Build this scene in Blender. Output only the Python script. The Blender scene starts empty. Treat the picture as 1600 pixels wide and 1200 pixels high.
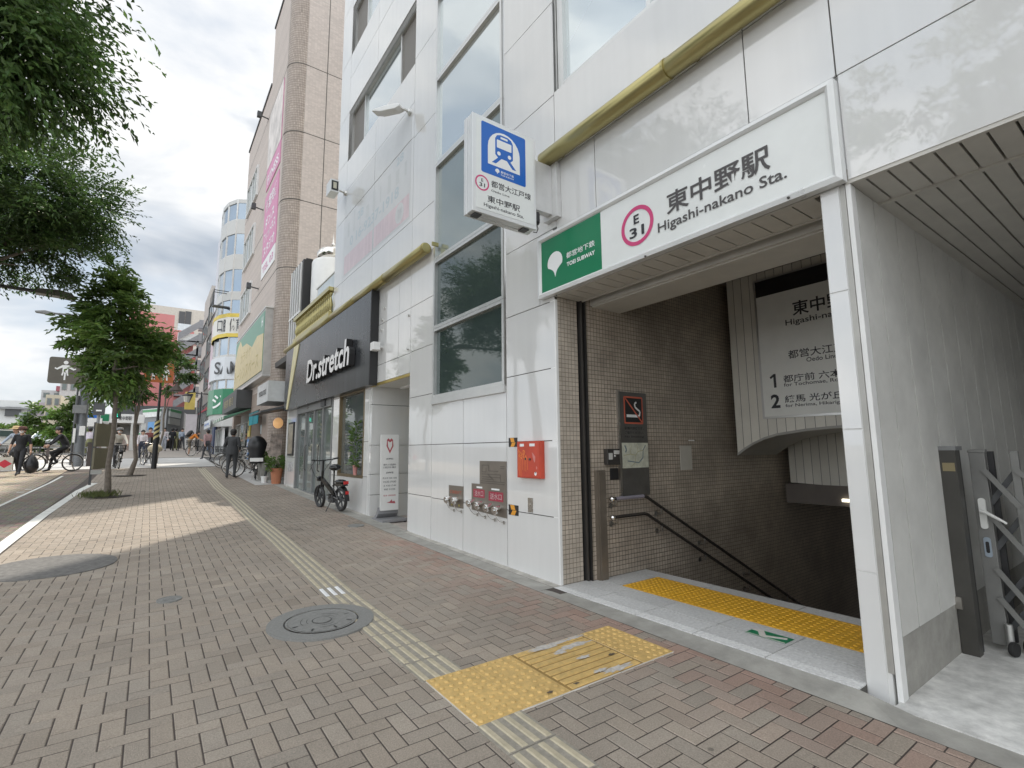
import bpy, bmesh, math, random
from math import sin, cos, tan, pi, radians, atan2, hypot, sqrt
from mathutils import Vector as V, Matrix
from mathutils.geometry import tessellate_polygon
random.seed(7)
S = bpy.context.scene
COL = S.collection
# ------------------------------------------------------------------ camera, sky, sun, exposure
H = 1.4                                       # lens height above the stair landing (z = 0)
FPX, YAW, PIT, ROL = 781.41, 0.625694, 0.131714, -0.009261
FW = V((sin(YAW)*cos(PIT), cos(YAW)*cos(PIT), sin(PIT)))
_r = V((cos(YAW), -sin(YAW), 0)); _u = _r.cross(FW)
RT = _r*cos(ROL)+_u*sin(ROL); UP = -_r*sin(ROL)+_u*cos(ROL)
EYE = V((0, 0, H))
cam = bpy.data.cameras.new('camera'); co = bpy.data.objects.new('camera', cam); COL.objects.link(co)
cam.sensor_width = 36; cam.lens = FPX/1600*36; cam.clip_start = .05; cam.clip_end = 2000
co.matrix_world = Matrix(((RT.x, UP.x, -FW.x, 0), (RT.y, UP.y, -FW.y, 0), (RT.z, UP.z, -FW.z, H), (0, 0, 0, 1)))
S.camera = co
SUN_EL, SUN_AZ = radians(62.5), radians(43)
SUND = V((sin(SUN_AZ)*cos(SUN_EL), cos(SUN_AZ)*cos(SUN_EL), sin(SUN_EL)))
sl = bpy.data.lights.new('sun', 'SUN'); sl.energy = 3.2; sl.angle = radians(1.4); sl.color = (1, .93, .83)
so = bpy.data.objects.new('sun', sl); COL.objects.link(so); so.rotation_euler = (-SUND).to_track_quat('-Z', 'Y').to_euler()
w = bpy.data.worlds.new('World'); S.world = w; w.use_nodes = True
N = w.node_tree.nodes; L = w.node_tree.links; N.clear()
def nd(t, **k):
    n = N.new(t)
    for a, b in k.items(): setattr(n, a, b)
    return n
wo = nd('ShaderNodeOutputWorld'); bg = nd('ShaderNodeBackground'); bg.inputs[1].default_value = .1
sky = nd('ShaderNodeTexSky', sky_type='NISHITA', sun_disc=False, sun_elevation=SUN_EL, sun_rotation=SUN_AZ, dust_density=2.0)
tc = nd('ShaderNodeTexCoord'); mp = nd('ShaderNodeMapping'); mp.inputs['Scale'].default_value = (1, 1, 2.2)
mp.inputs['Location'].default_value = (.35, .1, .2)
n1 = nd('ShaderNodeTexNoise'); n1.inputs['Scale'].default_value = 2.6; n1.inputs['Detail'].default_value = 8; n1.inputs['Roughness'].default_value = .52
n2 = nd('ShaderNodeTexNoise'); n2.inputs['Scale'].default_value = 3.4; n2.inputs['Detail'].default_value = 9; n2.inputs['Roughness'].default_value = .46; n2.inputs['Distortion'].default_value = .35
r1 = nd('ShaderNodeValToRGB'); r1.color_ramp.elements[0].position = .36; r1.color_ramp.elements[1].position = .52
r2 = nd('ShaderNodeValToRGB'); e = r2.color_ramp.elements
e[0].position = .32; e[0].color = (4.6, 5.2, 6.0, 1); e[1].position = .62; e[1].color = (9.9, 9.9, 9.9, 1)
x = e.new(.455); x.color = (7.6, 7.95, 8.4, 1)
x = e.new(.50); x.color = (9.6, 9.7, 9.8, 1)
mx = nd('ShaderNodeMix', data_type='RGBA')
hz = nd('ShaderNodeMix', data_type='RGBA'); hz.inputs[0].default_value = .55; hz.inputs[7].default_value = (7.6, 8.5, 9.3, 1)
L.new(tc.outputs['Generated'], mp.inputs[0]); L.new(mp.outputs[0], n1.inputs[0]); L.new(mp.outputs[0], n2.inputs[0])
L.new(n1.outputs[0], r1.inputs[0]); L.new(n2.outputs[0], r2.inputs[0])
L.new(sky.outputs[0], hz.inputs[6]); L.new(hz.outputs[2], mx.inputs[6])
L.new(r1.outputs[0], mx.inputs[0]); L.new(r2.outputs[0], mx.inputs[7])
dt = nd('ShaderNodeVectorMath', operation='DOT_PRODUCT'); dt.inputs[1].default_value = V((.12, .9, .42)).normalized()
nz = nd('ShaderNodeVectorMath', operation='NORMALIZE'); L.new(tc.outputs['Generated'], nz.inputs[0]); L.new(nz.outputs[0], dt.inputs[0])
fm_ = nd('ShaderNodeMapRange', interpolation_type='SMOOTHSTEP'); fm_.inputs[1].default_value = .35; fm_.inputs[2].default_value = .88; fm_.inputs[3].default_value = 1.6; fm_.inputs[4].default_value = .83; L.new(dt.outputs['Value'], fm_.inputs[0])
sc_ = nd('ShaderNodeVectorMath', operation='SCALE'); L.new(mx.outputs[2], sc_.inputs[0]); L.new(fm_.outputs[0], sc_.inputs['Scale'])    # out-of-view sky raised above the sky ahead, added to light the facade
L.new(sc_.outputs[0], bg.inputs[0]); L.new(bg.outputs[0], wo.inputs[0])
S.view_settings.view_transform = 'Standard'; S.view_settings.look = 'None'; S.view_settings.exposure = .38; S.view_settings.gamma = 1
S.cycles.max_bounces = 8; S.cycles.diffuse_bounces = 4; S.cycles.glossy_bounces = 4; S.cycles.transparent_max_bounces = 8

# ------------------------------------------------------------------ measuring: a photo pixel's ray cut by a plane of the place
def ray(px, py): return RT*((px-800)/FPX)-UP*((py-600)/FPX)+FW
def fx(px, py, X=3.57):
    d = ray(px, py); return EYE+d*(X/d.x)
def fy(px, py, Y):
    d = ray(px, py); return EYE+d*(Y/d.y)
at_ = fy
def fz(px, py, Z=0):
    d = ray(px, py); return EYE+d*((Z-H)/d.z)
GY = [-60, -10, 0, 1.3, 4.1, 7.9, 9.9, 13.8, 17, 21, 25, 30, 43, 60, 90, 400]
GZ = [-.8, -.22, -.08, -.046, -.004, .085, .155, .28, .38, .52, .72, .95, 1.5, 1.9, 2.2, 2.2]
def g(y):
    for i in range(len(GY)-1):
        if y <= GY[i+1]:
            t = (y-GY[i])/(GY[i+1]-GY[i]); return GZ[i]+t*(GZ[i+1]-GZ[i])
    return GZ[-1]
def fg(px, py):
    d = ray(px, py); t = .5
    while t < 400:
        p = EYE+d*t
        if p.z < g(p.y): return p
        t *= 1.002
    return p
# ------------------------------------------------------------------ materials
MC = {}
def mat(name, col, rough=.5, metal=0, var=.12, sc=4, bump=0, bsc=80, ior=1.5, streak=0, emit=0, attr=None, transl=0, coat=0, dirt=0):
    if name in MC: return MC[name]
    m = bpy.data.materials.new(name); m.use_nodes = True; T = m.node_tree; n = T.nodes; l = T.links
    b = n['Principled BSDF']; b.inputs['Roughness'].default_value = rough; b.inputs['Metallic'].default_value = metal
    b.inputs['IOR'].default_value = ior; b.inputs['Coat Weight'].default_value = coat
    t = n.new('ShaderNodeTexCoord')
    src = None
    rgb = n.new('ShaderNodeRGB'); rgb.outputs[0].default_value = (*col, 1); src = rgb.outputs[0]
    def mul(src, fac_out, lo, hi):
        mr = n.new('ShaderNodeMapRange'); mr.inputs[1].default_value = .3; mr.inputs[2].default_value = .7
        mr.inputs[3].default_value = lo; mr.inputs[4].default_value = hi; l.new(fac_out, mr.inputs[0])
        vm = n.new('ShaderNodeVectorMath'); vm.operation = 'SCALE'; l.new(src, vm.inputs[0]); l.new(mr.outputs[0], vm.inputs['Scale']); return vm.outputs[0]
    if var:
        z = n.new('ShaderNodeTexNoise'); z.inputs['Scale'].default_value = sc; z.inputs['Detail'].default_value = 6; z.inputs['Roughness'].default_value = .65
        l.new(t.outputs['Object'], z.inputs[0]); src = mul(src, z.outputs[0], 1-var, 1+var)
        rr = n.new('ShaderNodeMapRange'); rr.inputs[3].default_value = max(.02, rough*.75); rr.inputs[4].default_value = min(1, rough*1.25); l.new(z.outputs[0], rr.inputs[0]); l.new(rr.outputs[0], b.inputs['Roughness'])
    if streak:                                   # rain streaks running down
        mp = n.new('ShaderNodeMapping'); mp.inputs['Scale'].default_value = (9, 9, .5); l.new(t.outputs['Object'], mp.inputs[0])
        z = n.new('ShaderNodeTexNoise'); z.inputs['Scale'].default_value = 1.0; z.inputs['Detail'].default_value = 5; l.new(mp.outputs[0], z.inputs[0]); src = mul(src, z.outputs[0], 1-streak, 1+streak*.4)
    if dirt:                                     # broad soiling and dark gum spots
        z = n.new('ShaderNodeTexNoise'); z.inputs['Scale'].default_value = .9; z.inputs['Detail'].default_value = 7; z.inputs['Roughness'].default_value = .6; l.new(t.outputs['Object'], z.inputs[0]); src = mul(src, z.outputs[0], 1-dirt, 1+dirt*.7)
        vo = n.new('ShaderNodeTexVoronoi'); vo.inputs['Scale'].default_value = 1.9; l.new(t.outputs['Object'], vo.inputs[0]); mr = n.new('ShaderNodeMapRange'); mr.inputs[1].default_value = .022; mr.inputs[2].default_value = .034; mr.inputs[3].default_value = .55; mr.inputs[4].default_value = 1; l.new(vo.outputs['Distance'], mr.inputs[0])
        vm = n.new('ShaderNodeVectorMath'); vm.operation = 'SCALE'; l.new(src, vm.inputs[0]); l.new(mr.outputs[0], vm.inputs['Scale']); src = vm.outputs[0]
    if attr:
        a = n.new('ShaderNodeAttribute'); a.attribute_name = attr
        vm = n.new('ShaderNodeVectorMath'); vm.operation = 'MULTIPLY'; l.new(src, vm.inputs[0]); l.new(a.outputs['Color'], vm.inputs[1]); src = vm.outputs[0]
    l.new(src, b.inputs['Base Color'])
    if bump:
        z = n.new('ShaderNodeTexNoise'); z.inputs['Scale'].default_value = bsc; z.inputs['Detail'].default_value = 4; l.new(t.outputs['Object'], z.inputs[0])
        bp = n.new('ShaderNodeBump'); bp.inputs['Strength'].default_value = bump; bp.inputs['Distance'].default_value = .01; l.new(z.outputs[0], bp.inputs['Height']); l.new(bp.outputs[0], b.inputs['Normal'])
    if emit:
        b.inputs['Emission Color'].default_value = (*col, 1); b.inputs['Emission Strength'].default_value = emit
    if transl:
        tr = n.new('ShaderNodeBsdfTranslucent'); l.new(src, tr.inputs[0]); ms = n.new('ShaderNodeMixShader'); ms.inputs[0].default_value = transl
        l.new(b.outputs[0], ms.inputs[1]); l.new(tr.outputs[0], ms.inputs[2]); l.new(ms.outputs[0], n['Material Output'].inputs[0])
    MC[name] = m; return m
def tiles(name, col, joint, sz, gap, plane='XZ', rough=.4, var=.15, dirt=0):   # square mosaic / slat grid from object coordinates
    if name in MC: return MC[name]
    m = mat(name, col, rough, var=var, sc=2.5, dirt=dirt); T = m.node_tree; n = T.nodes; l = T.links; b = n['Principled BSDF']
    old = b.inputs['Base Color'].links[0].from_socket
    t = n.new('ShaderNodeTexCoord'); s = n.new('ShaderNodeSeparateXYZ'); l.new(t.outputs['Object'], s.inputs[0])
    def mth(op, a, v):
        q = n.new('ShaderNodeMath'); q.operation = op
        if hasattr(a, 'links') or hasattr(a, 'is_linked'): l.new(a, q.inputs[0])
        else: q.inputs[0].default_value = a
        if hasattr(v, 'is_linked'): l.new(v, q.inputs[1])
        else: q.inputs[1].default_value = v
        return q.outputs[0]
    fac = None; idx = []
    for ax, z in zip(plane, sz if isinstance(sz, tuple) else (sz,)*len(plane)):
        d = mth('DIVIDE', s.outputs[ax], z); idx.append(mth('FLOOR', d, 0)); f = mth('LESS_THAN', mth('FRACT', d, 0), gap/z)
        fac = f if fac is None else mth('MAXIMUM', fac, f)
    cb = n.new('ShaderNodeCombineXYZ'); l.new(idx[0], cb.inputs[0]); l.new(idx[-1], cb.inputs[1])
    wn = n.new('ShaderNodeTexWhiteNoise'); l.new(cb.outputs[0], wn.inputs[0])
    mr = n.new('ShaderNodeMapRange'); mr.inputs[3].default_value = .92; mr.inputs[4].default_value = 1.08; l.new(wn.outputs[0], mr.inputs[0])
    vm = n.new('ShaderNodeVectorMath'); vm.operation = 'SCALE'; l.new(old, vm.inputs[0]); l.new(mr.outputs[0], vm.inputs['Scale'])
    mi = n.new('ShaderNodeMix'); mi.data_type = 'RGBA'; l.new(fac, mi.inputs[0]); l.new(vm.outputs[0], mi.inputs[6]); mi.inputs[7].default_value = (*joint, 1)
    l.new(mi.outputs[2], b.inputs['Base Color'])
    bp = n.new('ShaderNodeBump'); bp.invert = True; bp.inputs['Strength'].default_value = .6; bp.inputs['Distance'].default_value = .003; l.new(fac, bp.inputs['Height']); l.new(bp.outputs[0], b.inputs['Normal'])
    return m
WHITE = mat('white_panel', (.70, .70, .685), .03, var=.02, sc=1.2, streak=.03, attr='tone', ior=1.85)
JOINT = mat('panel_joint', (.10, .095, .085), .8)
WPAINT = mat('white_paint', (.78, .78, .76), .35, var=.05)
SIGNW = mat('sign_white', (.77, .79, .77), .25, var=.03)
ALU = mat('aluminium', (.62, .62, .60), .35, .75, var=.06)
STEEL = mat('steel', (.42, .40, .37), .28, .9, var=.1)
CHROME = mat('chrome', (.75, .74, .72), .12, 1, var=.05)
DSTEEL = mat('dark_steel', (.10, .095, .09), .35, .7)
BLACK = mat('black', (.018, .018, .019), .45)
BLACKG = mat('black_gloss', (.015, .015, .016), .15)
RUBBER = mat('rubber', (.022, .022, .022), .75)
GREY = mat('grey_metal', (.22, .225, .225), .45, .2)
DGREY = mat('dark_grey', (.07, .073, .076), .5)
GOLD = mat('gold_paint', (.43, .375, .17), .33, .85, var=.03)
GOLDB = mat('gold_bright', (.62, .47, .15), .3, .7)
INK = mat('ink', (.03, .03, .035), .5, var=0)
GLASS = mat('window_glass', (.60, .65, .66), .03, .72, var=.03, sc=.6)
GLASSD = mat('dark_glass', (.06, .085, .08), .03, .25, var=.05, ior=1.8)
CONC = mat('concrete', (.33, .32, .29), .85, var=.22, sc=5, bump=.25)
CONCG = mat('garage_concrete', (.64, .635, .61), .85, var=.3, sc=7, dirt=.25, bump=.2)
BLUE = mat('sign_blue', (.015, .13, .50), .3, var=.03)
GREEN = mat('sign_green', (.010, .19, .085), .3, var=.04)
MAG = mat('line_magenta', (.60, .07, .20), .35, var=.02)
RED = mat('cabinet_red', (.52, .062, .03), .4, var=.15)
PINK = mat('banner_pink', (.62, .27, .42), .6, var=.08)
BROWN = mat('brown_render', (.335, .28, .24), .75, var=.1, sc=1.5, bump=.15, bsc=30)
# ------------------------------------------------------------------ mesh building
class B:
    def __init__(s): s.v = []; s.f = []; s.m = []; s.t = []
    def face(s, pts, m=0, tone=1.0):
        k = len(s.v); s.v += [tuple(p) for p in pts]; s.f.append(tuple(range(k, k+len(pts)))); s.m.append(m); s.t.append(tone); return s
    def raw(s, vs, fs, m=0, tone=1.0):
        k = len(s.v); s.v += [tuple(p) for p in vs]; s.f += [tuple(i+k for i in f) for f in fs]; s.m += [m]*len(fs); s.t += [tone]*len(fs); return s
    def box(s, x0, x1, y0, y1, z0, z1, m=0, tone=1.0):
        if x0 > x1: x0, x1 = x1, x0
        if y0 > y1: y0, y1 = y1, y0
        if z0 > z1: z0, z1 = z1, z0
        return s.raw([(x0, y0, z0), (x1, y0, z0), (x1, y1, z0), (x0, y1, z0), (x0, y0, z1), (x1, y0, z1), (x1, y1, z1), (x0, y1, z1)],
                     [(0, 3, 2, 1), (4, 5, 6, 7), (0, 1, 5, 4), (1, 2, 6, 5), (2, 3, 7, 6), (3, 0, 4, 7)], m, tone)
    def bar(s, a, b, w, h=None, m=0, up=(0, 0, 1)):
        a = V(a); b = V(b); h = h or w; d = (b-a).normalized(); x = d.cross(V(up))
        if x.length < 1e-3: x = d.cross(V((0, 1, 0)))
        x.normalize(); y = x.cross(d); x *= w/2; y *= h/2
        return s.raw([a-x-y, a+x-y, a+x+y, a-x+y, b-x-y, b+x-y, b+x+y, b-x+y], [(0, 1, 2, 3), (7, 6, 5, 4), (4, 5, 1, 0), (5, 6, 2, 1), (6, 7, 3, 2), (7, 4, 0, 3)], m)
    def tube(s, pts, r, n=10, m=0, cap=True):
        pts = [V(p) for p in pts]; rs = r if isinstance(r, (list, tuple)) else [r]*len(pts); k = len(s.v); x = None
        for i, p in enumerate(pts):
            d = (pts[min(i+1, len(pts)-1)]-pts[max(i-1, 0)]).normalized()
            if x is None: x = d.orthogonal().normalized()
            else: x = (x-d*x.dot(d)); x = x.normalized() if x.length > 1e-4 else d.orthogonal().normalized()
            y = d.cross(x)
            for j in range(n):
                a = 2*pi*j/n; s.v.append(tuple(p+(x*cos(a)+y*sin(a))*rs[i]))
        for i in range(len(pts)-1):
            for j in range(n):
                s.f.append((k+i*n+j, k+i*n+(j+1) % n, k+(i+1)*n+(j+1) % n, k+(i+1)*n+j)); s.m.append(m); s.t.append(1.0)
        if cap:
            s.f.append(tuple(k+j for j in reversed(range(n)))); s.f.append(tuple(k+(len(pts)-1)*n+j for j in range(n))); s.m += [m, m]; s.t += [1.0, 1.0]
        return s
    def lathe(s, prof, c=(0, 0, 0), ax=(0, 0, 1), n=24, m=0):
        c = V(c); ax = V(ax).normalized(); x = ax.orthogonal().normalized(); y = ax.cross(x); k = len(s.v)
        for r, h in prof:
            for j in range(n):
                a = 2*pi*j/n; s.v.append(tuple(c+ax*h+(x*cos(a)+y*sin(a))*r))
        for i in range(len(prof)-1):
            for j in range(n): s.f.append((k+i*n+j, k+i*n+(j+1) % n, k+(i+1)*n+(j+1) % n, k+(i+1)*n+j)); s.m.append(m); s.t.append(1.0)
        return s
    def ball(s, c, r, n=12, m=0, sc=(1, 1, 1)):
        k = len(s.v); h = max(4, n//2)
        for i in range(h+1):
            p = pi*i/h
            for j in range(n):
                a = 2*pi*j/n; s.v.append((c[0]+r*sc[0]*sin(p)*cos(a), c[1]+r*sc[1]*sin(p)*sin(a), c[2]+r*sc[2]*cos(p)))
        for i in range(h):
            for j in range(n): s.f.append((k+i*n+j, k+(i+1)*n+j, k+(i+1)*n+(j+1) % n, k+i*n+(j+1) % n)); s.m.append(m); s.t.append(1.0)
        return s
    def prism(s, pts, fr, d0, d1, m=0):          # 2-D polygon in frame fr=(O,R,U), from depth d0 (back) to d1 (front, towards R x U)
        O, R, U = (V(q) for q in fr); Nn = R.cross(U); n = len(pts); k = len(s.v)
        for d in (d0, d1):
            for a, b in pts: s.v.append(tuple(O+R*a+U*b+Nn*d))
        tri = tessellate_polygon([[V((a, b, 0)) for a, b in pts]])
        for t in tri:
            t = list(t); p = [V((*pts[i], 0)) for i in t]
            if (p[1]-p[0]).cross(p[2]-p[0]).z < 0: t.reverse()
            s.f.append(tuple(k+n+i for i in t)); s.f.append(tuple(k+i for i in reversed(t))); s.m += [m, m]; s.t += [1.0, 1.0]
        ar = sum(pts[i][0]*pts[(i+1) % n][1]-pts[(i+1) % n][0]*pts[i][1] for i in range(n))
        for i in range(n):
            j = (i+1) % n; f = (k+i, k+j, k+n+j, k+n+i); s.f.append(f if ar > 0 else tuple(reversed(f))); s.m.append(m); s.t.append(1.0)
        return s
    def obj(s, name, mats, parent=None, smooth=False, bevel=0):
        me = bpy.data.meshes.new(name); me.from_pydata(s.v, [], s.f)
        for q in (mats if isinstance(mats, (list, tuple)) else [mats]): me.materials.append(q)
        me.polygons.foreach_set('material_index', s.m)
        a = me.attributes.new('tone', 'FLOAT_COLOR', 'FACE')
        fl = []
        for t in s.t: fl += ([t, t, t, 1] if not isinstance(t, tuple) else [*t, 1])
        a.data.foreach_set('color', fl)
        if smooth: me.polygons.foreach_set('use_smooth', [True]*len(s.f))
        me.update(); o = bpy.data.objects.new(name, me); COL.objects.link(o)
        if smooth and smooth != 2:
            try: me.set_sharp_from_angle(angle=radians(40))
            except Exception: pass
        if bevel:
            bm = bmesh.new(); bm.from_mesh(me); bmesh.ops.remove_doubles(bm, verts=bm.verts, dist=1e-5)
            bm.to_mesh(me); bm.free()
            md = o.modifiers.new('bevel', 'BEVEL'); md.width = bevel; md.segments = 2; md.limit_method = 'ANGLE'
        if parent: par(o, parent)
        return o
INV = {}
def par(o, p):
    o.parent = p
    if p.name in INV: o.matrix_parent_inverse = INV[p.name]
def tag(o, label=None, cat=None, group=None, kind=None):
    if label: o['label'] = label
    if cat: o['category'] = cat
    if group: o['group'] = group
    if kind: o['kind'] = kind
    return o
def thing(name, label, cat, loc=(0, 0, 0), group=None, rz=0):
    o = bpy.data.objects.new(name, None); COL.objects.link(o); o.empty_display_size = .2; o.location = loc; o.rotation_euler.z = rz
    if loc != (0, 0, 0): INV[o.name] = Matrix.Translation(V(loc)).inverted()
    return tag(o, label, cat, group)
def struct(o): o['kind'] = 'structure'; return o
def kids(o): return [c for c in bpy.data.objects if c.parent == o]
def copy_tree(o, parent=None):
    c = o.copy(); COL.objects.link(c)
    if parent: c.parent = parent
    for ch in kids(o): copy_tree(ch, c)
    return c
def place(o, loc, rz=0): o.location = loc; o.rotation_euler.z = rz; return o
FACE = lambda X: ((X, 0, 0), (0, -1, 0), (0, 0, 1))       # frame of a plane facing the street: a = -Y, b = Z
FRONT = lambda Y: ((0, Y, 0), (1, 0, 0), (0, 0, 1))       # frame of a plane facing back down the street: a = X, b = Z
_dg = None
def txt(parent, name, s, fr, box, m, bold=0, d=.002, stretch=True, shear=0):
    # lettering as a thin mesh fitted into box=(a0,b0,a1,b1) of frame fr
    c = bpy.data.curves.new('t', 'FONT'); c.body = s; c.offset = bold; c.extrude = 0; c.resolution_u = 3; c.shear = shear; c.space_line = .9
    o = bpy.data.objects.new('t', c); COL.objects.link(o)
    me0 = bpy.data.meshes.new_from_object(o.evaluated_get(bpy.context.evaluated_depsgraph_get()))
    bpy.data.objects.remove(o); bpy.data.curves.remove(c)
    vs = [v.co.copy() for v in me0.vertices]; fs = [tuple(p.vertices) for p in me0.polygons]; bpy.data.meshes.remove(me0)
    x0 = min(v.x for v in vs); x1 = max(v.x for v in vs); y0 = min(v.y for v in vs); y1 = max(v.y for v in vs)
    a0, b0, a1, b1 = box; sx = (a1-a0)/(x1-x0); sy = (b1-b0)/(y1-y0)
    if not stretch: sx = sy = min(sx, sy)
    O, R, U = (V(q) for q in fr); Nn = R.cross(U); b = B(); n = len(vs)
    b.v = [tuple(O+R*(a0+(v.x-x0)*sx)+U*(b0+(v.y-y0)*sy)+Nn*d) for v in vs]
    for f in fs: b.f.append(f); b.m.append(0); b.t.append(1.0)
    return b.obj(name, m, parent)
def circ(c, r, n=40, sy=1): return [(c[0]+r*cos(2*pi*i/n), c[1]+r*sy*sin(2*pi*i/n)) for i in range(n)]
def rrect(a0, b0, a1, b1, r, n=5):
    o = []
    for cx, cy, s in ((a1-r, b1-r, 0), (a0+r, b1-r, 1), (a0+r, b0+r, 2), (a1-r, b0+r, 3)):
        for i in range(n+1): t = pi/2*(s+i/n); o.append((cx+r*cos(t), cy+r*sin(t)))
    return o
def ring(b, c, r0, r1, fr, d, m=0, n=40):
    O, R, U = (V(q) for q in fr); Nn = R.cross(U); P = lambda r, t: O+R*(c[0]+r*cos(t))+U*(c[1]+r*sin(t))+Nn*d
    for i in range(n):
        t0 = 2*pi*i/n; t1 = 2*pi*(i+1)/n; b.face([P(r0, t0), P(r1, t0), P(r1, t1), P(r0, t1)], m)
def rect2(a0, b0, a1, b1): return [(a0, b0), (a1, b0), (a1, b1), (a0, b1)]
# ------------------------------------------------------------------ ground
def strip(name, x0, x1, y0, y1, dz, m, step=1.0, parent=None):
    b = B(); n = max(1, int((y1-y0)/step)); ys = [y0+(y1-y0)*i/n for i in range(n+1)]
    for a, c in zip(ys, ys[1:]): b.face([(x0, a, g(a)+dz), (x1, a, g(a)+dz), (x1, c, g(c)+dz), (x0, c, g(c)+dz)])
    return struct(b.obj(name, m))
ASPH = mat('asphalt', (.085, .085, .085), .85, var=.2, sc=1.5, bump=.2)
struct(B().face([(-400, -60, g(-60)-.02), (400, -60, g(-60)-.02), (400, 400, 2.1), (-400, 400, 2.1)]).obj('ground', mat('ground_grey', (.2, .195, .185), .9)))
bpy.data.objects.remove(bpy.data.objects['ground'])
b = B(); ys = [-60, -10, -6, 0, 4, 10, 12.7, 17, 21, 25, 30, 43, 60, 90, 400]      # the sheet follows the slope of the street
for a, c in zip(ys, ys[1:]):
    for xa, xb in (((-400, 3.5), (14, 400)) if -6 <= a < 12 else ((-400, 400),)): b.face([(xa, a, g(a)-.06), (xb, a, g(a)-.06), (xb, c, g(c)-.06), (xa, c, g(c)-.06)])
struct(b.obj('ground', MC['ground_grey']))
strip('road', -40, -6.6, -40, 120, -.04, ASPH)
strip('pavement', -6.4, 3.5, -8, 30, 0, mat('brick_joint', (.075, .06, .052), .95, var=.2))
for x in (-6.5,): strip('kerb', -6.6, -6.4, -40, 60, .03, CONC)
BRK = mat('paver', (.335, .288, .237), .82, var=.26, sc=120, bump=.6, bsc=170, attr='tone', dirt=.16)
def in_tactile(x, y): return abs(x-tact_x(y)) < .15
TX = [(-4, 1.66), (2, 1.625), (5, 1.605), (8.2, 1.685), (10.3, 1.69), (13.9, 1.75), (17.2, 1.76), (20.4, 1.84), (27, 1.92)]
def tact_x(y):
    for (a, p), (c, q) in zip(TX, TX[1:]):
        if y <= c: t = max(0, (y-a)/(c-a)); return p+(q-p)*t
    return TX[-1][1]
DISC = [(1.26, 4.46, .415), (-.84, 8.1, .62), (.255, 5.86, .10), (3.02, 8.85, .14)]
PATCH = (1.495, 3.11, 2.39, 3.01)
def bricks(name, X0, X1, Y0, Y1, tonef, m=BRK, w=.103):
    b = B(); gp = .0035; nx = int((X1-X0)/w)+3; ny = int((Y1-Y0)/w)+3; rnd = random.Random(3)
    for i in range(-2, nx):
        for j in range(-2, ny):
            k = (i-j) % 4
            if k == 0: bx = (i, i+2, j, j+1)
            elif k == 3: bx = (i, i+1, j, j+2)
            else: continue
            x0, x1, y0, y1 = X0+bx[0]*w, X0+bx[1]*w, Y0+bx[2]*w, Y0+bx[3]*w
            x0 = max(x0, X0); x1 = min(x1, X1); y0 = max(y0, Y0); y1 = min(y1, Y1)
            if x1-x0 < .02 or y1-y0 < .02: continue
            cx, cy = (x0+x1)/2, (y0+y1)/2
            if PATCH[0] < x0 and x1 < PATCH[1] and PATCH[2] < y0 and y1 < PATCH[3]: continue
            if any(hypot(cx-a, cy-c) < r-.16 for a, c, r in DISC): continue
            if X1 > 0 and x0 > tact_x(cy)-.14 and x1 < tact_x(cy)+.14 and not 2.3 < cy < 3.1: continue
            q = gp; h = rnd.uniform(.0028, .0055); tl = [rnd.uniform(-.0009, .0009) for _ in range(4)]; e = .004
            t = tonef(cx, cy, rnd)
            P = [(x0+q, y0+q), (x1-q, y0+q), (x1-q, y1-q), (x0+q, y1-q)]; I = [(x0+q+e, y0+q+e), (x1-q-e, y0+q+e), (x1-q-e, y1-q-e), (x0+q+e, y1-q-e)]
            if cy < 9:
                vs = [(x, y, g(y)+.001) for x, y in P]+[(x, y, g(y)+h+l) for (x, y), l in zip(I, tl)]
                b.raw(vs, [(4, 5, 6, 7), (0, 1, 5, 4), (1, 2, 6, 5), (2, 3, 7, 6), (3, 0, 4, 7)], 0, t)
            else: b.face([(x, y, g(y)+h) for x, y in P], 0, t)
    return struct(b.obj(name, m))
def tone1(x, y, r):
    v = r.gauss(1, .04); red = max(0, min(1, (x-2.3)/.9))*(1 if y < 7.5 else .35)
    if r.random() < .06: v *= r.choice((.88, 1.09))
    k = red*r.choice((0, .3, .6, 1.0)); wm = r.uniform(-.014, .014)
    return (v*(1+wm)*(1+.06*k), v*(1-.15*k), v*(1-wm)*(1-.17*k))
bricks('brick_pavement', -1.44, 3.26, -3, 26.4, tone1)
bricks('cycle_lane', -2.46, -1.62, 4, 25, lambda x, y, r: tuple(c*r.gauss(.62, .05) for c in (1, 1.0, .98)), w=.1)
bricks('side_pavement', -6.4, -2.5, 10, 28, lambda x, y, r: tuple(c*r.gauss(1.08, .05) for c in (1, .97, .9)), w=.1)
PAINT = mat('road_paint', (.72, .72, .68), .7, var=.2, sc=9)
def pline(name, pts, wd, dz=.011):
    b = B()
    for (x, y), (x2, y2) in zip(pts, pts[1:]):
        n = max(1, int((y2-y)/.5))
        for i in range(n):
            a, c = i/n, (i+1)/n; xa, ya, xb, yb = x+(x2-x)*a, y+(y2-y)*a, x+(x2-x)*c, y+(y2-y)*c
            b.face([(xa-wd/2, ya, g(ya)+dz), (xa+wd/2, ya, g(ya)+dz), (xb+wd/2, yb, g(yb)+dz), (xb-wd/2, yb, g(yb)+dz)])
    return struct(b.obj(name, PAINT))
pline('lane_line', [(-1.56, 0), (-1.53, 13), (-1.44, 18), (-1.28, 20.4)], .16)
pline('lane_line', [(-2.50, 12), (-2.46, 17), (-2.36, 23.5)], .07)
b = B()
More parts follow.
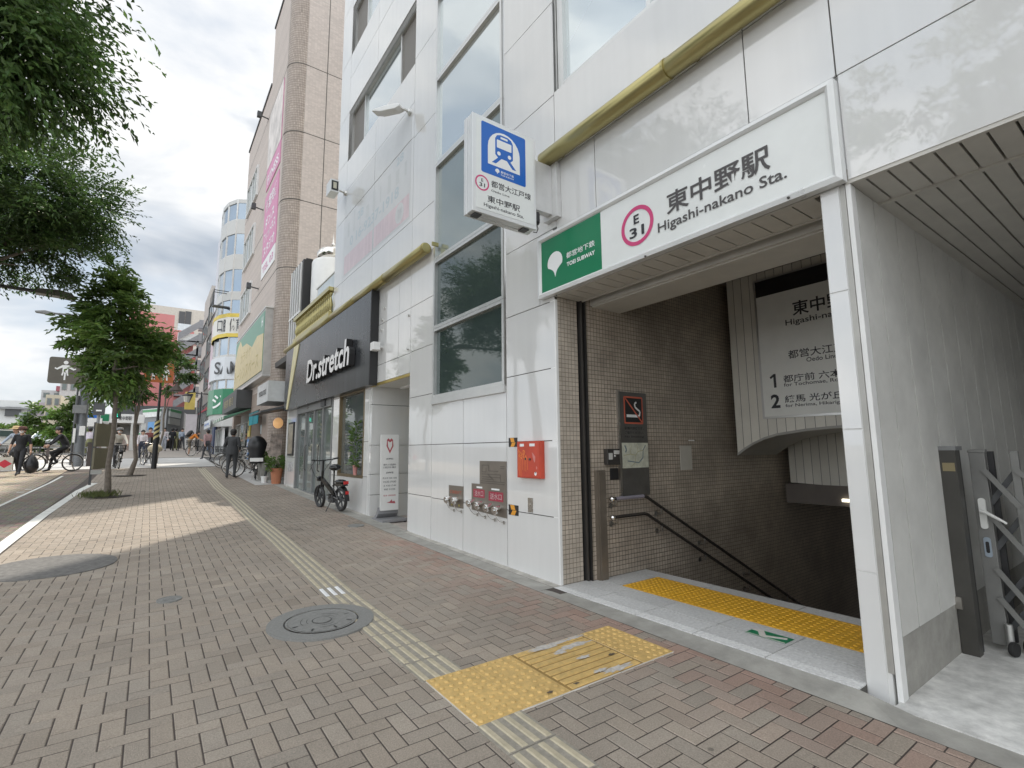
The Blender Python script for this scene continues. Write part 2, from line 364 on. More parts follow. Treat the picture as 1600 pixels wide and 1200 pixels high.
for yy, xs in ((15.2, (-2.9, -2.6)), (15.8, (-3.1, -2.72)), (16.5, (-2.95, -2.7)), (18.2, (-2.7, -2.55)), (19.0, (-2.66, -2.52)), (14.6, (-3.3, -2.9))):
    b.face([(xs[0], yy, g(yy)+.011), (xs[1], yy, g(yy)+.011), (xs[1], yy+.12, g(yy+.12)+.011), (xs[0], yy+.12, g(yy+.12)+.011)])
struct(b.obj('lane_marking', PAINT))
# pale crossing side street and the pavement beyond
strip('side_street', -6.4, 12, 30.8, 34.4, .006, ASPH); strip('crossing', -6.4, 2.6, 26.5, 34.5, .014, mat('pale_concrete', (.50, .49, .47), .85, var=.1, sc=1))
strip('far_pavement', -6.4, 3.4, 34.5, 70, .03, mat('far_paver', (.36, .32, .28), .85, var=.12, sc=2))
b = B()
for k in range(5):
    y = 28.2+k*.9; b.face([(-6.2, y, g(y)+.02), (-3.2, y, g(y)+.02), (-3.2, y+.45, g(y+.45)+.02), (-6.2, y+.45, g(y+.45)+.02)])
struct(b.obj('crossing_stripes', PAINT))
# concrete margin along the building and the forecourt of the brown building
strip('concrete_margin', 3.26, 3.47, -3, 1.1, .004, CONC, .5); struct(B().face([(3.26, 1.1, g(1.1)+.004), (3.47, 1.1, g(1.1)+.004), (3.47, 1.36, -.007), (3.26, 1.36, g(1.36)+.004)]).obj('concrete_margin', CONC)); strip('concrete_margin', 3.26, 3.47, 4.1, 17.4, .004, CONC, .5)
b = B()
for k in range(6): a, c = 1.36+k*.4567, 1.36+(k+1)*.4567; b.face([(3.26, a, g(a)+.004), (3.47, a, -.007), (3.47, c, -.007), (3.26, c, g(c)+.004)])
struct(b.obj('concrete_margin', CONC))
strip('concrete_margin', 3.47, 3.62, 4.1, 17.4, .006, mat('worn_concrete', (.42, .40, .36), .85, var=.3, sc=7, bump=.3), .5)
strip('forecourt', 2.75, 4.6, 17.4, 31, .012, mat('forecourt_concrete', (.52, .51, .49), .85, var=.12))
b = B(); z0 = .006
struct(B().box(3.47, 9, -6, 1.2, -.4, -.044).obj('bay_floor', CONCG))
# stair landing: stone slabs, tactile strip, nosing, flight
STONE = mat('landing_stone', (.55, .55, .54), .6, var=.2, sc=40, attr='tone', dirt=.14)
b = B(); rr = random.Random(5)
b.box(3.47, 4.84, 1.36, 4.12, -.3, -.010, 1)
for (xa, xb, dy, t) in ((3.47, 3.575, .56, 1.22), (3.575, 3.80, .56, 1.0), (3.80, 4.07, .56, .97), (4.07, 4.64, .6, .9), (4.64, 4.845, .9, .95)):
    y = 1.36
    while y < 4.11:
        y2 = min(y+dy, 4.11); b.box(xa+.004, xb-.004, y+.004, y2-.004, -.05, 0, 0, t*rr.uniform(.94, 1.06)); y = y2
struct(b.obj('stair_landing', [STONE, JOINT]))
b = B()
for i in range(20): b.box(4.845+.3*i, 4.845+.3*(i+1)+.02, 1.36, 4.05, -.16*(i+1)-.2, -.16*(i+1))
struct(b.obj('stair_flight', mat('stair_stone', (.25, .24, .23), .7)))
# ------------------------------------------------------------------ tactile paving, covers
TACY = mat('tactile_yellow', (.62, .42, .155), .65, var=.2, sc=22, bump=.15, dirt=.2)
TACP = mat('tactile_pale', (.47, .415, .30), .75, var=.2, sc=14)
TACG = mat('tactile_worn', (.31, .285, .24), .85, var=.2, sc=30, bump=.3)
def dome(b, x, y, z, r, m=0, h=.005):
    k = len(b.v)
    for (rr_, hh) in ((r, 0), (r*.8, h*.75), (r*.45, h)):
        for j in range(8): a = pi*j/4; b.v.append((x+rr_*cos(a), y+rr_*sin(a), z+hh))
    for i in range(2):
        for j in range(8): b.f.append((k+i*8+j, k+i*8+(j+1) % 8, k+(i+1)*8+(j+1) % 8, k+(i+1)*8+j)); b.m.append(m); b.t.append(1.0)
    b.f.append(tuple(k+16+j for j in range(8))); b.m.append(m); b.t.append(1.0)
b = B(); y = -3.0; wb = B()
while y < 25.5:
    yc = y+.15; x = tact_x(yc); sl_ = (tact_x(y+.3)-tact_x(y)); q = .147
    if PATCH[2] < yc < PATCH[3]:
        y += .3; continue
    P = lambda u, v, h: (tact_x(y)+sl_*(v/.3)+u, y+v, g(y+v)+h)
    b.raw([P(-q, .003, 0), P(q, .003, 0), P(q, .297, 0), P(-q, .297, 0), P(-q, .003, .008), P(q, .003, .008), P(q, .297, .008), P(-q, .297, .008)],
          [(4, 5, 6, 7), (0, 1, 5, 4), (1, 2, 6, 5), (2, 3, 7, 6), (3, 0, 4, 7)], 1)
    for u in (-.1125, -.0375, .0375, .1125):
        wht = 5.0 < yc < 5.35 and u < .1
        b.raw([P(u-.019, .012, .008), P(u+.019, .012, .008), P(u+.019, .288, .008), P(u-.019, .288, .008), P(u-.013, .018, .0135), P(u+.013, .018, .0135), P(u+.013, .282, .0135), P(u-.013, .282, .0135)],
              [(4, 5, 6, 7), (0, 1, 5, 4), (1, 2, 6, 5), (2, 3, 7, 6), (3, 0, 4, 7)], 2 if wht else 0)
    y += .3
o = b.obj('tactile_path', [TACP, TACG, mat('white_bar', (.8, .8, .8), .5)])
tag(o, 'long pale ridged tactile guide strip running down the brick pavement', 'tactile paving')
# yellow sheet patch on the pavement
t = thing('tactile_mat', 'worn yellow tactile mat with dots and peeling bars on the brick pavement before the stairs', 'tactile paving', (2.3, 2.7, g(2.7)))
zp = lambda y: g(y)+.010
x0, x1, y0, y1 = PATCH
def slab(b, xa, xb, ya, yb, m, h=.010, low=0):
    b.raw([(xa, ya, g(ya)+low), (xb, ya, g(ya)+low), (xb, yb, g(yb)+low), (xa, yb, g(yb)+low), (xa, ya, g(ya)+h), (xb, ya, g(ya)+h), (xb, yb, g(yb)+h), (xa, yb, g(yb)+h)],
          [(4, 5, 6, 7), (0, 1, 5, 4), (1, 2, 6, 5), (2, 3, 7, 6), (3, 0, 4, 7)], m)
PALE = mat('glue_white', (.60, .57, .52), .8, var=.2)
b = B(); slab(b, x0-.006, x1+.006, y0-.008, y1+.004, 0, .007); b.obj('base_sheet', PALE, t)
for xa, xb in ((x0, 1.815), (1.819, 2.135), (2.80, x1)):
    b = B(); slab(b, xa, xb, y0, y1, 0); n = 10
    for i in range(5):
        for j in range(n):
            if rr.random() < .97:
                yy = y0+(y1-y0)*(j+.5)/n; dome(b, xa+(xb-xa)*(i+.5)/5, yy, zp(yy), .0165, 0, .0085)
    b.obj('dotted_tile', TACY, t)
b = B(); slab(b, 2.139, 2.797, y0, y1, 1, .0075)
for j in range(9):
    yy = y0+(y1-y0)*(j+.5)/9; xa, xb = 2.16, 2.775
    b.raw([(xa, yy-.027, zp(yy)-.003), (xb, yy-.027, zp(yy)-.003), (xb, yy+.027, zp(yy)-.003), (xa, yy+.027, zp(yy)-.003), (xa+.004, yy-.021, zp(yy)+.004), (xb-.004, yy-.021, zp(yy)+.004), (xb-.004, yy+.021, zp(yy)+.004), (xa+.004, yy+.021, zp(yy)+.004)],
          [(4, 5, 6, 7), (0, 1, 5, 4), (1, 2, 6, 5), (2, 3, 7, 6), (3, 0, 4, 7)], 0)
b.obj('barred_tile', [TACY, mat('tactile_groove', (.30, .19, .06), .8, var=.2)], t)
PG_, PD_ = mat('peeled_grey', (.50, .47, .43), .85, var=.3, sc=30), mat('peeled_dark', (.12, .09, .06), .9)
for cx, cy, rx, ry in ((2.44, 2.965, .15, .030), (2.70, 2.975, .10, .022), (2.60, 2.865, .14, .030), (2.44, 2.83, .05, .022), (2.52, 2.68, .055, .02), (2.58, 2.425, .11, .028), (2.47, 2.47, .05, .018), (2.22, 2.43, .02, .012), (2.02, 2.44, .022, .012), (2.71, 2.60, .03, .012)):
    n = 26; pts = []
    for i in range(n):
        a = 2*pi*i/n; k = rr.uniform(.6, 1.3)*1.12; pts.append((cx+rx*k*cos(a), cy+ry*k*sin(a), zp(cy)+.0052))
    B().face(pts).obj('peeled_patch', PD_ if rx < .035 else PG_, t)
# landing strip
t = thing('tactile_strip', 'bright yellow dotted tactile strip along the top step of the subway stairs', 'tactile paving', (4.35, 2.6, 0))
for r_ in range(2):
    for k in range(8):
        xa = 4.072+.284*r_; ya = 3.72-.303*(k+1)
        b = B(); b.box(xa+.001, xa+.283, max(ya, 1.37)+.001, ya+.301, .0005, .006)
        for i in range(5):
            for j in range(5):
                if ya+.3*(j+.5)/5 > 1.4: dome(b, xa+.284*(i+.5)/5, ya+.303*(j+.5)/5, .006, .0165, 0, .006)
        o = b.obj('dotted_tile', mat('tactile_bright', (.66, .36, .025), .45, var=.16, sc=20, dirt=.16), t)
# green arrow decal on the landing
t = thing('floor_sticker', 'small green floor sticker with a white arrow on the stone landing', 'sticker', (3.87, 2.1, 0))
B().raw([(3.81, 1.95, .001), (3.95, 1.95, .001), (3.95, 2.25, .001), (3.81, 2.25, .001), (3.81, 1.95, .0025), (3.95, 1.95, .0025), (3.95, 2.25, .0025), (3.81, 2.25, .0025)], [(4, 5, 6, 7), (0, 1, 5, 4), (1, 2, 6, 5), (2, 3, 7, 6), (3, 0, 4, 7)]).obj('green_sheet', GREEN, t)
B().prism([(0, .10), (.05, .095), (.10, .02), (.13, .012), (.275, .085), (.26, .118), (.235, .105), (.135, .052), (.075, .138), (0, .138)], ((3.81, 2.25, .0030), (0, -1, 0), (1, 0, 0)), -.001, .001).obj('arrow', PALE, t)
b = B(); b.face([(3.812, 1.953, .0028), (3.825, 1.955, .003), (3.825, 2.245, .003), (3.815, 2.245, .003)]); b.obj('border', PALE, t)
IRON = mat('cast_iron', (.25, .25, .238), .6, .25, var=.2, sc=30, bump=.4, bsc=90)
IRONL = mat('cast_rim', (.225, .224, .212), .75, var=.2, sc=60, bump=.4, bsc=150)
def gdisc(b, c, r0, r1, h0, h1, m=0, n=64):
    for i in range(n):
        a0, a1 = 2*pi*i/n, 2*pi*(i+1)/n; p = lambda r, a, h: (c[0]+r*cos(a), c[1]+r*sin(a), g(c[1]+r*sin(a))+h)
        b.face([p(r0, a0, h0), p(r1, a0, h1), p(r1, a1, h1), p(r0, a1, h0)], m) if r0 > 0 else b.face([p(0, 0, h0), p(r1, a0, h1), p(r1, a1, h1)], m)
# big manhole
cx, cy, R_ = DISC[0]; t = thing('manhole_cover', 'large round grey manhole cover overlapping the pale tactile guide strip', 'manhole cover', (cx, cy, g(cy)))
b = B(); gdisc(b, (cx, cy), .292, R_, .017, .017); gdisc(b, (cx, cy), R_, R_+.002, .017, .0); b.obj('rim', IRONL, t)
b = B(); gdisc(b, (cx, cy), .278, .292, .010, .010, 1); gdisc(b, (cx, cy), .266, .278, .0185, .0185); gdisc(b, (cx, cy), .256, .266, .015, .0185, 0); gdisc(b, (cx, cy), 0, .256, .0175, .0175)
gdisc(b, (cx, cy), .07, .078, .0180, .0205, 1); gdisc(b, (cx, cy), 0, .07, .0205, .0205)
for a0 in (20, 140, 250):
    for q in range(8):
        a = radians(a0+q*7); a2 = radians(a0+(q+1)*7)
        for r0, r1 in ((.115, .12), (.16, .165)): 
            p = lambda r, a: (cx+r*cos(a), cy+r*sin(a), g(cy+r*sin(a))+.0188)
            b.face([p(r0, a), p(r1, a), p(r1, a2), p(r0, a2)], 1)
for k in range(8):
    a = radians(k*45+12); ux, uy = cos(a), sin(a)
    b.raw([(cx+ux*.20-uy*.006, cy+uy*.20+ux*.006, g(cy)+.0192), (cx+ux*.20+uy*.006, cy+uy*.20-ux*.006, g(cy)+.0192), (cx+ux*.245+uy*.006, cy+uy*.245-ux*.006, g(cy)+.0192), (cx+ux*.245-uy*.006, cy+uy*.245+ux*.006, g(cy)+.0192)], [(0, 1, 2, 3)], 2)
b.obj('lid', [IRON, mat('iron_groove', (.08, .08, .08), .8), BLACK], t)
cx, cy, R_ = DISC[1]; b = B(); gdisc(b, (cx, cy), 0, R_, .014, .014); gdisc(b, (cx, cy), R_, R_+.004, .014, 0)
tag(b.obj('paved_manhole', mat('grey_aggregate', (.155, .15, .142), .85, var=.35, sc=18, bump=.5)), 'wide round manhole of plain grey aggregate at the left edge of the pavement', 'manhole cover')
cx, cy, R_ = DISC[2]; t = thing('valve_cover', 'small round valve cover with a patterned lid in the open pavement', 'valve cover', (cx, cy, g(cy)))
b = B(); gdisc(b, (cx, cy), .085, R_, .014, .014); gdisc(b, (cx, cy), R_, R_+.002, .014, 0); b.obj('rim', IRONL, t)
b = B(); gdisc(b, (cx, cy), 0, .085, .012, .012)
for k in range(3): b.box(cx-.05, cx+.05, cy-.045+k*.032, cy-.03+k*.032, g(cy)+.01, g(cy)+.0145, 1)
b.obj('lid', [IRON, IRONL], t)
cx, cy, R_ = DISC[3]; b = B(); gdisc(b, (cx, cy), 0, R_, .014, .014); gdisc(b, (cx, cy), R_, R_+.002, .014, 0)
tag(b.obj('drain_cover', IRON), 'small dark round drain cover near the doorway of the white building', 'drain cover')

# ------------------------------------------------------------------ white tiled building
WX = 3.57
WB = thing('white_building', 'tall white glossy panelled building over the subway entrance and the shop', 'building', (5, 8, 0))
wall = B(); rp = random.Random(11)
def panels(ys, zs, X=WX, gap=.005):
    for a, c in zip(ys, ys[1:]):
        for d, e_ in zip(zs, zs[1:]):
            y0, y1 = min(a, c), max(a, c); t = rp.uniform(.965, 1.02); k = [rp.uniform(-.0008, .0008) for _ in range(4)]
            wall.face([(X+.014, y0, d), (X+.014, y0, e_), (X+.014, y1, e_), (X+.014, y1, d)], 1)
            wall.raw([(X+k[0], y0+gap, d+gap), (X+k[1], y1-gap, d+gap), (X+k[2], y1-gap, e_-gap), (X+k[3], y0+gap, e_-gap), (X+.014, y0+gap, d+gap), (X+.014, y1-gap, d+gap), (X+.014, y1-gap, e_-gap), (X+.014, y0+gap, e_-gap)],
                     [(0, 3, 2, 1), (0, 1, 5, 4), (1, 2, 6, 5), (2, 3, 7, 6), (3, 0, 4, 7)], 0, t)
TOPZ = [7.12, 8.72, 10.3, 11.9, 13.5, 15.1, 16.7, 18.3, 20, 22]
panels([4.12, 5.06], [-.2, .685, 1.5, 2.3, 3.06])
panels([4.37, 5.06], [3.06, 3.9]); panels([4.12, 4.37], [3.06, 3.9])
panels([4.05, 5.06], [3.9, 4.7, 5.53, 6.75, 7.7]+TOPZ[1:])
panels([5.06, 6.12, 7.09], [-.2, .69, 1.5, 2.2])
panels([7.09, 7.95], [-.2, .7, 1.5, 2.3, 3.1, 3.9, 4.7, 5.53]+TOPZ)
panels([7.95, 8.47, 9.87], [2.74, 3.09]); panels([7.95, 8.47, 9.90], [3.09, 3.9, 4.7])
panels([7.95, 9.95, 12.0, 12.7], [4.7, 5.52]); panels([7.95, 9.95, 12.0, 12.7], [5.52, 7.15, 7.85]); panels([7.95, 9.95, 11.92], [7.85, 8.64])
panels([11.92, 12.7], [7.85, 8.70, 10.0, 11.6, 13.2, 15, 22])
panels([7.95, 9.95, 11.92], [10.0, 10.93, 11.6]); panels([7.95, 11.92], [13.0, 22])
panels([4.05, 3.43, 1.80, 1.195, -2, -6], [3.87, 4.66]); panels([4.05, 1.8, -2, -6], [4.66, 5.56]); panels([4.05, 1.8, -2, -6], [7.3, 9, 12, 22]); panels([1.19, -2, -6], [3.12, 3.87])
panels([-1.5, -6], [5.56, 7.3])
# below the shop sign
panels([9.87, 10.17], [.0, .9, 1.6, 2.75]); panels([10.17, 12.35], [.0, .86]); panels([11.85, 12.35], [.86, 2.75]); panels([16.05, 17.25], [.2, 1.25, 2.75])
# pillar beside the stair mouth
for z0, z1 in ((-.25, .65), (.65, 1.51), (1.51, 2.4), (2.4, 3.10)): panels([1.36, 1.245], [z0, z1])
wall.box(3.575, 9.2, 1.225, 1.36, -.3, 3.9, 2)
# body of the building (returns, roof, back) so that it stands and casts its shadow
wall.box(3.60, 14, 12.45, 12.69, 4.75, 22, 2); wall.box(3.6, 14, -6, 12.69, 21.9, 22.05, 2)
wall.box(13.8, 14, -6, 12.45, 3.9, 22, 2)
wall.box(3.57, 9.2, 9.86, 9.885, -.2, 2.74, 2)
wall.box(3.57, 9.0, 17.2, 17.38, -.2, 4.75, 2); wall.box(3.62, 12, 9.9, 17.3, 4.6, 4.74, 2)
wall.obj('wall', [WHITE, JOINT, mat('plain_white', (.66, .66, .64), .5, var=.06)], WB)
def window(ys, z0, z1, X=WX+.06, m=GLASS, fm=ALU, fw=.05, panes=None, parent=WB, name='window', dep=.10):
    f = B(); y0, y1 = min(ys), max(ys)
    f.box(X-.05, X+dep, y0, y0+fw, z0, z1); f.box(X-.05, X+dep, y1-fw, y1, z0, z1); f.box(X-.045, X+dep, y0+fw, y1-fw, z0, z0+fw); f.box(X-.045, X+dep, y0+fw, y1-fw, z1-fw, z1)
    for y in sorted(ys)[1:-1]: f.box(X-.03, X+.05, y-.025, y+.025, z0+fw, z1-fw)
    fo = f.obj(name, fm, parent); ys = sorted(ys)
    for i, (a, c) in enumerate(zip(ys, ys[1:])):
        mm = m if not panes else panes[i]
        B().box(X+.005+.012*(i % 2), X+.017+.012*(i % 2), a+.02, c-.02, z0+.02, z1-.02).obj('pane', mm, fo)
    return fo
BLIND = mat('brown_blind', (.155, .14, .12), .5, var=.05)
STRIPZ = [2.22, 3.33, 4.46, 6.13, 7.70, 9.3, 10.9, 13, 16, 19, 21.9]
GLM = mat('mid_glass', (.30, .34, .33), .03, .5, var=.05, sc=.5)
for i, (a, c) in enumerate(zip(STRIPZ, STRIPZ[1:])):
    window([5.085, 7.06], a, c-.004, X=WX+.03, m=GLASSD if i < 2 else (GLM if i == 2 else GLASS), fw=.045, name='stair_window', dep=.3)  # one glass throughout; lower panes coloured darker for the trees they mirror
B().box(WX-.035, WX+.03, 5.07, 7.085, 2.12, 2.215).obj('sill', ALU, WB)
# dim landing behind the lower panes
b = B(); b.box(4.6, 4.7, 5.0, 7.2, 2, 8.0); b.box(3.7, 4.6, 5.0, 5.06, 2, 8); b.obj('inner_wall', mat('dim_wall', (.25, .26, .25), .8), WB)
window([-1.2, 1.0, 2.72, 4.02], 5.57, 7.29, X=WX+.10, dep=.3, fw=.09)
for a, c in ((4.03, 4.05),): B().box(WX+.03, WX+.4, a, c, 5.57, 7.3).obj('window_reveal', ALU, WB)
b = B(); b.box(4.3, 4.35, 3.2, 3.9, 5.5, 7.3); b.obj('curtain', mat('curtain', (.62, .60, .55), .8), WB)
window([7.97, 8.85, 11.0, 11.9], 8.65, 9.99, X=WX+.12, panes=[BLIND, GLASS, BLIND], dep=.3)
window([7.97, 8.85, 11.0, 11.9], 11.6, 12.99, X=WX+.12, panes=[BLIND, GLASS, BLIND], dep=.3)
for px, py in ((598, 500), (597, 516), (639.5, 493), (638, 545), (601, 482)):
    p = fx(px, py, WX); b = B(); b.lathe([(0, .03), (.02, .028), (.026, .01), (.026, 0)], p, (-1, 0, 0), 12); b.obj('wall_stud', ALU, WB, smooth=True)
# gold rails along the facade
def pipe(a, c, X=3.46, z=4.70, r=.088):
    ys = [a]
    while ys[-1] > c+1.75: ys.append(ys[-1]-1.72)
    ys.append(c); b = B()
    for p, q in zip(ys, ys[1:]):
        b.lathe([(0, 0), (r*.9, 0), (r, .012), (r, abs(q-p)-.012), (r*.9, abs(q-p)), (0, abs(q-p))], (X, p, z), (0, -1, 0), 24)
    for y in ys[1:-1]: b.lathe([(r*1.0, -.012), (r*1.07, -.012), (r*1.07, .012), (r, .012)], (X, y, z), (0, -1, 0), 24)
    for y in ys[:-1]: b.box(X, WX, y-.25, y-.22, z-.03, z+.03)
    return b.obj('gold_rail', GOLD, WB, smooth=True)
pipe(4.14, -5); pipe(17.5, 7.14)
# soffits, shutter slot and jamb at the stair mouth
SLAT = mat('soffit_slat', (.56, .54, .49), .45, var=.08)
b = B(); y = 4.10
while y > 1.52:
    b.box(3.60, 3.93, y-.138, y, 3.10, 3.16); y -= .15
b.box(3.575, 3.6, 1.36, 4.11, 3.10, 3.2); b.box(3.57, 9, 1.36, 4.2, 3.20, 3.25, 1) if False else None
b.box(3.6, 4.12, 1.36, 4.1, 3.165, 3.2, 1); b.box(3.935, 3.96, 1.36, 4.1, 3.09, 3.16); b.box(4.06, 4.085, 1.36, 4.1, 3.06, 3.16)
b.box(4.09, 4.56, 1.36, 4.10, 3.045, 3.4)
b.obj('soffit', [SLAT, BLACK], WB)
b = B(); y = 1.21
while y > -5:
    y2 = y-.115; b.box(3.605, 4.055, y2+.013, y, 3.105, 3.15); b.box(4.095, 9, y2+.012, y, 3.10, 3.15); y = y2
b.box(4.058, 4.092, -5, 1.21, 3.09, 3.15); b.box(3.575, 3.602, -5, 1.21, 3.10, 3.2); b.box(3.6, 9.2, -5, 1.21, 3.151, 3.2, 1)
b.obj('soffit', [SLAT, BLACK], WB)
MOS = tiles('stair_mosaic', (.50, .44, .365), (.17, .15, .125), .05, .0055, 'XZ', .35, .2)  # jamb copy of the wall mosaic, coloured lighter for the daylight it catches
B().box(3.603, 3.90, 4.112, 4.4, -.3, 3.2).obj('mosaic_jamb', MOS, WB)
MOSI = tiles('shaded_mosaic', (.43, .37, .30), (.10, .085, .07), .05, .0055, 'XZ', .35, .2, dirt=.3)  # same mosaic deeper in, stained, its colour darkened for the stairwell shade
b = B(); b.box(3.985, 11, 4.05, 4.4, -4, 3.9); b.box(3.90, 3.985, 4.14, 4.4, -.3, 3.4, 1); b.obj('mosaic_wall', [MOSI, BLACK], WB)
B().box(3.571, 3.603, 4.105, 4.2, -.2, 3.07).obj('corner_trim', WPAINT, WB)
b = B(); b.box(3.925, 3.94, 4.06, 4.14, 0, 3.1); b.box(3.968, 3.985, 4.045, 4.14, 0, 3.1); b.obj('shutter_rail', DSTEEL, WB)
b = B(); b.box(4.04, 4.17, 4.0, 4.05, 0, 1.17); b.box(4.055, 4.155, 3.985, 4.0, .0, 1.15); b.obj('wall_post', mat('brown_steel', (.21, .18, .145), .35, .5), WB)
# stairwell: ceiling, hanging slatted bulkheads
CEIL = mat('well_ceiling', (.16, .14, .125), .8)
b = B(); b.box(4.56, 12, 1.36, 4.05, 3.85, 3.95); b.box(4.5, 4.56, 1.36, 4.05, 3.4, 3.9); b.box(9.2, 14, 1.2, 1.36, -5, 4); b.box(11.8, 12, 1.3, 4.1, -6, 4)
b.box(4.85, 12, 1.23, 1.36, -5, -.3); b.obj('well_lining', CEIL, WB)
BULK = tiles('bulkhead_slats', (.70, .68, .61), (.10, .09, .08), .12, .006, 'Y', .5, .06)
def bulkhead(X, ztop, prof, y0=3.94, y1=1.37):
    b = B(); pts = [(-y0, ztop)]+[(-y, z) for y, z in prof]+[(-y1, ztop)]
    b.prism(pts[::-1], ((X, 0, 0), (0, -1, 0), (0, 0, 1)), -1.1, 0)
    return b.obj('bulkhead', BULK, WB)
bulkhead(6.79, 3.84, [(3.94, 1.324), (3.83, 1.40), (3.705, 1.47), (3.54, 1.54), (3.367, 1.588), (3.0, 1.635), (2.713, 1.655), (2.2, 1.67), (1.37, 1.67)])
b = B(); pf = [(3.94, 1.324), (3.83, 1.40), (3.705, 1.47), (3.54, 1.54), (3.367, 1.588), (3.0, 1.635), (2.713, 1.655), (2.2, 1.67), (1.37, 1.67)]
b.prism([(-y, z-.028) for y, z in pf][::1]+[(-y, z+.004) for y, z in pf][::-1], ((6.78, 0, 0), (0, -1, 0), (0, 0, 1)), -1.1, .004); b.obj('bulkhead_edge', mat('edge_grey', (.36, .35, .32), .5), WB)
bulkhead(8.25, 2.6, [(3.94, .86), (3.5, .84), (1.37, .80)])
b = B(); b.box(8.2, 9.4, 1.37, 4.0, .55, .84); b.obj('bulkhead', CEIL, WB)
b = B(); b.box(7.2, 7.5, 2.2, 2.6, 1.645, 1.66); tag(b.obj('well_lamp', mat('lamp_lit', (1, .98, .93), .5, emit=9), WB))
b = B(); b.box(8.16, 8.2, 1.6, 3.2, .62, .66); b.obj('well_lamp', mat('lamp_dim', (1, .92, .72), .5, emit=2), WB)
# bay beside the pillar: side wall boards and plinth
b = B(); x = 3.665
BAYW = mat('bay_board', (.60, .595, .56), .6, var=.1, sc=3)
for q in range(13):
    x2 = x+(.30 if q == 0 else .42); b.box(x+.009, x2-.009, 1.185, 1.22, .29, 3.1); x = x2
b.box(3.66, 9.2, 1.215, 1.224, -.1, 3.1, 1); b.box(3.625, 9.2, 1.19, 1.22, -.1, .285, 2); b.box(3.572, 3.62, 1.212, 1.243, .1, 3.10, 3); b.box(3.58, 3.62, 1.182, 1.21, -.1, 3.10, 4); b.box(3.60, 3.66, 1.183, 1.215, -.1, 3.1, 4)
b.obj('side_wall', [BAYW, JOINT, CONC, mat('pillar_channel', (.40, .39, .36), .4, .4), WPAINT], WB)
b = B(); b.box(9, 9.2, -6, 1.2, -.3, 3.2); b.box(3.6, 9.2, -6.2, -6, -.3, 5); b.obj('bay_back', mat('bay_dark', (.12, .115, .11), .8), WB)
# recessed doorway
b = B(); b.box(3.575, 4.75, 9.74, 9.858, .1, .55); b.box(3.575, 4.75, 9.74, 9.858, .56, .95); b.box(3.575, 4.75, 9.74, 9.858, .96, 1.52); b.box(3.575, 4.75, 9.74, 9.858, 1.53, 2.33); b.box(3.575, 4.75, 9.74, 9.858, 2.34, 2.72)
b.obj('doorway_jamb', WHITE, WB); B().box(3.60, 4.75, 7.93, 7.96, -.1, 2.72).obj('doorway_jamb', WHITE, WB)
b = B(); b.box(3.60, 4.8, 7.96, 9.74, 2.70, 2.735); b.box(3.57, 3.60, 7.95, 9.87, 2.69, 2.739, 1); b.box(4.1, 4.2, 8.1, 9.6, 2.67, 2.7, 2); b.box(4.4, 4.5, 8.1, 9.6, 2.67, 2.7, 2); b.obj('doorway_soffit', [WPAINT, GOLDB, mat('tube_white', (.85, .85, .85), .4)], WB)
b = B(); b.box(4.62, 4.70, 9.60, 9.74, .1, 2.70); b.box(4.62, 4.70, 7.96, 8.1, .1, 2.70); b.box(4.62, 4.70, 8.1, 9.6, 2.2, 2.3); b.box(4.62, 4.7, 8.8, 8.9, .1, 2.2); d = b.obj('door', GOLDB, WB)
B().box(4.65, 4.67, 8.1, 9.6, .1, 2.7).obj('pane', GLASSD, d)
struct(B().box(3.5, 4.75, 7.95, 9.74, -.1, .105).obj('doorway_floor', mat('door_stone', (.45, .40, .36), .6, var=.1)))
struct(B().raw([(3.40, 7.9, .075), (3.56, 7.9, .09), (3.56, 9.9, .145), (3.40, 9.9, .15), (3.40, 7.9, .09), (3.56, 7.9, .103), (3.56, 9.9, .165), (3.40, 9.9, .163)], [(4, 5, 6, 7), (0, 1, 5, 4), (3, 0, 4, 7)]).obj('door_step', CONC))
# shop front under the dark sign
b = B(); b.box(3.56, 3.66, 10.15, 10.20, .86, 2.72); b.box(3.56, 3.66, 11.80, 11.85, .86, 2.72); b.box(3.56, 3.66, 10.2, 11.8, .86, .92); b.box(3.56, 3.66, 10.2, 11.8, 2.66, 2.72); fo = b.obj('shop_window', mat('bronze_frame', (.20, .155, .09), .35, .6), WB)
B().box(3.63, 3.645, 10.19, 11.81, .9, 2.68).obj('pane', mat('shop_glass', (.13, .15, .15), .02, .25, var=.03, ior=1.7), fo)
b = B(); b.box(3.56, 3.7, 12.36, 12.46, .2, 2.74); b.box(3.56, 3.7, 15.9, 16.04, .2, 2.74); b.box(3.54, 3.7, 12.46, 15.9, 2.52, 2.745)
for y in (13.25, 14.1, 14.98): b.box(3.57, 3.66, y-.05, y+.05, .22, 2.52)
b.box(3.575, 3.66, 12.46, 15.9, .2, .34); fo = b.obj('door', GREY, WB)
for a, c in ((12.46, 13.2), (13.3, 14.05), (14.15, 14.93), (15.03, 15.9)): B().box(3.615, 3.63, a, c, .34, 2.52).obj('pane', GLM, fo)
for y in (13.38, 14.72): B().tube([(3.56, y, .9), (3.52, y, .95), (3.52, y, 1.55), (3.56, y, 1.6)], .014, 8).obj('handle', DSTEEL, fo)
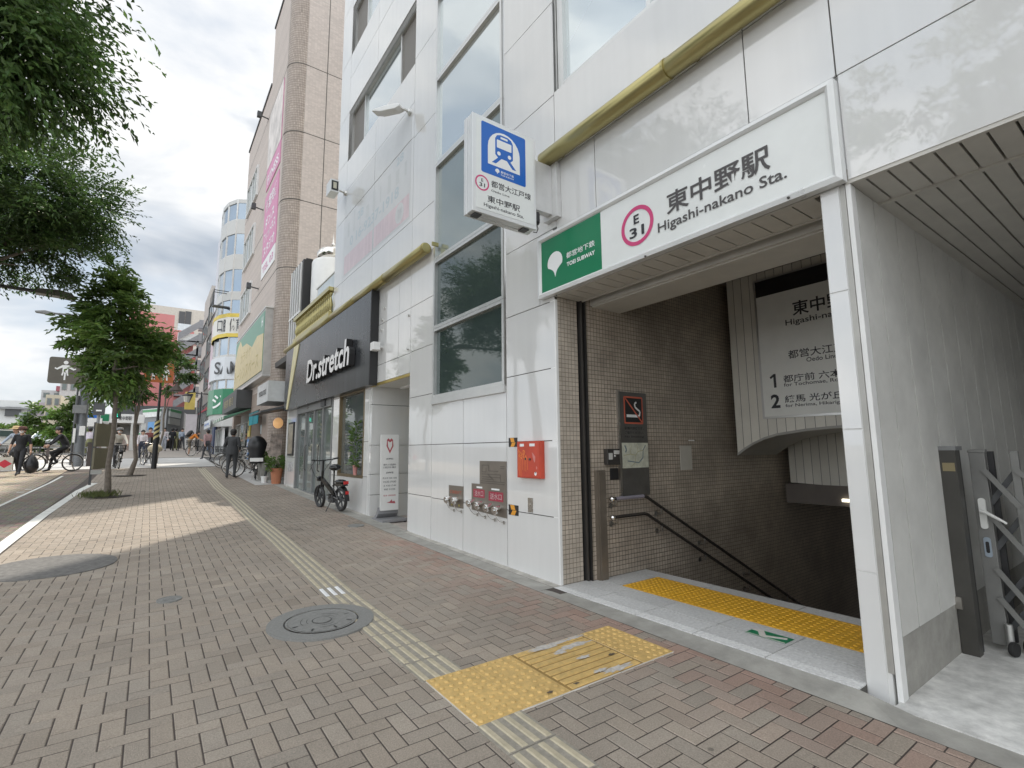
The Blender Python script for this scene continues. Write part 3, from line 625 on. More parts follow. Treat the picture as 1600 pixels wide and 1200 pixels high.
# ------------------------------------------------------------------ station signs
def pxbox(X, l, r, t, b_):          # box (a,b) on the street-facing plane X from four photo pixels: left, right, top, bottom points
    return (-fx(*l, X).y, fx(*b_, X).z, -fx(*r, X).y, fx(*t, X).z)
SX = 3.505
t = thing('station_sign', 'long white station sign board with a green end panel above the stair mouth', 'sign', (3.54, 2.8, 3.1))
fr = FACE(SX); sy0, sy1, sz0, sz1 = 4.31, 1.19, 3.105, 3.82
b = B()
pr = [(0, 3.562), (0, SX-.012), (.035, SX-.022), (.055, SX-.008), (.06, SX+.006)]   # rolled frame section: inset from edge, X
def framed(b, ya, yb, za, zb, prof):
    for (i0, xa), (i1, xb) in zip(prof, prof[1:]):
        c0 = [(xa, ya-i0, za+i0), (xa, yb+i0, za+i0), (xa, yb+i0, zb-i0), (xa, ya-i0, zb-i0)]; c1 = [(xb, ya-i1, za+i1), (xb, yb+i1, za+i1), (xb, yb+i1, zb-i1), (xb, ya-i1, zb-i1)]
        for k in range(4): q = (k+1) % 4; b.face([c0[k], c0[q], c1[q], c1[k]])
framed(b, sy0, sy1, sz0, sz1, pr); b.obj('frame', mat('frame_white', (.70, .71, .70), .3, .15, var=.05), t)
SF = SX+.004
B().box(SF, SF+.03, sy1+.055, sy0-.055, sz0+.055, sz1-.055).obj('face_panel', SIGNW, t)
gb = pxbox(SF, (853, 400), (939.5, 380), (939.5, 342), (939.5, 424)); gy1 = gb[2]
B().box(SF-.003, SF, sy0-.058, -gy1, sz0+.057, sz1-.063).obj('green_panel', GREEN, t)
fr = FACE(SF-.0035)
GINK = mat('sign_ink', (.075, .07, .07), .5, var=0); WINK = mat('white_ink', (.82, .83, .82), .4, var=0)
c0 = fx(995.5, 352.5, SF); rr0 = .5*abs(fx(970, 358, SF).y-fx(1020.5, 347, SF).y)
b = B(); ring(b, (-c0.y, c0.z), rr0*.80, rr0*1.0, fr, .0); b.obj('line_ring', MAG, t)
def lab(parent, s, X, bl, br, tl, m, name='lettering', bold=.01, ysh=0):
    p0, p1, p2 = fx(*bl, X), fx(*br, X), fx(*tl, X)
    return txt(parent, name, s, FACE(X), (-p0.y, (p0.z+p1.z)/2, -p1.y, p2.z), m, bold, 0)
LX = SF-.005
for px, py in ((1232, 309), (1008.5, 400.5), (870, 462)):
    p = fx(px, py, SX-.02); b = B(); b.lathe([(0, .012), (.008, .01), (.010, 0)], p, (-1, 0, 0), 10); b.obj('screw', DSTEEL, t)
def tx(parent, s, X, y0, z0, y1, z1, m, bold=.01): return txt(parent, 'lettering', s, FACE(X), (-y0, z0, -y1, z1), m, bold, 0)
tx(t, 'E', LX, 2.90, 3.462, 2.838, 3.548, INK, .02); tx(t, '31', LX, 2.955, 3.335, 2.785, 3.432, INK, .02)
tx(t, '東中野駅', LX, 2.535, 3.402, 1.635, 3.60, GINK, .016); tx(t, 'Higashi-nakano Sta.', LX, 2.635, 3.255, 1.53, 3.37, GINK, .012)
tx(t, '都営地下鉄', LX, 3.83, 3.436, 3.405, 3.502, WINK, .01); tx(t, 'TOEI SUBWAY', LX, 3.825, 3.347, 3.405, 3.393, WINK, .03)
def ginkgo(parent, fr, cx, cy, s, m, name='leaf_emblem'):
    pts = []
    for i in range(15): a = radians(200-i*220/14); pts.append((cx+s*cos(a), cy+s*.95*sin(a)))
    pts += [(cx+s*.60, cy-s*.52), (cx+s*.30, cy-s*.74), (cx+s*.12, cy-s*1.02), (cx+s*.02, cy-s*1.36), (cx-s*.08, cy-s*1.02), (cx-s*.24, cy-s*.74), (cx-s*.54, cy-s*.53)]
    return B().prism(pts[::-1], fr, -.001, .001).obj(name, m, parent)
p = fx(866.5, 393.5, LX); ginkgo(t, fr, -p.y, p.z-.118, .125, WINK)
# projecting box sign
PY = 4.0
def pb(px, py): q = fy(px, py, PY); return q
t = thing('projecting_sign', 'white box sign with a blue train pictogram sticking out from the wall', 'sign', (3.3, 4.08, 3.75))
tl, br_ = fy(738, 174, PY), fy(838.5, 359.5, PY)
sx0, sx1, zt, zb = tl.x, br_.x, tl.z, br_.z
fr = ((0, PY, 0), (1, 0, 0), (0, 0, 1))
b = B()
for ya, yb, i in ((PY, PY+.028, 0), (PY+.034, PY+.066, .004), (PY+.072, PY+.104, .004), (PY+.11, PY+.165, 0)):
    b.box(sx0-.0+i, sx1-i, ya, yb, zb+i, zt-i)
b.box(sx0+.01, sx1-.01, PY+.02, PY+.15, zb+.01, zt-.01); b.obj('case', mat('case_white', (.72, .73, .73), .3, .2, var=.04), t, bevel=.004)
b = B(); b.prism(rect2(sx0+.045, zb+.045, sx1-.03, zt-.035), fr, .0, .003); b.obj('face_panel', SIGNW, t)
def q2(px, py, Y=PY-.004): p = fy(px, py, Y); return (p.x, p.z)
a0, b1 = q2(752, 187.5); a1, b0 = q2(821.5, 293)
b1 = (q2(752, 187.5)[1]+q2(821, 218)[1])/2; b0 = (q2(752.5, 267)[1]+q2(821, 293)[1])/2
B().prism(rrect(a0, b0, a1, b1, .02), fr, .003, .005).obj('blue_panel', BLUE, t)
W_, Hh = a1-a0, b1-b0
def U2(u, v): return (a0+u*W_, b0+v*Hh)     # unit square of the pictogram
arch = [U2(.14, .20), U2(.86, .20)]+[U2(.86, .55)]+[U2(.5+.36*cos(radians(k)), .55+.36*sin(radians(k))) for k in range(15, 180, 15)]+[U2(.14, .55)]
B().prism(arch, fr, .005, .006).obj('tunnel', WINK, t)
def rr2(u0, v0, u1, v1, r): return rrect(*U2(u0, v0), *U2(u1, v1), r)
b = B(); b.prism([U2(.30, .44), U2(.36, .385), U2(.64, .385), U2(.70, .44), U2(.70, .76), U2(.66, .83), U2(.58, .86), U2(.42, .86), U2(.34, .83), U2(.30, .76)], fr, .006, .007)
b.prism([U2(.36, .385), U2(.44, .385), U2(.315, .255), U2(.225, .255)], fr, .0061, .0071); b.prism([U2(.56, .385), U2(.64, .385), U2(.775, .255), U2(.685, .255)], fr, .0061, .0071); b.obj('train', BLUE, t)
b = B(); b.prism(rr2(.335, .585, .665, .745, .008), fr, .007, .008); b.prism(rr2(.42, .785, .58, .825, .004), fr, .007, .008)
for u in (.38, .62): b.prism(circ(U2(u, .475), .022, 20), fr, .007, .008)
b.obj('train_windows', WINK, t)
txt(t, 'lettering', '都営地下鉄', fr, (*U2(.42, .095), *U2(.72, .145)), WINK, .01, .006)
txt(t, 'lettering', 'TOEI SUBWAY', fr, (*U2(.42, .05), *U2(.72, .078)), WINK, .02, .006)
ginkgo(t, ((0, PY-.006, 0), (1, 0, 0), (0, 0, 1)), *U2(.345, .115), .026, WINK)
def lb(s, l, r_, tp, m=INK, bold=.012): 
    p0, p1, p2 = q2(*l), q2(*r_), q2(*tp); txt(t, 'lettering', s, fr, (p0[0], (p0[1]+p1[1])/2, p1[0], p2[1]), m, bold, .004)
lb('都営大江戸線', (767.5, 291.5), (829.5, 314), (767.5, 281)); lb('Oedo Line', (767.5, 299), (796, 309), (767.5, 295.5))
lb('東中野駅', (761.5, 315), (812.5, 332), (761.5, 304)); lb('Higashi-nakano Sta.', (756, 323.5), (818.5, 343), (756, 316))
c0 = q2(753.5, 285.5); b = B(); ring(b, c0, .067, .083, fr, .004); b.obj('line_ring', MAG, t)
txt(t, 'lettering', 'E', fr, (c0[0]-.012, c0[1]+.01, c0[0]+.012, c0[1]+.045), INK, .02, .004); txt(t, 'lettering', '31', fr, (c0[0]-.034, c0[1]-.042, c0[0]+.034, c0[1]+.0), INK, .02, .004)
b = B(); b.box(sx1, 3.50, 4.04, 4.13, 4.02, 4.60); b.box(3.50, 3.568, 3.96, 4.20, 3.98, 4.63); b.obj('bracket', mat('bracket_white', (.66, .66, .65), .35, .3, var=.08), t, bevel=.004)
b = B(); b.box(sx0+.05, sx0+.13, PY+.03, PY+.12, zb-.012, zb+.012); b.obj('hinge', DGREY, t); B().box(sx1-.16, sx1-.08, PY+.03, PY+.12, zb-.012, zb+.012).obj('hinge', DGREY, t)
t = thing('sensor_lamp', 'small black cylinder sensor with loose wires under the box sign corner', 'sensor', (sx1+.03, 4.08, zb+.05))
b = B(); b.lathe([(0, .07), (.036, .07), (.04, .05), (.04, -.04), (.03, -.06), (0, -.06)], (sx1+.045, 4.06, zb+.16), n=20); b.box(sx1, sx1+.02, 4.03, 4.09, zb+.1, zb+.2); b.obj('housing', BLACK, t)
b = B(); b.tube([(sx1+.05, 4.06, zb+.10), (sx1+.06, 4.05, zb+.05), (sx1+.04, 4.05, zb+.0), (sx1, 4.06, zb+.0)], .006, 6); b.tube([(sx1+.035, 4.05, zb+.10), (sx1+.035, 4.05, zb+.04), (sx1+.01, 4.06, zb+.02)], .006, 6); b.obj('cable', DSTEEL, t)
# sign on the bulkhead inside the stairwell
BX = 6.765
t = thing('direction_sign', 'white station direction board hanging inside the dark stairwell', 'sign', (BX, 2.5, 1.8))
b = B(); b.box(BX, 6.79, 1.40, 3.53, 1.79, 3.73); b.obj('frame', ALU, t)
B().box(BX-.004, BX, 1.42, 3.50, 1.82, 3.48).obj('face_panel', mat('dim_sign', (.82, .83, .79), .4, var=.04), t)
B().box(BX-.005, BX, 1.42, 3.50, 3.48, 3.705).obj('black_band', BLACK, t)
LX = BX-.0055
tx(t, '東中野駅', LX, 3.03, 3.115, 2.20, 3.31, INK, .016); tx(t, 'Higashi-nakano Sta.', LX, 3.13, 2.985, 2.05, 3.085, INK)
tx(t, '都営大江戸線', LX, 3.13, 2.558, 2.32, 2.67, INK); tx(t, 'Oedo Line', LX, 2.91, 2.488, 2.55, 2.545, INK)
B().prism([(-3.345, 2.20), (-3.312, 2.20), (-3.312, 2.385), (-3.34, 2.385), (-3.395, 2.345), (-3.38, 2.322), (-3.345, 2.345)], FACE(LX), -.0005, 0).obj('lettering', INK, t); tx(t, '2', LX, 3.40, 1.925, 3.28, 2.11, INK, .03)
tx(t, '都庁前 六本木 大門', LX, 3.217, 2.252, 2.10, 2.35, INK); tx(t, 'for Tochomae, Roppongi, Daimon', LX, 3.215, 2.185, 2.0, 2.245, INK)
tx(t, '練馬 光が丘 方面', LX, 3.217, 1.985, 2.22, 2.082, INK); tx(t, 'for Nerima, Hikarigaoka', LX, 3.215, 1.915, 2.42, 1.968, INK)
# ------------------------------------------------------------------ things on the mosaic wall and rails
MY = 4.05
mfr = ((0, MY, 0), (1, 0, 0), (0, 0, 1))
def mb(px, py): q = fy(px, py, MY); return (q.x, q.z)
c = lambda a, b_: (930+a/5, 600+b_/5)
x0, z1 = mb(*c(172, 58)); x1, z0 = mb(*c(415, 862)); x1 = mb(*c(395, 300))[0]
t = thing('notice_panel', 'brushed steel panel with no smoking sign and map on mosaic wall', 'notice board', ((x0+x1)/2, MY, z0))
B().box(x0, x1, MY-.02, MY, z0, z1).obj('back_plate', mat('dull_steel', (.16, .155, .145), .35, .6, var=.2), t)
B().box(x0-.03, x0, MY-.03, MY, z0, z1+.01).obj('edge_strip', STEEL, t)
fr = ((0, MY-.021, 0), (1, 0, 0), (0, 0, 1))
p0 = mb(*c(217, 292)); p1 = mb(*c(355, 95)); ORG = mat('no_smoking_red', (.55, .12, .07), .4)
cxm = x0+.06; nsx0, nsx1, nsz0, nsz1 = p0[0], p1[0], 1.70, 2.03
s = B(); s.prism(rrect(nsx0, nsz0, nsx1, nsz1, .02), fr, 0, .002); so_ = s.obj('no_smoking_sign', ORG, t)
B().prism(rect2(nsx0+.02, nsz0+.02, nsx1-.02, nsz1-.02), fr, .002, .003).obj('black_field', BLACK, so_)
w_ = nsx1-nsx0; h_ = nsz1-nsz0; u = lambda a, b_: (nsx0+a*w_, nsz0+b_*h_)
s = B(); s.prism(rect2(*u(.12, .24), *u(.80, .34)), fr, .003, .0035)
for a, b_, a2, b2 in ((.80, .30, .84, .46), (.84, .46, .70, .54), (.70, .54, .58, .62), (.58, .62, .56, .74), (.56, .74, .66, .80)):
    A_, B_ = V((*u(a, b_), 0)), V((*u(a2, b2), 0)); n_ = (B_-A_).orthogonal(); n_ = V((-(B_-A_).y, (B_-A_).x, 0)).normalized()*.011
    s.prism([tuple((A_+n_)[:2]), tuple((A_-n_)[:2]), tuple((B_-n_)[:2]), tuple((B_+n_)[:2])], fr, .003, .0036)
s.obj('cigarette', WINK, so_)
s = B(); A_, B_ = V((*u(.08, .92), 0)), V((*u(.92, .08), 0)); n_ = V((-(B_-A_).y, (B_-A_).x, 0)).normalized()*.009
s.prism([tuple((A_+n_)[:2]), tuple((A_-n_)[:2]), tuple((B_-n_)[:2]), tuple((B_+n_)[:2])], fr, .003, .0042); s.obj('slash', ORG, so_)
PI_ = mat('panel_ink', (.03, .03, .03), .5, var=0)
txt(t, 'lettering', '駅構内禁煙です。', fr, (nsx0, 1.63, nsx1, 1.665), PI_, .01, .001); txt(t, 'lettering', 'ご協力ください。', fr, (nsx0, 1.58, nsx1, 1.612), PI_, .01, .001); txt(t, 'lettering', 'No Smoking', fr, (nsx0, 1.53, nsx1, 1.56), PI_, .01, .001)
m = mat('map_paper', (.55, .56, .46), .4, var=.25, sc=14)
mo = B(); mo.prism(rect2(x0+.02, 1.18, x1-.01, 1.475), fr, 0, .004); mo = mo.obj('map', m, t)
mw, mh = x1-x0-.03, .295; u = lambda a, b_: (x0+.02+a*mw, 1.18+b_*mh)
def road(b, pts, w_):
    for p, q in zip(pts, pts[1:]):
        A_, B_ = V((*u(*p), 0)), V((*u(*q), 0)); n_ = V((-(B_-A_).y, (B_-A_).x, 0)).normalized()*w_; b.prism([tuple((A_+n_)[:2]), tuple((A_-n_)[:2]), tuple((B_-n_)[:2]), tuple((B_+n_)[:2])], fr, .004, .0045)
s = B(); road(s, [(.9, .9), (.8, .7), (.78, .4), (.62, .2), (.2, .28)], .006); road(s, [(.1, .9), (.16, .72), (.12, .62)], .010); s.obj('map_river', mat('map_blue', (.16, .22, .25), .5), mo)
s = B(); road(s, [(.05, .5), (.3, .55), (.5, .5), (.6, .65), (.8, .7)], .004); road(s, [(.3, .55), (.35, .9)], .003); road(s, [(.5, .5), (.48, .2), (.3, .05)], .003); road(s, [(.6, .65), (.55, .95)], .003); s.obj('map_roads', mat('map_road', (.42, .40, .22), .5), mo)
def wallbox(name, label, cat, ax, az, bx, bz, d, m, extra=None):
    t = thing(name, label, cat, ((ax+bx)/2, MY, min(az, bz))); B().box(ax, bx, MY-d, MY, az, bz).obj('case', m, t, bevel=.003)
    if extra: extra(t)
    return t
p0 = mb(*c(70, 632)); p1 = mb(*c(160, 508))
def ex(t):
    fr = ((0, MY-.061, 0), (1, 0, 0), (0, 0, 1)); B().prism(rect2(p0[0]+.015, p0[1]+.06, p0[0]+.075, p1[1]-.045), fr, 0, .004).obj('display', mat('panel_label', (.55, .55, .52), .5), t)
    B().prism(rect2(p0[0]+.10, p1[1]-.06, p1[0]-.01, p1[1]-.015), fr, 0, .004).obj('speaker_label', mat('panel_label', (.5, .5, .5), .5), t); B().prism(circ((p0[0]+.112, p0[1]+.10), .009, 12), fr, 0, .008).obj('button', WINK, t)
wallbox('intercom', 'small dark call box with a white label left of the steel notice panel', 'intercom', p0[0], p0[1], p1[0], p1[1], .06, DSTEEL, ex)
p0 = mb(*c(115, 748)); p1 = mb(*c(172, 657)); wallbox('switch_plate', 'blank dark plate just below the call box on the mosaic wall', 'switch', p0[0], p0[1], p1[0], p1[1], .02, BLACK)
p0 = mb(*c(668, 668)); p1 = mb(*c(748, 487)); q = wallbox('paper_notice', 'sheet of white paper pinned on the mosaic wall deeper in the stairwell', 'notice', p0[0], 1.125, p1[0], 1.44, .006, mat('paper', (.56, .54, .48), .7, var=.06))
B().box(p0[0]+.20, p1[0]+.08, MY-.004, MY, 1.50, 1.515).obj('tape', WINK, q)
def handrail(zs, label):
    t = thing('handrail', label, 'handrail', (4.2, 3.95, zs-.1)); Y = 3.955; b = B(); b.tube([(4.24, Y, zs), (4.74, Y, zs), (4.80, Y, zs-.012), (4.86, Y, zs-.045), (10.5, Y, zs-.045-.525*5.64)], .019, 14); b.obj('rail', mat('rail_dark', (.11, .10, .092), .25, .75), t, smooth=True)
    b = B(); b.ball((4.215, Y, zs), .036, 14, sc=(.9, 1, .85)); b.obj('end_knob', CHROME, t, smooth=True)
    for x in (4.28, 5.06, 5.9, 6.9, 7.9):
        z = zs if x < 4.8 else zs-.045-.525*(x-4.86); b = B(); b.tube([(x, Y, z-.015), (x, Y+.005, z-.075), (x, Y+.06, z-.085)], .011, 8); b.lathe([(0, 0), (.03, 0), (.03, .012)], (x, MY-.014, z-.085), (0, 1, 0), 14); b.obj('bracket', STEEL, t, smooth=True)
    return t
h = handrail(.853, 'upper dark handrail descending along the mosaic stair wall'); handrail(.652, 'lower dark handrail running parallel below the other one')
b = B(); b.tube([(4.27, 3.955, .853), (4.74, 3.955, .853)], .0205, 14); b.obj('grip_sleeve', mat('sleeve_grey', (.30, .28, .33), .4, .2), h, smooth=True)
# ------------------------------------------------------------------ fittings on the outer wall
def fb(X, l, t_): return fx(*l, X), fx(*t_, X)
c = lambda a, b_: (690+a/7.5, 670+b_/7.5)
q = lambda a, b_, X=3.56: (-fx(*c(a, b_), X).y, fx(*c(a, b_), X).z)
a0, b1 = q(883, 152, 3.51); a1, b0 = q(1163, 597, 3.51); b1 = 1.50; b0 = 1.085
t = thing('hydrant_cabinet', 'red metal cabinet with scratched graffiti on the white wall', 'cabinet', (3.53, -(a0+a1)/2, b0))
fr = FACE(3.51)
B().box(3.51, 3.57, -a0, -a1, b0, b1).obj('body', RED, t, bevel=.004); w_, h_ = a1-a0, b1-b0; u = lambda x, y: (a0+x*w_, b0+y*h_)
B().prism(rect2(*u(.03, .03), *u(.97, .97)), fr, 0, .004).obj('door', RED, t)
b = B(); b.prism(rect2(*u(.14, .86), *u(.32, .935)), fr, .004, .005); b.prism(rect2(*u(.56, .86), *u(.78, .935)), fr, .004, .005); b.obj('label_plate', WINK, t)
b = B(); b.prism(circ(u(.39, .52), .012, 14), fr, .004, .012); b.prism(circ(u(.58, .51), .014, 14), fr, .004, .014); b.obj('lock', DSTEEL, t)
GR = mat('graffiti_orange', (.80, .24, .05), .5); b = B(); rg = random.Random(4)
def stroke(b, p, q_, w_, fr, d=.0045):
    A_, B_ = V((*p, 0)), V((*q_, 0)); n_ = V((-(B_-A_).y, (B_-A_).x, 0)).normalized()*w_; b.prism([tuple((A_+n_)[:2]), tuple((A_-n_)[:2]), tuple((B_-n_)[:2]), tuple((B_+n_)[:2])], fr, d-.0004, d)
for (xa, ya, xb, yb) in ((.07, .78, .15, .68), (.15, .68, .10, .60), (.10, .60, .17, .56), (.06, .70, .12, .74), (.18, .72, .24, .58), (.24, .58, .20, .52), (.16, .60, .26, .66), (.28, .76, .30, .56), (.30, .76, .36, .72), (.36, .72, .32, .62), (.36, .56, .40, .62), (.40, .62, .44, .50), (.30, .56, .40, .50)):
    stroke(b, u(xa, ya), u(xb, yb), .0055, fr)
for x, ya, yb in ((.07, .70, .20), (.13, .62, .06), (.18, .56, .04), (.25, .54, .22), (.33, .55, .20), (.39, .5, .18), (.45, .55, .22)): stroke(b, u(x, ya), u(x+rg.uniform(-.01, .02), yb), .0026, fr)
b.obj('graffiti', GR, t)
b = B(); b.prism([u(.66, .70), u(.72, .66), u(.80, .58), u(.79, .46), u(.76, .42), u(.71, .52)][::-1], fr, .004, .0047); b.prism([u(.83, .34), u(.87, .30), u(.86, .24), u(.83, .26)][::-1], fr, .004, .0047); b.obj('scrape', mat('scrape_pink', (.58, .22, .20), .6), t)
b = B(); b.prism(circ(u(.80, .13), .021, 18), fr, .004, .0046); b.prism(circ(u(.80, .16), .012, 3), fr, .0046, .005, 1); b.obj('sticker', [WINK, INK], t)
TB, TO = mat('tape_black', (.015, .013, .012), .4), mat('tape_orange', (.75, .33, .03), .4)
def tape(label, a0, b0, a1, b1):
    t = thing('hazard_tape', label, 'tape', (3.567, -(a0+a1)/2, b0)); fr = FACE(3.5685); w_, h_ = a1-a0, b1-b0; u = lambda x, y: (a0+x*w_, b0+y*h_)
    B().prism(rect2(a0, b0, a1, b1), fr, 0, .001).obj('black_tape', TB, t)
    b = B()
    for y0, s in ((.52, .22), (.02, 0)): b.prism([u(.22+s*.3, y0), u(.62+s*.3, y0), u(.80-s, y0+.46), u(.40-s, y0+.46)], fr, .001, .0016)
    b.obj('orange_stripe', TO, t)
p, r_ = q(780, 215), q(882, 133); tape('black and orange hazard tape beside the top corner of the red cabinet', p[0], 1.44, r_[0], 1.55)
p, r_ = q(780, 1025), q(895, 918); tape('black and orange hazard tape low on the wall below the red cabinet', p[0], .635, r_[0], .755)
p, r_ = q(1008, 975), q(1062, 803); t = thing('key_plate', 'narrow steel key plate low on the wall right of the hose connections', 'plate', (3.565, -p[0], .66)); fr = FACE(3.569)
B().prism(rect2(p[0], .70, r_[0], .86), fr, 0, .004).obj('plate', STEEL, t); B().prism(circ(((p[0]+r_[0])/2, .79), .008, 12), fr, .004, .012).obj('lock', CHROME, t)
BRZ = mat('plate_bronze', (.205, .18, .15), .4, .45, var=.15); PLR = mat('plate_red', (.34, .035, .06), .5, var=.4, sc=60)
def coupling(b, y, z, m=0):
    X = 3.56; ax = V((-1, -.12, -.25)).normalized(); c = V((X, y, z)); b.lathe([(.036, -.02), (.036, .045), (.044, .05), (.044, .075), (.05, .078), (.05, .10), (.046, .112), (.02, .112), (.02, .125), (0, .125)], c, ax, 20, m)
    for k in range(2): p = c+ax*.09; s = V((0, 1, 0)) if k else V((0, -1, 0)); b.tube([p+s*.04, p+s*.062], .011, 8, m)
def chain(b, y, z, dy):
    X = 3.49; pts = [(X, y+.04*dy, z-.03), (X+.03, y+.02*dy, z-.09), (X+.045, y-.02*dy, z-.125), (X+.05, y-.06*dy, z-.13), (X+.055, y-.09*dy, z-.12)]; b.tube(pts, .004, 6); b.box(X+.045, X+.06, y-.10*dy-.007, y-.10*dy+.007, z-.15, z-.11)
p, r_ = q(350, 1040), q(765, 1040); zt = q(350, 640)[1]
t = thing('hose_inlet', 'bronze plate with four chrome hose couplings and a stepped top', 'hose inlet', (3.55, -(p[0]+r_[0])/2, .58)); fr = FACE(3.569)
a0, a1 = p[0], r_[0]-.01; am = q(445, 400)[0]
B().prism([(a0, .62), (a1, .585), (a1, 1.265), (am, 1.265), (am, .965), (a0, .965)], fr, 0, .008).obj('plate', BRZ, t)
b = B(); w_ = a1-am; u = lambda x, y: (am+x*w_, .96+y*.30)
for (xa, ya, xb, yb) in ((.1, .84, .36, .84), (.1, .84, .1, .55), (.1, .55, .26, .55), (.26, .55, .26, .72), (.36, .84, .36, .60), (.36, .60, .72, .60), (.1, .46, .8, .46), (.8, .46, .8, .18), (.1, .34, .8, .34), (.05, .16, .95, .16), (.32, .46, .56, .22), (.1, .25, .5, .25), (.05, .08, .95, .08), (.8, .72, .95, .72), (.8, .80, .95, .80)):
    stroke(b, u(xa, ya), u(xb, yb), .005, fr, .0105)
b.obj('relief_diagram', mat('relief_dark', (.13, .115, .10), .4, .4), t)
b = B(); w_ = a1-a0; b.prism(rect2(a0+.06*w_, .79, a0+.40*w_, .895), fr, .008, .010); b.prism(rect2(a0+.52*w_, .77, a0+.92*w_, .885), fr, .008, .010); b.obj('red_plate', PLR, t)
txt(t, 'lettering', '送水口', fr, (a0+.10*w_, .805, a0+.36*w_, .88), mat('plate_ink', (.5, .36, .36), .5, var=0), .01, .0105); txt(t, 'lettering', '送水口', fr, (a0+.56*w_, .79, a0+.88*w_, .865), MC['plate_ink'], .01, .0105)
b = B(); b.prism(rect2(a0+.16*w_, .91, a0+.33*w_, .932), fr, .008, .010); b.prism(rect2(a0+.60*w_, .905, a0+.82*w_, .925), fr, .008, .010); b.obj('label_plate', WINK, t)
cc = B(); ch = B()
for i, x in enumerate((.09, .33, .60, .84)):
    cb_ = B(); coupling(cb_, -(a0+x*w_), .735-.012*i); cb_.obj('coupling', CHROME, t, smooth=True)
    cb_ = B(); chain(cb_, -(a0+x*w_), .70-.012*i, 1); cb_.obj('chain', STEEL, t)
p, r_ = q(82, 935), q(255, 665); t = thing('hose_inlet', 'small bronze plate with two chrome hose couplings', 'hose inlet', (3.55, -(p[0]+r_[0])/2, .6))
a0, a1 = p[0], r_[0]-.01; w_ = a1-a0; B().prism(rect2(a0, .61, a1, .91), fr, 0, .008).obj('plate', BRZ, t)
txt(t, 'lettering', '連結送水管', fr, (a0+.1*w_, .80, a1-.1*w_, .845), mat('plate_orange', (.42, .10, .05), .5, var=0), .02, .0095)
for x in (.22, .72):
    cb_ = B(); coupling(cb_, -(a0+x*w_), .735); cb_.obj('coupling', CHROME, t, smooth=True)
    cb_ = B(); chain(cb_, -(a0+x*w_), .70, 1); cb_.obj('chain', STEEL, t)
    cb_ = B(); cb_.prism(circ((a0+(x+.02)*w_, .645), .016, 14), fr, .008, .012); cb_.obj('tag', mat('brass_tag', (.40, .36, .08), .4, .4), t)
# ------------------------------------------------------------------ folding gate in the bay
t = thing('gate_post', 'dark steel gate post fixed to the bay side wall', 'gate post', (4.86, 1.25, -.05))
b = B(); b.box(4.74, 4.83, 1.09, 1.185, -.044, 1.37); b.box(4.83, 4.90, 1.10, 1.18, -.044, 1.37, 1); b.box(4.735, 4.90, 1.085, 1.188, 1.37, 1.40, 2); b.obj('post', [mat('post_dark', (.075, .072, .065), .4, .4), BLACK, GREY], t)
b = B(); b.box(4.735, 4.741, 1.10, 1.17, 1.22, 1.28); b.obj('latch_plate', mat('latch_brass', (.32, .27, .16), .35, .6), t)
b = B(); b.box(4.72, 4.78, 1.15, 1.19, .26, .34); b.obj('hinge', STEEL, t)
t = thing('folding_gate', 'grey folding lattice gate with a white lever handle', 'gate', (5.0, .3, -.05))
GPT = mat('gate_grey', (.20, .20, .19), .45, .3, var=.1)
GX = 5.0
b = B(); b.box(GX, GX+.06, .985, 1.075, -.0, 1.35); b.box(GX-.003, GX+.063, .98, 1.08, 1.35, 1.375); b.obj('lead_post', GPT, t, bevel=.004)
b = B(); b.box(GX+.065, GX+.10, .95, .985, .02, 1.36); b.obj('back_post', BLACK, t)
ybars = [.83-.26*k for k in range(8)]
for y in ybars:
    b = B(); b.box(GX, GX+.035, y-.022, y+.022, -.01, 1.36); b.obj('upright', GPT, t, bevel=.003)
lat = B(); lat2 = B(); ys = [1.0]+ybars
for a, c_ in zip(ys, ys[1:]):
    for z in (1.10, .78, .40, .20):
        lat.bar((GX-.012, a, z+.13), (GX-.012, c_, z-.13), .035, .008, up=(1, 0, 0)); 
        lat2.bar((GX+.045, a, z-.13), (GX+.045, c_, z+.13), .035, .008, up=(1, 0, 0))
lat.obj('lattice', GPT, t); lat2.obj('lattice', DGREY, t)
b = B(); b.prism(rrect(-1.052, .80, -1.012, 1.02, .018), FACE(GX), 0, .018); b.obj('handle_plate', mat('handle_white', (.68, .68, .65), .3), t, bevel=.003)
b = B(); b.tube([(GX-.015, 1.03, .925), (GX-.06, 1.03, .93), (GX-.065, 1.0, .92), (GX-.065, .90, .855)], [.012, .013, .013, .009], 10); b.obj('handle', MC['handle_white'], t, smooth=True)
b = B(); b.prism(rrect(-1.05, .60, -1.01, .74, .016), FACE(GX), 0, .008); b.prism(rrect(-1.04, .63, -1.02, .71, .009), FACE(GX), .008, .010, 1); b.obj('lock_plate', [mat('lock_blue', (.34, .40, .46), .4, .4), BLACK], t)
b = B(); b.tube([(GX-.03, .97, .16), (GX-.03, .97, -.0)], .022, 12); b.lathe([(0, -.015), (.045, -.015), (.05, 0), (.045, .015), (0, .015)], (GX-.06, .95, .005), (.3, 1, 0), 18, 1); b.lathe([(0, -.015), (.045, -.015), (.05, 0), (.045, .015), (0, .015)], (GX+.08, .90, .005), (.2, 1, 0), 18, 1); b.obj('caster', [ALU, RUBBER], t, smooth=True)
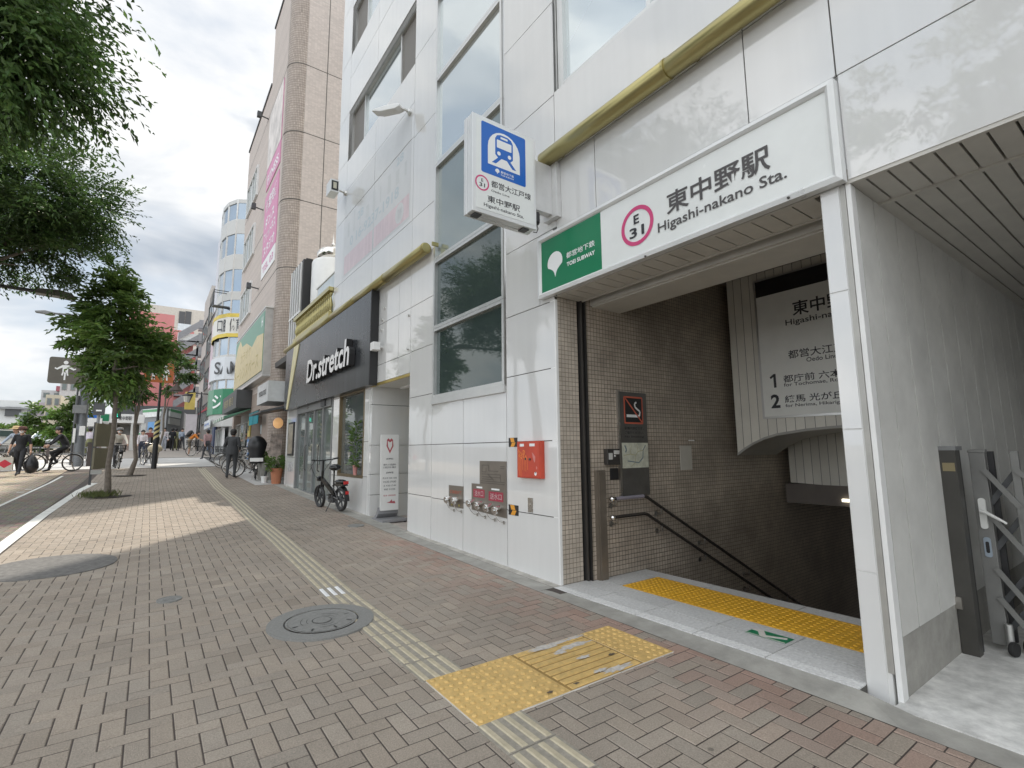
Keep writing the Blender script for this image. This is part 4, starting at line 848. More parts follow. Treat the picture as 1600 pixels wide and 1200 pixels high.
# covered heap behind the gate
t = thing('covered_bundle', 'pale grey tarpaulin bundle standing behind the folding gate', 'bundle', (5.75, .72, -.05))
b = B(); prof = [(.30, .0), (.36, .1), (.36, .55), (.40, .8), (.38, 1.0), (.30, 1.14), (.16, 1.2), (0, 1.21)]
b.lathe(prof, (5.9, .66, -.044), n=28); 
for i, v_ in enumerate(b.v): b.v[i] = (5.9+(v_[0]-5.9)*1.0*(1+.06*sin(v_[2]*9+i)), .66+(v_[1]-.66)*.78*(1+.05*sin(7*v_[2]+2*i)), v_[2])
b.obj('tarpaulin', mat('tarp_grey', (.40, .40, .385), .6, var=.15, bump=.3, bsc=12), t, smooth=2)
b = B(); b.tube([(5.58, .55, .55), (5.54, .53, .8), (5.58, .5, .95)], .014, 8); b.tube([(5.55, .75, .2), (5.52, .72, .6), (5.56, .7, 1.0)], .01, 8); b.obj('strap', DGREY, t)
# ------------------------------------------------------------------ shop front
SBX = 3.41
p = lambda px, py, X=SBX: (-fx(px, py, X).y, fx(px, py, X).z)
t = thing('shop_sign', 'long dark grey fascia board with raised white lettering over the shop', 'sign', (3.5, 13.5, 2.72))
yl, yr = 9.50, 16.6
SGN = mat('fascia_dark', (.055, .06, .066), .28, .35, var=.18, sc=1.2, streak=.35)
B().box(SBX, 3.565, yr+.55, yl+.01, 2.70, 4.60).obj('board', SGN, t)
b = B(); b.box(SBX-.006, 3.565, yl-.03, yl+.01, 2.69, 4.61); b.obj('end_cap', BLACK, t)
b = B(); b.prism([(-16.75, 2.72), (-16.55, 2.72), (-15.4, 4.58), (-16.05, 4.58)], FACE(SBX), 0, .02); b.obj('cream_stripe', mat('stripe_cream', (.72, .66, .40), .5, var=.06), t)
q0, q1 = p(476, 598, 3.3), p(546, 565, 3.3)
for d, m in ((-.14, BLACK), (0.0, mat('letter_white', (.85, .85, .85), .35, var=0))):
    pass
fr = FACE(3.27); bx = (-13.85, 3.20, -10.35, 3.80)
o = txt(t, 'lettering', 'Dr.stretch', fr, bx, MC['letter_white'], .022, 0, shear=.12)
md = o.modifiers.new('depth', 'SOLIDIFY'); md.thickness = .13; md.offset = -1; o.data.materials.append(BLACK); md.material_offset_rim = 1; md.material_offset = 1
t = thing('wall_camera', 'small white box camera on the wall beside the dark shop fascia', 'camera', (3.5, 9.3, 3.4))
q = p(584, 538, 3.45); b = B(); b.box(3.36, 3.50, 9.18, 9.36, 3.34, 3.50); b.obj('case', WPAINT, t, bevel=.01); b = B(); b.tube([(3.48, 9.27, 3.42), (3.57, 9.27, 3.42)], .03, 10); b.obj('mount', WPAINT, t)
# door gear, framed menu, leaflets
t = thing('door_sensor', 'grey door sensor above the glass shop doors', 'sensor', (3.5, 13.9, 2.6)); b = B(); b.ball((3.535, 14.7, 2.63), .045, 12, sc=(.6, 1.6, .8)); b.box(3.50, 3.54, 12.9, 13.25, 2.55, 2.70, 1); b.obj('case', [GREY, DGREY], t)
t = thing('framed_menu', 'black framed menu board on the white shop pilaster', 'menu board', (3.55, 16.6, 1.3)); b = B(); b.box(3.53, 3.57, 16.25, 16.95, 1.30, 2.32); b.obj('frame', BLACK, t); B().box(3.525, 3.53, 16.31, 16.89, 1.36, 2.26).obj('menu_sheet', mat('menu', (.33, .29, .22), .3, var=.5, sc=9), t)
t = thing('leaflet_set', 'row of pale leaflets stuck below the framed menu board', 'leaflets', (3.56, 16.6, .8))
for k in range(3): B().box(3.56, 3.568, 16.32+.22*k, 16.50+.22*k, .82, 1.1).obj('leaflet', mat('leaflet', (.42, .42, .42), .5, var=.5, sc=12), t)
# plant behind the shop window
def leafmesh(pts, L_, W_, m, name, parent=None, droop=.3, seed=1, up=.2, smooth=False):
    r = random.Random(seed); vs = []; fs = []; tn = []
    for q_ in pts:
        p, d = q_[0], q_[1]; tc3 = q_[2] if len(q_) > 2 else 1.0
        d = V(d)+V((r.gauss(0, .35), r.gauss(0, .35), r.gauss(0, .3)-droop)); d.normalize(); s = d.cross(V((r.gauss(0, .5), r.gauss(0, .5), 1))); 
        if s.length < 1e-3: continue
        s.normalize(); k = r.uniform(.7, 1.25); l = L_*k; w_ = W_*k; n_ = s.cross(d)*(w_*.35); p = V(p); i = len(vs)
        vs += [tuple(p), tuple(p+d*l*.5+s*w_*.5+n_), tuple(p+d*l), tuple(p+d*l*.5-s*w_*.5+n_)]; fs += [(i, i+1, i+2), (i, i+2, i+3)]
        c_ = r.gauss(1, .16)*tc3; wm = r.uniform(-.1, .1); c3 = (max(.4, c_*(1+wm)), max(.4, c_), max(.3, c_*(1-wm))); tn += [c3, c3]
    b = B(); b.v = vs; b.f = fs; b.m = [0]*len(fs); b.t = tn
    return b.obj(name, m, parent)
LEAF = mat('leaf_green', (.098, .168, .036), .32, var=0, attr='tone', transl=.42)
LEAFD = mat('leaf_dark', (.07, .125, .034), .36, var=0, attr='tone', transl=.36)
LEAFL = mat('leaf_light', (.12, .20, .05), .4, var=0, attr='tone', transl=.35)
POT = mat('terracotta', (.42, .17, .09), .75, var=.15)
def pot(c, r, h, m, parent, name='pot'):
    b = B(); b.lathe([(0, 0), (r*.7, 0), (r*.95, h*.85), (r*1.05, h*.86), (r*1.05, h), (r*.9, h), (r*.88, h*.9), (0, h*.9)], c, n=20); return b.obj(name, m, parent, smooth=True)
def bush(c, r, h, n, seed, sq=1):
    rr_ = random.Random(seed); o = []
    for _ in range(n):
        a = rr_.uniform(0, 2*pi); q = sqrt(rr_.random())*r; z = rr_.uniform(0, h); d = (cos(a), sin(a), rr_.uniform(-.2, .9)); o.append(((c[0]+q*cos(a), c[1]+q*sin(a)*sq, c[2]+z), d))
    return o
t = thing('window_plant', 'tall potted green plant set behind the shop window pane', 'plant', (3.48, 10.45, .87))
pot((3.50, 10.42, .92), .05, .2, mat('pot_pink', (.5, .22, .2), .5), t); leafmesh(bush((3.5, 10.45, 1.05), .05, .95, 200, 5, 1.6), .13, .035, LEAFL, 'foliage', t, droop=0)
# standing sign in the doorway
t = thing('standing_sign', 'slim white standing signboard with small print in the recessed doorway', 'standing sign', (3.72, 9.25, .105))
b = B(); b.box(3.50, 4.0, 8.86, 9.42, .125, .165); b.prism([(-9.40, .165), (-9.30, .165), (-9.22, .24), (-9.24, .36), (-9.30, .25)], ((3.75, 0, 0), (0, -1, 0), (0, 0, 1)), -.2, .2); b.obj('base', mat('base_grey', (.28, .28, .29), .5, .2), t)
for x, y in ((3.55, 8.9), (3.95, 8.9), (3.55, 9.38), (3.95, 9.38)): b = B(); b.lathe([(0, -.02), (.03, -.02), (.03, .02), (0, .02)], (x, y, .128), (1, 0, 0), 12); b.obj('wheel', RUBBER, t)
b = B(); b.prism(rrect(3.58, .30, 3.94, 1.72, .02), ((0, 9.20, 0), (1, 0, 0), (0, .035, 1)), 0, .025); b.obj('panel', WPAINT, t)
fr = ((0, 9.20, 0), (1, 0, 0), (0, .035, 1)); PM = mat('print_grey', (.12, .12, .13), .5, var=0)
b = B(); b.prism([(3.70, 1.62), (3.73, 1.65), (3.76, 1.62), (3.79, 1.65), (3.82, 1.62), (3.83, 1.5), (3.76, 1.36), (3.69, 1.5)][::-1], fr, .026, .027); b.prism([(3.715, 1.60), (3.76, 1.57), (3.805, 1.60), (3.80, 1.5), (3.76, 1.42), (3.72, 1.5)][::-1], fr, .027, .028, 1); b.obj('emblem', [mat('emblem_red', (.45, .1, .12), .5), WPAINT], t)
for z, s, k in ((1.24, '診療科', .5), (1.13, '歯科 小児歯科', .9), (1.08, '口腔外科 矯正', .9), (.98, '診療時間', .5), (.88, '月火水 9:30-13:00', 1), (.81, '14:30-19:00', .9), (.74, '土 9:30-17:00', .9), (.67, '休診 木日祝', .8)):
    txt(t, 'lettering', s, fr, (3.76-.14*k, z, 3.76+.14*k, z+.036), PM, .01, .027)
txt(t, 'lettering', '03-0000', fr, (3.64, .56, 3.88, .588), MC['emblem_red'], .01, .027); b = B(); b.prism([(3.70, .44), (3.88, .42), (3.86, .47), (3.82, .46), (3.80, .50), (3.77, .46)], fr, .026, .027); b.obj('logo', MC['emblem_red'], t)
# floodlights, faded banner
def flood(label, c, yaw_d, sq):
    t = thing('floodlight', label, 'floodlight', c); c = V(c); b = B(); b.lathe([(0, -.02), (.07, -.02), (.06, .04), (.02, .06)], c+V((.0, 0, 0)), (-1, 0, 0), 14); b.tube([c, c+V((-.12, 0, .02)), c+V((-.25, yaw_d*.1, .04))], .022, 8); b.obj('arm', ALU, t)
    return t, c
t, c = flood('square floodlight on a short arm at the far edge of the white wall', tuple(fx(540, 302, 3.565)), 0, 1)
b = B(); b.box(c.x-.42, c.x-.22, c.y-.19, c.y+.19, c.z-.14, c.z+.18); b.box(c.x-.4, c.x-.24, c.y-.20, c.y-.19, c.z-.10, c.z+.14, 1); b.box(c.x-.36, c.x-.28, c.y-.205, c.y-.20, c.z-.06, c.z+.10, 2); b.obj('lamp_head', [ALU, BLACK, mat('lamp_cream', (.5, .48, .38), .4)], t, bevel=.01)
t, c = flood('slim pale floodlight projecting above the faded banner', tuple(fx(641, 176, 3.565)), .3, 0)
b = B(); b.prism([(-.10, -.02), (.0, -.05), (.35, -.03), (.55, .03), (.5, .06), (.2, .07), (0, .05), (-.1, .03)], ((c.x-.22, c.y+.08, c.z+.04), (-.5, .85, .05), (0, 0, 1)), -.09, .09); b.obj('lamp_head', WPAINT, t, bevel=.012)
t = thing('faded_banner', 'sun-faded white and pink advertising sheet on the upper white wall', 'banner', (3.56, 10, 5.6)); fr = FACE(3.5685)
FAD = mat('faded_sheet', (.60, .605, .595), .12, var=.04, sc=3); FP = mat('faded_pink', (.66, .53, .545), .12, var=.05, streak=.1); FI = mat('faded_ink', (.47, .53, .55), .2, var=0)
gaps = [(-11.95, -9.956), (-9.944, -8.07)]
b = B()
for a, c_ in gaps:
    b.prism([(a, 5.62), (c_, 5.62), (c_, 7.14), (a, 7.14)], fr, -.0002, .0012)
    b.prism([(a, 7.16), (c_, 7.16), (c_, 7.8), (a, 7.8)], fr, -.0002, .0012)
b.obj('sheet', FAD, t)
b = B()
for a, c_ in gaps: b.prism([(a+.04, 5.66), (c_-.04, 5.66), (c_-.04, 6.12), (a+.04, 6.12)], fr, .0012, .0018)
b.obj('pink_band', FP, t)
b = B(); b.prism(circ((-8.55, 5.9), .2, 28), fr, .0018, .0024); b.obj('floor_disc', FAD, t)
txt(t, 'lettering', '2F', fr, (-8.66, 5.80, -8.43, 5.99), mat('faded_grey', (.42, .42, .42), .3, var=0), .02, .0026)
txt(t, 'lettering', '0 16-9237-1918', fr, (-11.5, 6.26, -8.6, 6.5), FI, .02, .002); txt(t, 'lettering', '28', fr, (-8.75, 6.93, -8.4, 7.10), FI, .02, .002); txt(t, 'lettering', '28', fr, (-11.0, 6.72, -10.6, 6.92), FI, .02, .002)
rg = random.Random(9); FT_ = mat('faded_tint', (.55, .56, .545), .15, var=.04)
for k in range(9): y = -11.7+k*.42; B().prism(rect2(y, 6.55, y+rg.uniform(.06, .2), rg.uniform(6.8, 7.1)), fr, .0012, .0016).obj('faded_print', FT_, t)
# roof terrace of the shop: gold balustrade, white turret with silver dome, grille
t = thing('gold_balustrade', 'gold painted balustrade with turned balusters on the shop roof', 'balustrade', (3.5, 14.5, 4.8))
b = B(); b.box(3.45, 3.62, 12.72, 16.6, 5.50, 5.60); b.box(3.46, 3.62, 12.72, 16.6, 4.80, 4.92); b.obj('rail', GOLD, t)
pf = [(.028, 0), (.045, .03), (.045, .06), (.022, .09), (.034, .15), (.055, .22), (.042, .32), (.02, .42), (.018, .46), (.04, .5), (.04, .54), (.028, .58)]
bal0 = None
for k in range(22):
    if bal0 is None: b = B(); b.lathe(pf, (0, 0, 0), n=10); bal0 = b.obj('baluster', GOLD, None, smooth=True); o = bal0
    else: o = bal0.copy(); COL.objects.link(o)
    o.location = (3.54, 12.82+k*.175, 4.92); par(o, t)
t = thing('glass_railing', 'clear glass railing with steel post behind the gold balustrade', 'railing', (3.8, 14, 4.8)); b = B(); b.box(3.80, 3.81, 12.75, 15.2, 4.9, 6.25); b.obj('pane', mat('rail_glass', (.55, .60, .60), .05, .3), t); b = B(); b.tube([(3.8, 12.72, 6.28), (3.8, 15.3, 6.28)], .025, 8); b.tube([(3.8, 15.3, 4.8), (3.8, 15.3, 6.28)], .025, 8); b.obj('rail', ALU, t)
t = thing('white_turret', 'round white turret topped with a silver onion dome', 'turret', (4.4, 16.3, 4.75)); cx, cy = 4.40, 15.9
b = B(); b.lathe([(.62, 4.7), (.62, 6.05), (.605, 6.06), (.62, 6.07), (.62, 7.35), (.58, 7.42), (0, 7.44)], (cx, cy, 0), n=36); b.obj('drum', WPAINT, t, smooth=True)
b = B(); b.lathe([(.40, 7.42), (.42, 7.46), (.40, 7.5), (.47, 7.58), (.49, 7.68), (.44, 7.80), (.30, 7.90), (.13, 7.96), (.07, 8.0), (.08, 8.03), (.05, 8.07), (.025, 8.14), (.012, 8.3), (0, 8.45)], (cx, cy, 0), n=32); b.obj('dome', mat('dome_silver', (.70, .67, .62), .15, 1), t, smooth=True)
t = thing('black_grille', 'tall black and white barred screen beside the white turret', 'screen', (3.6, 17, 4.8)); b = B(); b.box(3.62, 3.7, 16.35, 17.9, 4.75, 7.55); b.box(3.7, 3.9, 16.35, 17.9, 4.75, 7.6); b.obj('frame', BLACK, t)
for k in range(5): b = B(); b.box(3.58, 3.62, 16.50+k*.32, 16.58+k*.32, 4.78, 7.5); b.obj('white_bar', WPAINT, t)
b = B(); b.box(3.57, 3.61, 16.4, 17.9, 5.8, 5.86); b.obj('cross_bar', WPAINT, t)
# ------------------------------------------------------------------ brown building with the rounded mosaic corner
t = thing('brown_building', 'brown tiled building with a rounded mosaic corner and pink banners', 'building', (8, 25, .4))
BX0, BY0, BR = 3.57, 20.0, .62
BRT = tiles('brown_tile', (.52, .455, .41), (.43, .375, .335), (.12, .12, .06), .006, 'XYZ', .7, .07)
b = B(); BXE = 5.75; b.box(BX0, BXE, BY0+BR, 24.1, 3.4, 21.6); b.box(BX0, BXE, 24.1, 30.7, 3.4, 18.65); b.box(BX0+BR, BXE, BY0, BY0+BR, .2, 21.6)
for z in (5.9, 8.5, 11.3, 14.2, 17.2): b.box(BX0-.004, BX0+.01, BY0+BR, 30.7, z-.012, z+.012, 1); b.box(BX0+BR, BXE, BY0-.004, BY0+.01, z-.015, z+.015, 1)
b.box(5.0, 5.03, BY0-.004, BY0+.01, .4, 21.6, 1); b.box(BX0-.05, BXE, BY0+BR, 24.1, 21.6, 21.7, 2); b.box(BX0-.05, BXE, 24.1, 30.75, 18.65, 18.75, 2); b.box(BX0+BR, BXE, BY0-.05, BY0+BR, 21.6, 21.7, 2)
b.obj('wall', [BRT, JOINT, DGREY], t)
b = B(); n = 40; CT = mat('corner_tile', (.40, .335, .285), .45, var=.1, sc=3, attr='tone'); rg = random.Random(2); dz = .105; z = .3
b.lathe([(BR-.012, .2), (BR-.012, 21.6)], (BX0+BR, BY0+BR, 0), n=40, m=1)
cells = []
while z < 21.5:
    for k in range(15):
        a0 = pi+pi/2*(k+.06)/15; a1 = pi+pi/2*(k+.94)/15; P = lambda a, zz: (BX0+BR+BR*cos(a), BY0+BR+BR*sin(a), zz)
        b.face([P(a0, z+.006), P(a1, z+.006), P(a1, z+dz-.006), P(a0, z+dz-.006)], 0, rg.gauss(1, .07))
    z += dz
b.lathe([(BR+.01, 21.6), (BR+.05, 21.62), (BR+.05, 21.7), (0, 21.7)], (BX0+BR, BY0+BR, 0), n=40, m=1)
b.obj('mosaic_corner', [CT, mat('corner_joint', (.17, .14, .115), .8)], t)
b = B()
for z in (3.6, 8.5, 11.3, 14.2, 17.2): b.lathe([(BR-.01, z-.02), (BR+.012, z-.015), (BR+.012, z+.015), (BR-.01, z+.02)], (BX0+BR, BY0+BR, 0), n=40)
b.obj('corner_ring', JOINT, t)
WF = mat('white_frame', (.72, .72, .71), .4, var=.04)
for z in (7.05+1.1, 11.15, 14.25):
    window([26.6, 27.4, 28.2, 29.0, 29.85], z, z+1.62, X=BX0-.05, fm=WF, fw=.06, panes=[GLM]*4, parent=t, dep=.1)
def banner(label, y0, y1, z0, z1, lines, white=.0):
    o = thing('wall_banner', label, 'banner', (BX0-.05, (y0+y1)/2, z0)); fr = FACE(BX0-.03)
    B().prism(rect2(-y1, z0+white, -y0, z1), fr, -.03, 0).obj('pink_sheet', PINK, o)
    if white: B().prism(rect2(-y1, z0, -y0, z0+white-.02), fr, -.03, 0).obj('white_sheet', WPAINT, o)
    for (s, a, c_, zz0, zz1, mm) in lines: txt(o, 'lettering', s, fr, (-y1+a*(y1-y0), zz0, -y1+c_*(y1-y0), zz1), mm, .02, .004)
    return o
banner('lower pink banner with white slogan lines and a white foot on the brown wall', 21.0, 24.0, 9.0, 12.9, [('個室完備', .12, .9, 12.0, 12.6, WINK), ('ダンス', .12, .8, 11.2, 11.7, WINK), ('フィットネス', .1, .9, 10.6, 11.05, WINK), ('スタジオ', .1, .9, 9.95, 10.4, WINK), ('TEL 03', .1, .9, 9.2, 9.5, PINK)], .75)
o = banner('upper pink and white banner with a colourful blurred picture on the brown wall', 21.0, 24.0, 13.2, 17.0, [('FITNESS', .1, .9, 13.4, 13.8, WINK)])
B().prism(rect2(-24, 14.2, -21, 17.0), FACE(BX0-.03), 0, .01).obj('picture', mat('pale_picture', (.62, .58, .55), .6, var=.35, sc=1.2), o)
for y, z in ((24.6, 12.6), (24.6, 8.8), (24.6, 17.2)):
    s = thing('spot_lamp', {12.6: 'small dark spot lamp left of the lower pink banner top', 8.8: 'small dark spot lamp below the lower pink banner corner', 17.2: 'small dark spot lamp beside the upper banner'}[z], 'lamp', (BX0, y, z), 'spot lamps on the brown wall'); b = B(); b.tube([(BX0, y, z), (BX0-.35, y, z+.05)], .03, 8); b.box(BX0-.5, BX0-.32, y-.1, y+.1, z-.05, z+.2, 0); b.obj('lamp_head', DGREY, s)
# big green and cream hoarding over the ground floor
t2 = thing('shop_hoarding', 'large slanted green and cream signboard on the brown building', 'sign', (3.3, 24, 4.4)); hx = 3.30
b = B(); b.box(hx, BX0, 20.7, 28.6, 4.35, 6.95); b.obj('box', mat('hoard_side', (.45, .44, .42), .5, .2), t2)
fr = FACE(hx); b = B(); b.prism(rect2(-28.5, 4.5, -20.8, 6.85), fr, 0, .02); b.obj('green_field', mat('hoard_green', (.17, .33, .25), .5), t2)
b = B(); b.prism([(-28.5, 4.5), (-20.8, 4.5), (-20.8, 5.95), (-22.2, 6.1), (-23.4, 5.85), (-25, 6.3), (-26.3, 6.35), (-27.0, 6.75), (-27.8, 6.55), (-28.5, 5.9)], fr, .02, .03); b.obj('cream_field', mat('hoard_cream', (.60, .51, .30), .5), t2)
txt(t2, 'lettering', 'カラオケ', fr, (-26.6, 5.55, -23.6, 6.0), mat('hoard_ink', (.44, .36, .14), .5), .01, .032); txt(t2, 'lettering', 'トーシンスペース', fr, (-28.2, 4.75, -21.6, 5.35), MC['hoard_ink'], .01, .032)
txt(t2, 'lettering', 'H', fr, (-21.4, 6.3, -21.1, 6.7), WINK, .02, .022)
b = B(); b.box(hx-.02, BX0, 20.65, 28.65, 6.95, 7.0); b.box(hx-.02, BX0, 20.65, 28.65, 4.27, 4.35); b.obj('trim', ALU, t2)
# ground floor of the brown building
PLAST = mat('plaster_brown', (.33, .27, .23), .8, var=.12)
b = B(); b.box(BX0, 5.7, BY0+BR, 21.9, .3, 3.4); b.box(BX0, 5.7, 24.3, 24.9, .3, 3.4); b.box(BX0, 5.7, 30.2, 30.7, .3, 3.4); b.box(4.3, 5.7, 21.9, 24.3, .3, 3.4, 1); b.box(3.9, 5.7, 24.9, 30.2, .3, 3.4, 2); b.box(BX0, 4.3, 21.9, 24.3, 2.95, 3.4); b.box(BX0-.01, 5.7, 20.6, 30.7, 3.35, 3.9)
b.obj('ground_floor', [PLAST, mat('shop_dark', (.06, .055, .05), .6), mat('shop_inside', (.30, .29, .27), .6)], t)
window([24.95, 26.2, 27.5, 28.8, 30.1], .95, 2.85, X=3.72, fm=STEEL, panes=[GLM, GLASSD, GLM, GLASSD], parent=t)
b = B()
for k in range(3): b.box(3.9, 3.95, 22.0, 24.2, 1.1+k*.55, 1.5+k*.55)
b.obj('door_band', mat('frost', (.40, .46, .47), .4), t)
o = thing('dark_awning_sign', 'dark boxed sign over striped awning on the brown building', 'sign', (3.2, 26.5, 3.4)); b = B(); b.box(2.95, BX0, 24.6, 29.6, 3.35, 4.15); b.obj('box', DGREY, o); txt(o, 'lettering', '喫茶 軽食', FACE(2.94), (-28.8, 3.55, -25.4, 3.95), mat('gold_ink', (.35, .31, .16), .5), .01, .004)
o = thing('striped_awning', 'green and white striped awning below the dark boxed sign', 'awning', (3.0, 26.8, 2.9))
for k in range(12):
    y = 24.7+k*.4; b = B(); b.raw([(3.55, y, 3.34), (3.55, y+.395, 3.34), (2.55, y+.395, 2.98), (2.55, y, 2.98), (3.55, y, 3.30), (3.55, y+.395, 3.30), (2.56, y+.395, 2.86), (2.56, y, 2.86)], [(0, 3, 2, 1), (4, 5, 6, 7), (3, 7, 6, 2), (0, 4, 7, 3), (1, 2, 6, 5)]); b.obj('stripe', mat('awn_white', (.62, .63, .58), .7) if k % 2 else mat('awn_green', (.10, .24, .16), .7), o)
o = thing('door_curtain', 'short teal fabric door curtain over the dark shop entrance', 'curtain', (3.3, 22.2, 2.6)); b = B(); b.tube([(3.30, 20.9, 3.0), (3.30, 23.2, 3.0)], .025, 8, 1)
for k in range(4): b.box(3.27+.01*(k % 2), 3.30, 21.0+k*.54, 21.5+k*.54, 2.50, 2.98)
b.obj('cloth', [mat('cloth_teal', (.02, .24, .29), .8), BLACK], o)
o = thing('globe_lamp', 'round orange wall lamp on the mosaic corner', 'lamp', (3.5, 19.9, 1.9)); b = B(); gp_ = at_(434.5, 661, 19.5); b.ball(gp_, .17, 18, sc=(1, 1, 1.15)); b.obj('globe', mat('globe_orange', (.95, .55, .25), .4, emit=.35), o, smooth=True); b = B(); b.box(gp_.x-.04, gp_.x+.04, 19.6, 20.5, gp_.z-.04, gp_.z+.04); b.obj('mount', DGREY, o)
o = thing('wall_horn', 'round dark siren on the plaster above the teal curtain', 'siren', (3.5, 21.3, 3.3)); b = B(); b.ball((3.47, 21.0, 3.62), .16, 12); b.obj('housing', BLACK, o)
o = thing('canopy_sign', 'white box sign above a small dark canopy in the gap', 'sign', (3.2, 18.7, 2.8)); b = B(); b.box(3.0, 3.7, 17.6, 19.6, 3.05, 3.72); b.obj('box', mat('box_white', (.6, .62, .62), .4), o); b = B(); b.raw([(3.9, 17.5, 3.02), (3.9, 19.7, 3.02), (2.8, 19.7, 2.72), (2.8, 17.5, 2.72), (3.9, 17.5, 2.9), (3.9, 19.7, 2.9), (2.8, 19.7, 2.66), (2.8, 17.5, 2.66)], [(0, 3, 2, 1), (4, 5, 6, 7), (3, 7, 6, 2), (0, 4, 7, 3), (1, 2, 6, 5)]); b.obj('canopy', DGREY, o); txt(o, 'lettering', 'restaurant', FACE(2.99), (-19.2, 3.3, -17.9, 3.5), INK, .01, .004)
b = B(); b.box(4.7, 4.9, 17.4, 20, .3, 4.7); b.box(3.75, 4.7, 17.4, 17.6, .3, 4.7); b.box(3.6, 9, 17.4, 20, 4.5, 4.7); b.obj('gap_wall', MC['shop_dark'], t)
# window signs on the brown building
def flat_sign(name, label, X, y0, y1, z0, z1, m, lines=(), d=.04, cat='sign', parent=None):
    o = thing(name, label, cat, (X, (y0+y1)/2, z0)); B().box(X, X+d, y0, y1, z0, z1).obj('panel', m, o)
    for s, z_0, z_1, mm in lines: txt(o, 'lettering', s, FACE(X), (-y1+.08*(y1-y0), z_0, -y0-.08*(y1-y0), z_1), mm, .02, .003)
    return o
flat_sign('wall_sign', 'narrow yellow sign above a blue one by the shop window', 3.50, 24.35, 24.85, 2.1, 2.8, mat('sign_yellow', (.6, .48, .12), .5), [('営業', 2.35, 2.6, INK)])
flat_sign('wall_sign', 'narrow blue sign under the yellow one by the shop window', 3.50, 24.35, 24.85, 1.05, 2.0, mat('sign_blue2', (.10, .24, .50), .5), [('中', 1.6, 1.9, WINK), ('野', 1.2, 1.5, WINK)])
# menu stand, planter, pots near the shop corner
o = thing('menu_stand', 'leaning menu board on a black easel in the gap between the buildings', 'menu board', (3.3, 18.6, .43)); b = B(); b.bar((3.10, 18.1, .43), (3.42, 18.5, 1.9), .05); b.bar((3.55, 18.3, .43), (3.45, 18.5, 1.9), .05); b.bar((3.75, 18.8, .43), (3.45, 18.55, 1.8), .05); b.obj('easel', BLACK, o)
b = B(); b.raw([(3.16, 18.02, 1.0), (3.58, 18.12, 1.0), (3.66, 18.38, 2.0), (3.28, 18.28, 2.0), (3.16, 18.06, 1.0), (3.58, 18.16, 1.0), (3.66, 18.42, 2.0), (3.28, 18.32, 2.0)], [(0, 1, 2, 3), (7, 6, 5, 4), (0, 4, 5, 1), (1, 5, 6, 2), (2, 6, 7, 3), (3, 7, 4, 0)]); b.obj('menu_sheet', mat('menu_food', (.50, .42, .37), .5, var=.6, sc=5), o)
o = thing('potted_plant', 'leafy green plant in a terracotta pot at the shop corner', 'plant', (3.45, 17.75, .4)); pot((3.38, 17.6, .40), .19, .5, POT, o); leafmesh(bush((3.38, 17.6, .85), .28, .4, 260, 8), .13, .07, LEAFL, 'foliage', o)
o = thing('stone_planter', 'square grey planter with low green plants beside the parked bikes', 'planter', (3.6, 19.3, .45)); b = B(); b.box(3.15, 3.75, 18.9, 19.6, .42, 1.05); b.box(3.2, 3.7, 18.95, 19.55, 1.05, 1.06, 1); b.obj('box', [CONC, DGREY], o); leafmesh(bush((3.45, 19.25, 1.03), .33, .4, 300, 9), .14, .06, LEAFL, 'foliage', o)
o = thing('flower_pot', 'small white pot by the terracotta pot', 'pot', (3.2, 17.9, .4)); pot((3.12, 18.1, .42), .11, .22, WPAINT, o)
# ------------------------------------------------------------------ trees
BARK = mat('bark', (.165, .14, .115), .9, var=.3, sc=14, bump=.5, bsc=40)
def crown(ells, n, L_, W_, seed, m, parent, name='crown', droop=.25, shell=.45, per=9, twig=.45, clump=.19):
    r = random.Random(seed); tot = sum(e[3]*e[4]*e[5] for e in ells); out = []; clumps = []
    for e in ells:
        k = int(n*e[3]*e[4]*e[5]/tot/per)
        nc = max(5, int(k/22)); cl = []
        for _ in range(nc):
            u = V((r.gauss(0, 1), r.gauss(0, 1), r.gauss(0, 1))).normalized(); q = r.uniform(shell, 1.0)
            cl.append((u, q, r.choice((.72, .9, 1.1, 1.3, 1.55))))
        for _ in range(k):
            u, q, ct = r.choice(cl); p = V((e[0]+u.x*q*e[3], e[1]+u.y*q*e[4], e[2]+u.z*q*e[5])); s = clump*min(e[3], e[4], e[5])
            p += V((r.gauss(0, s), r.gauss(0, s), r.gauss(0, s*.55))); d = (u*.9+V((r.gauss(0, .5), r.gauss(0, .5), r.gauss(-.1, .3)))).normalized(); side = d.cross(V((0, 0, 1)))
            for i in range(per):
                t = i/per*twig; sd = 1 if i % 2 else -1; out.append((p+d*t+V((0, 0, -t*t*droop*1.2)), d*.6+side*(.8*sd), ct))
    return leafmesh(out, L_, W_, m, name, parent, droop=droop, seed=seed)
def limbs(base, tips, r0, m, parent, name='trunk', seed=1, wob=.12, kink=None):
    r = random.Random(seed); b = B(); base = V(base); top = V(tips[0]); n = 7; pts = []; rs = []
    for i in range(n+1):
        t = i/n; p = base.lerp(top, t)+V((r.gauss(0, wob), r.gauss(0, wob), 0))*(t*(1-t))*2.5
        if kink: p += V(kink)*max(0, 1-abs(t-.35)/.25)
        pts.append(p); rs.append(r0*(1-.72*t)*(1.25 if i == 0 else 1))
    b.tube(pts, rs, 10)
    for j, tp in enumerate(tips[1:]):
        k = 3+(j % 4); a = pts[min(k, n-1)]; c_ = V(tp); q = [a.lerp(c_, t)+V((r.gauss(0, wob), r.gauss(0, wob), r.gauss(0, wob)+.25*t*(1-t)))*(1 if 0 < t < 1 else 0) for t in (0, .3, .6, 1)]
        b.tube(q, [rs[k]*.6, rs[k]*.42, rs[k]*.28, .008], 7)
    return b.obj(name, m, parent, smooth=True)
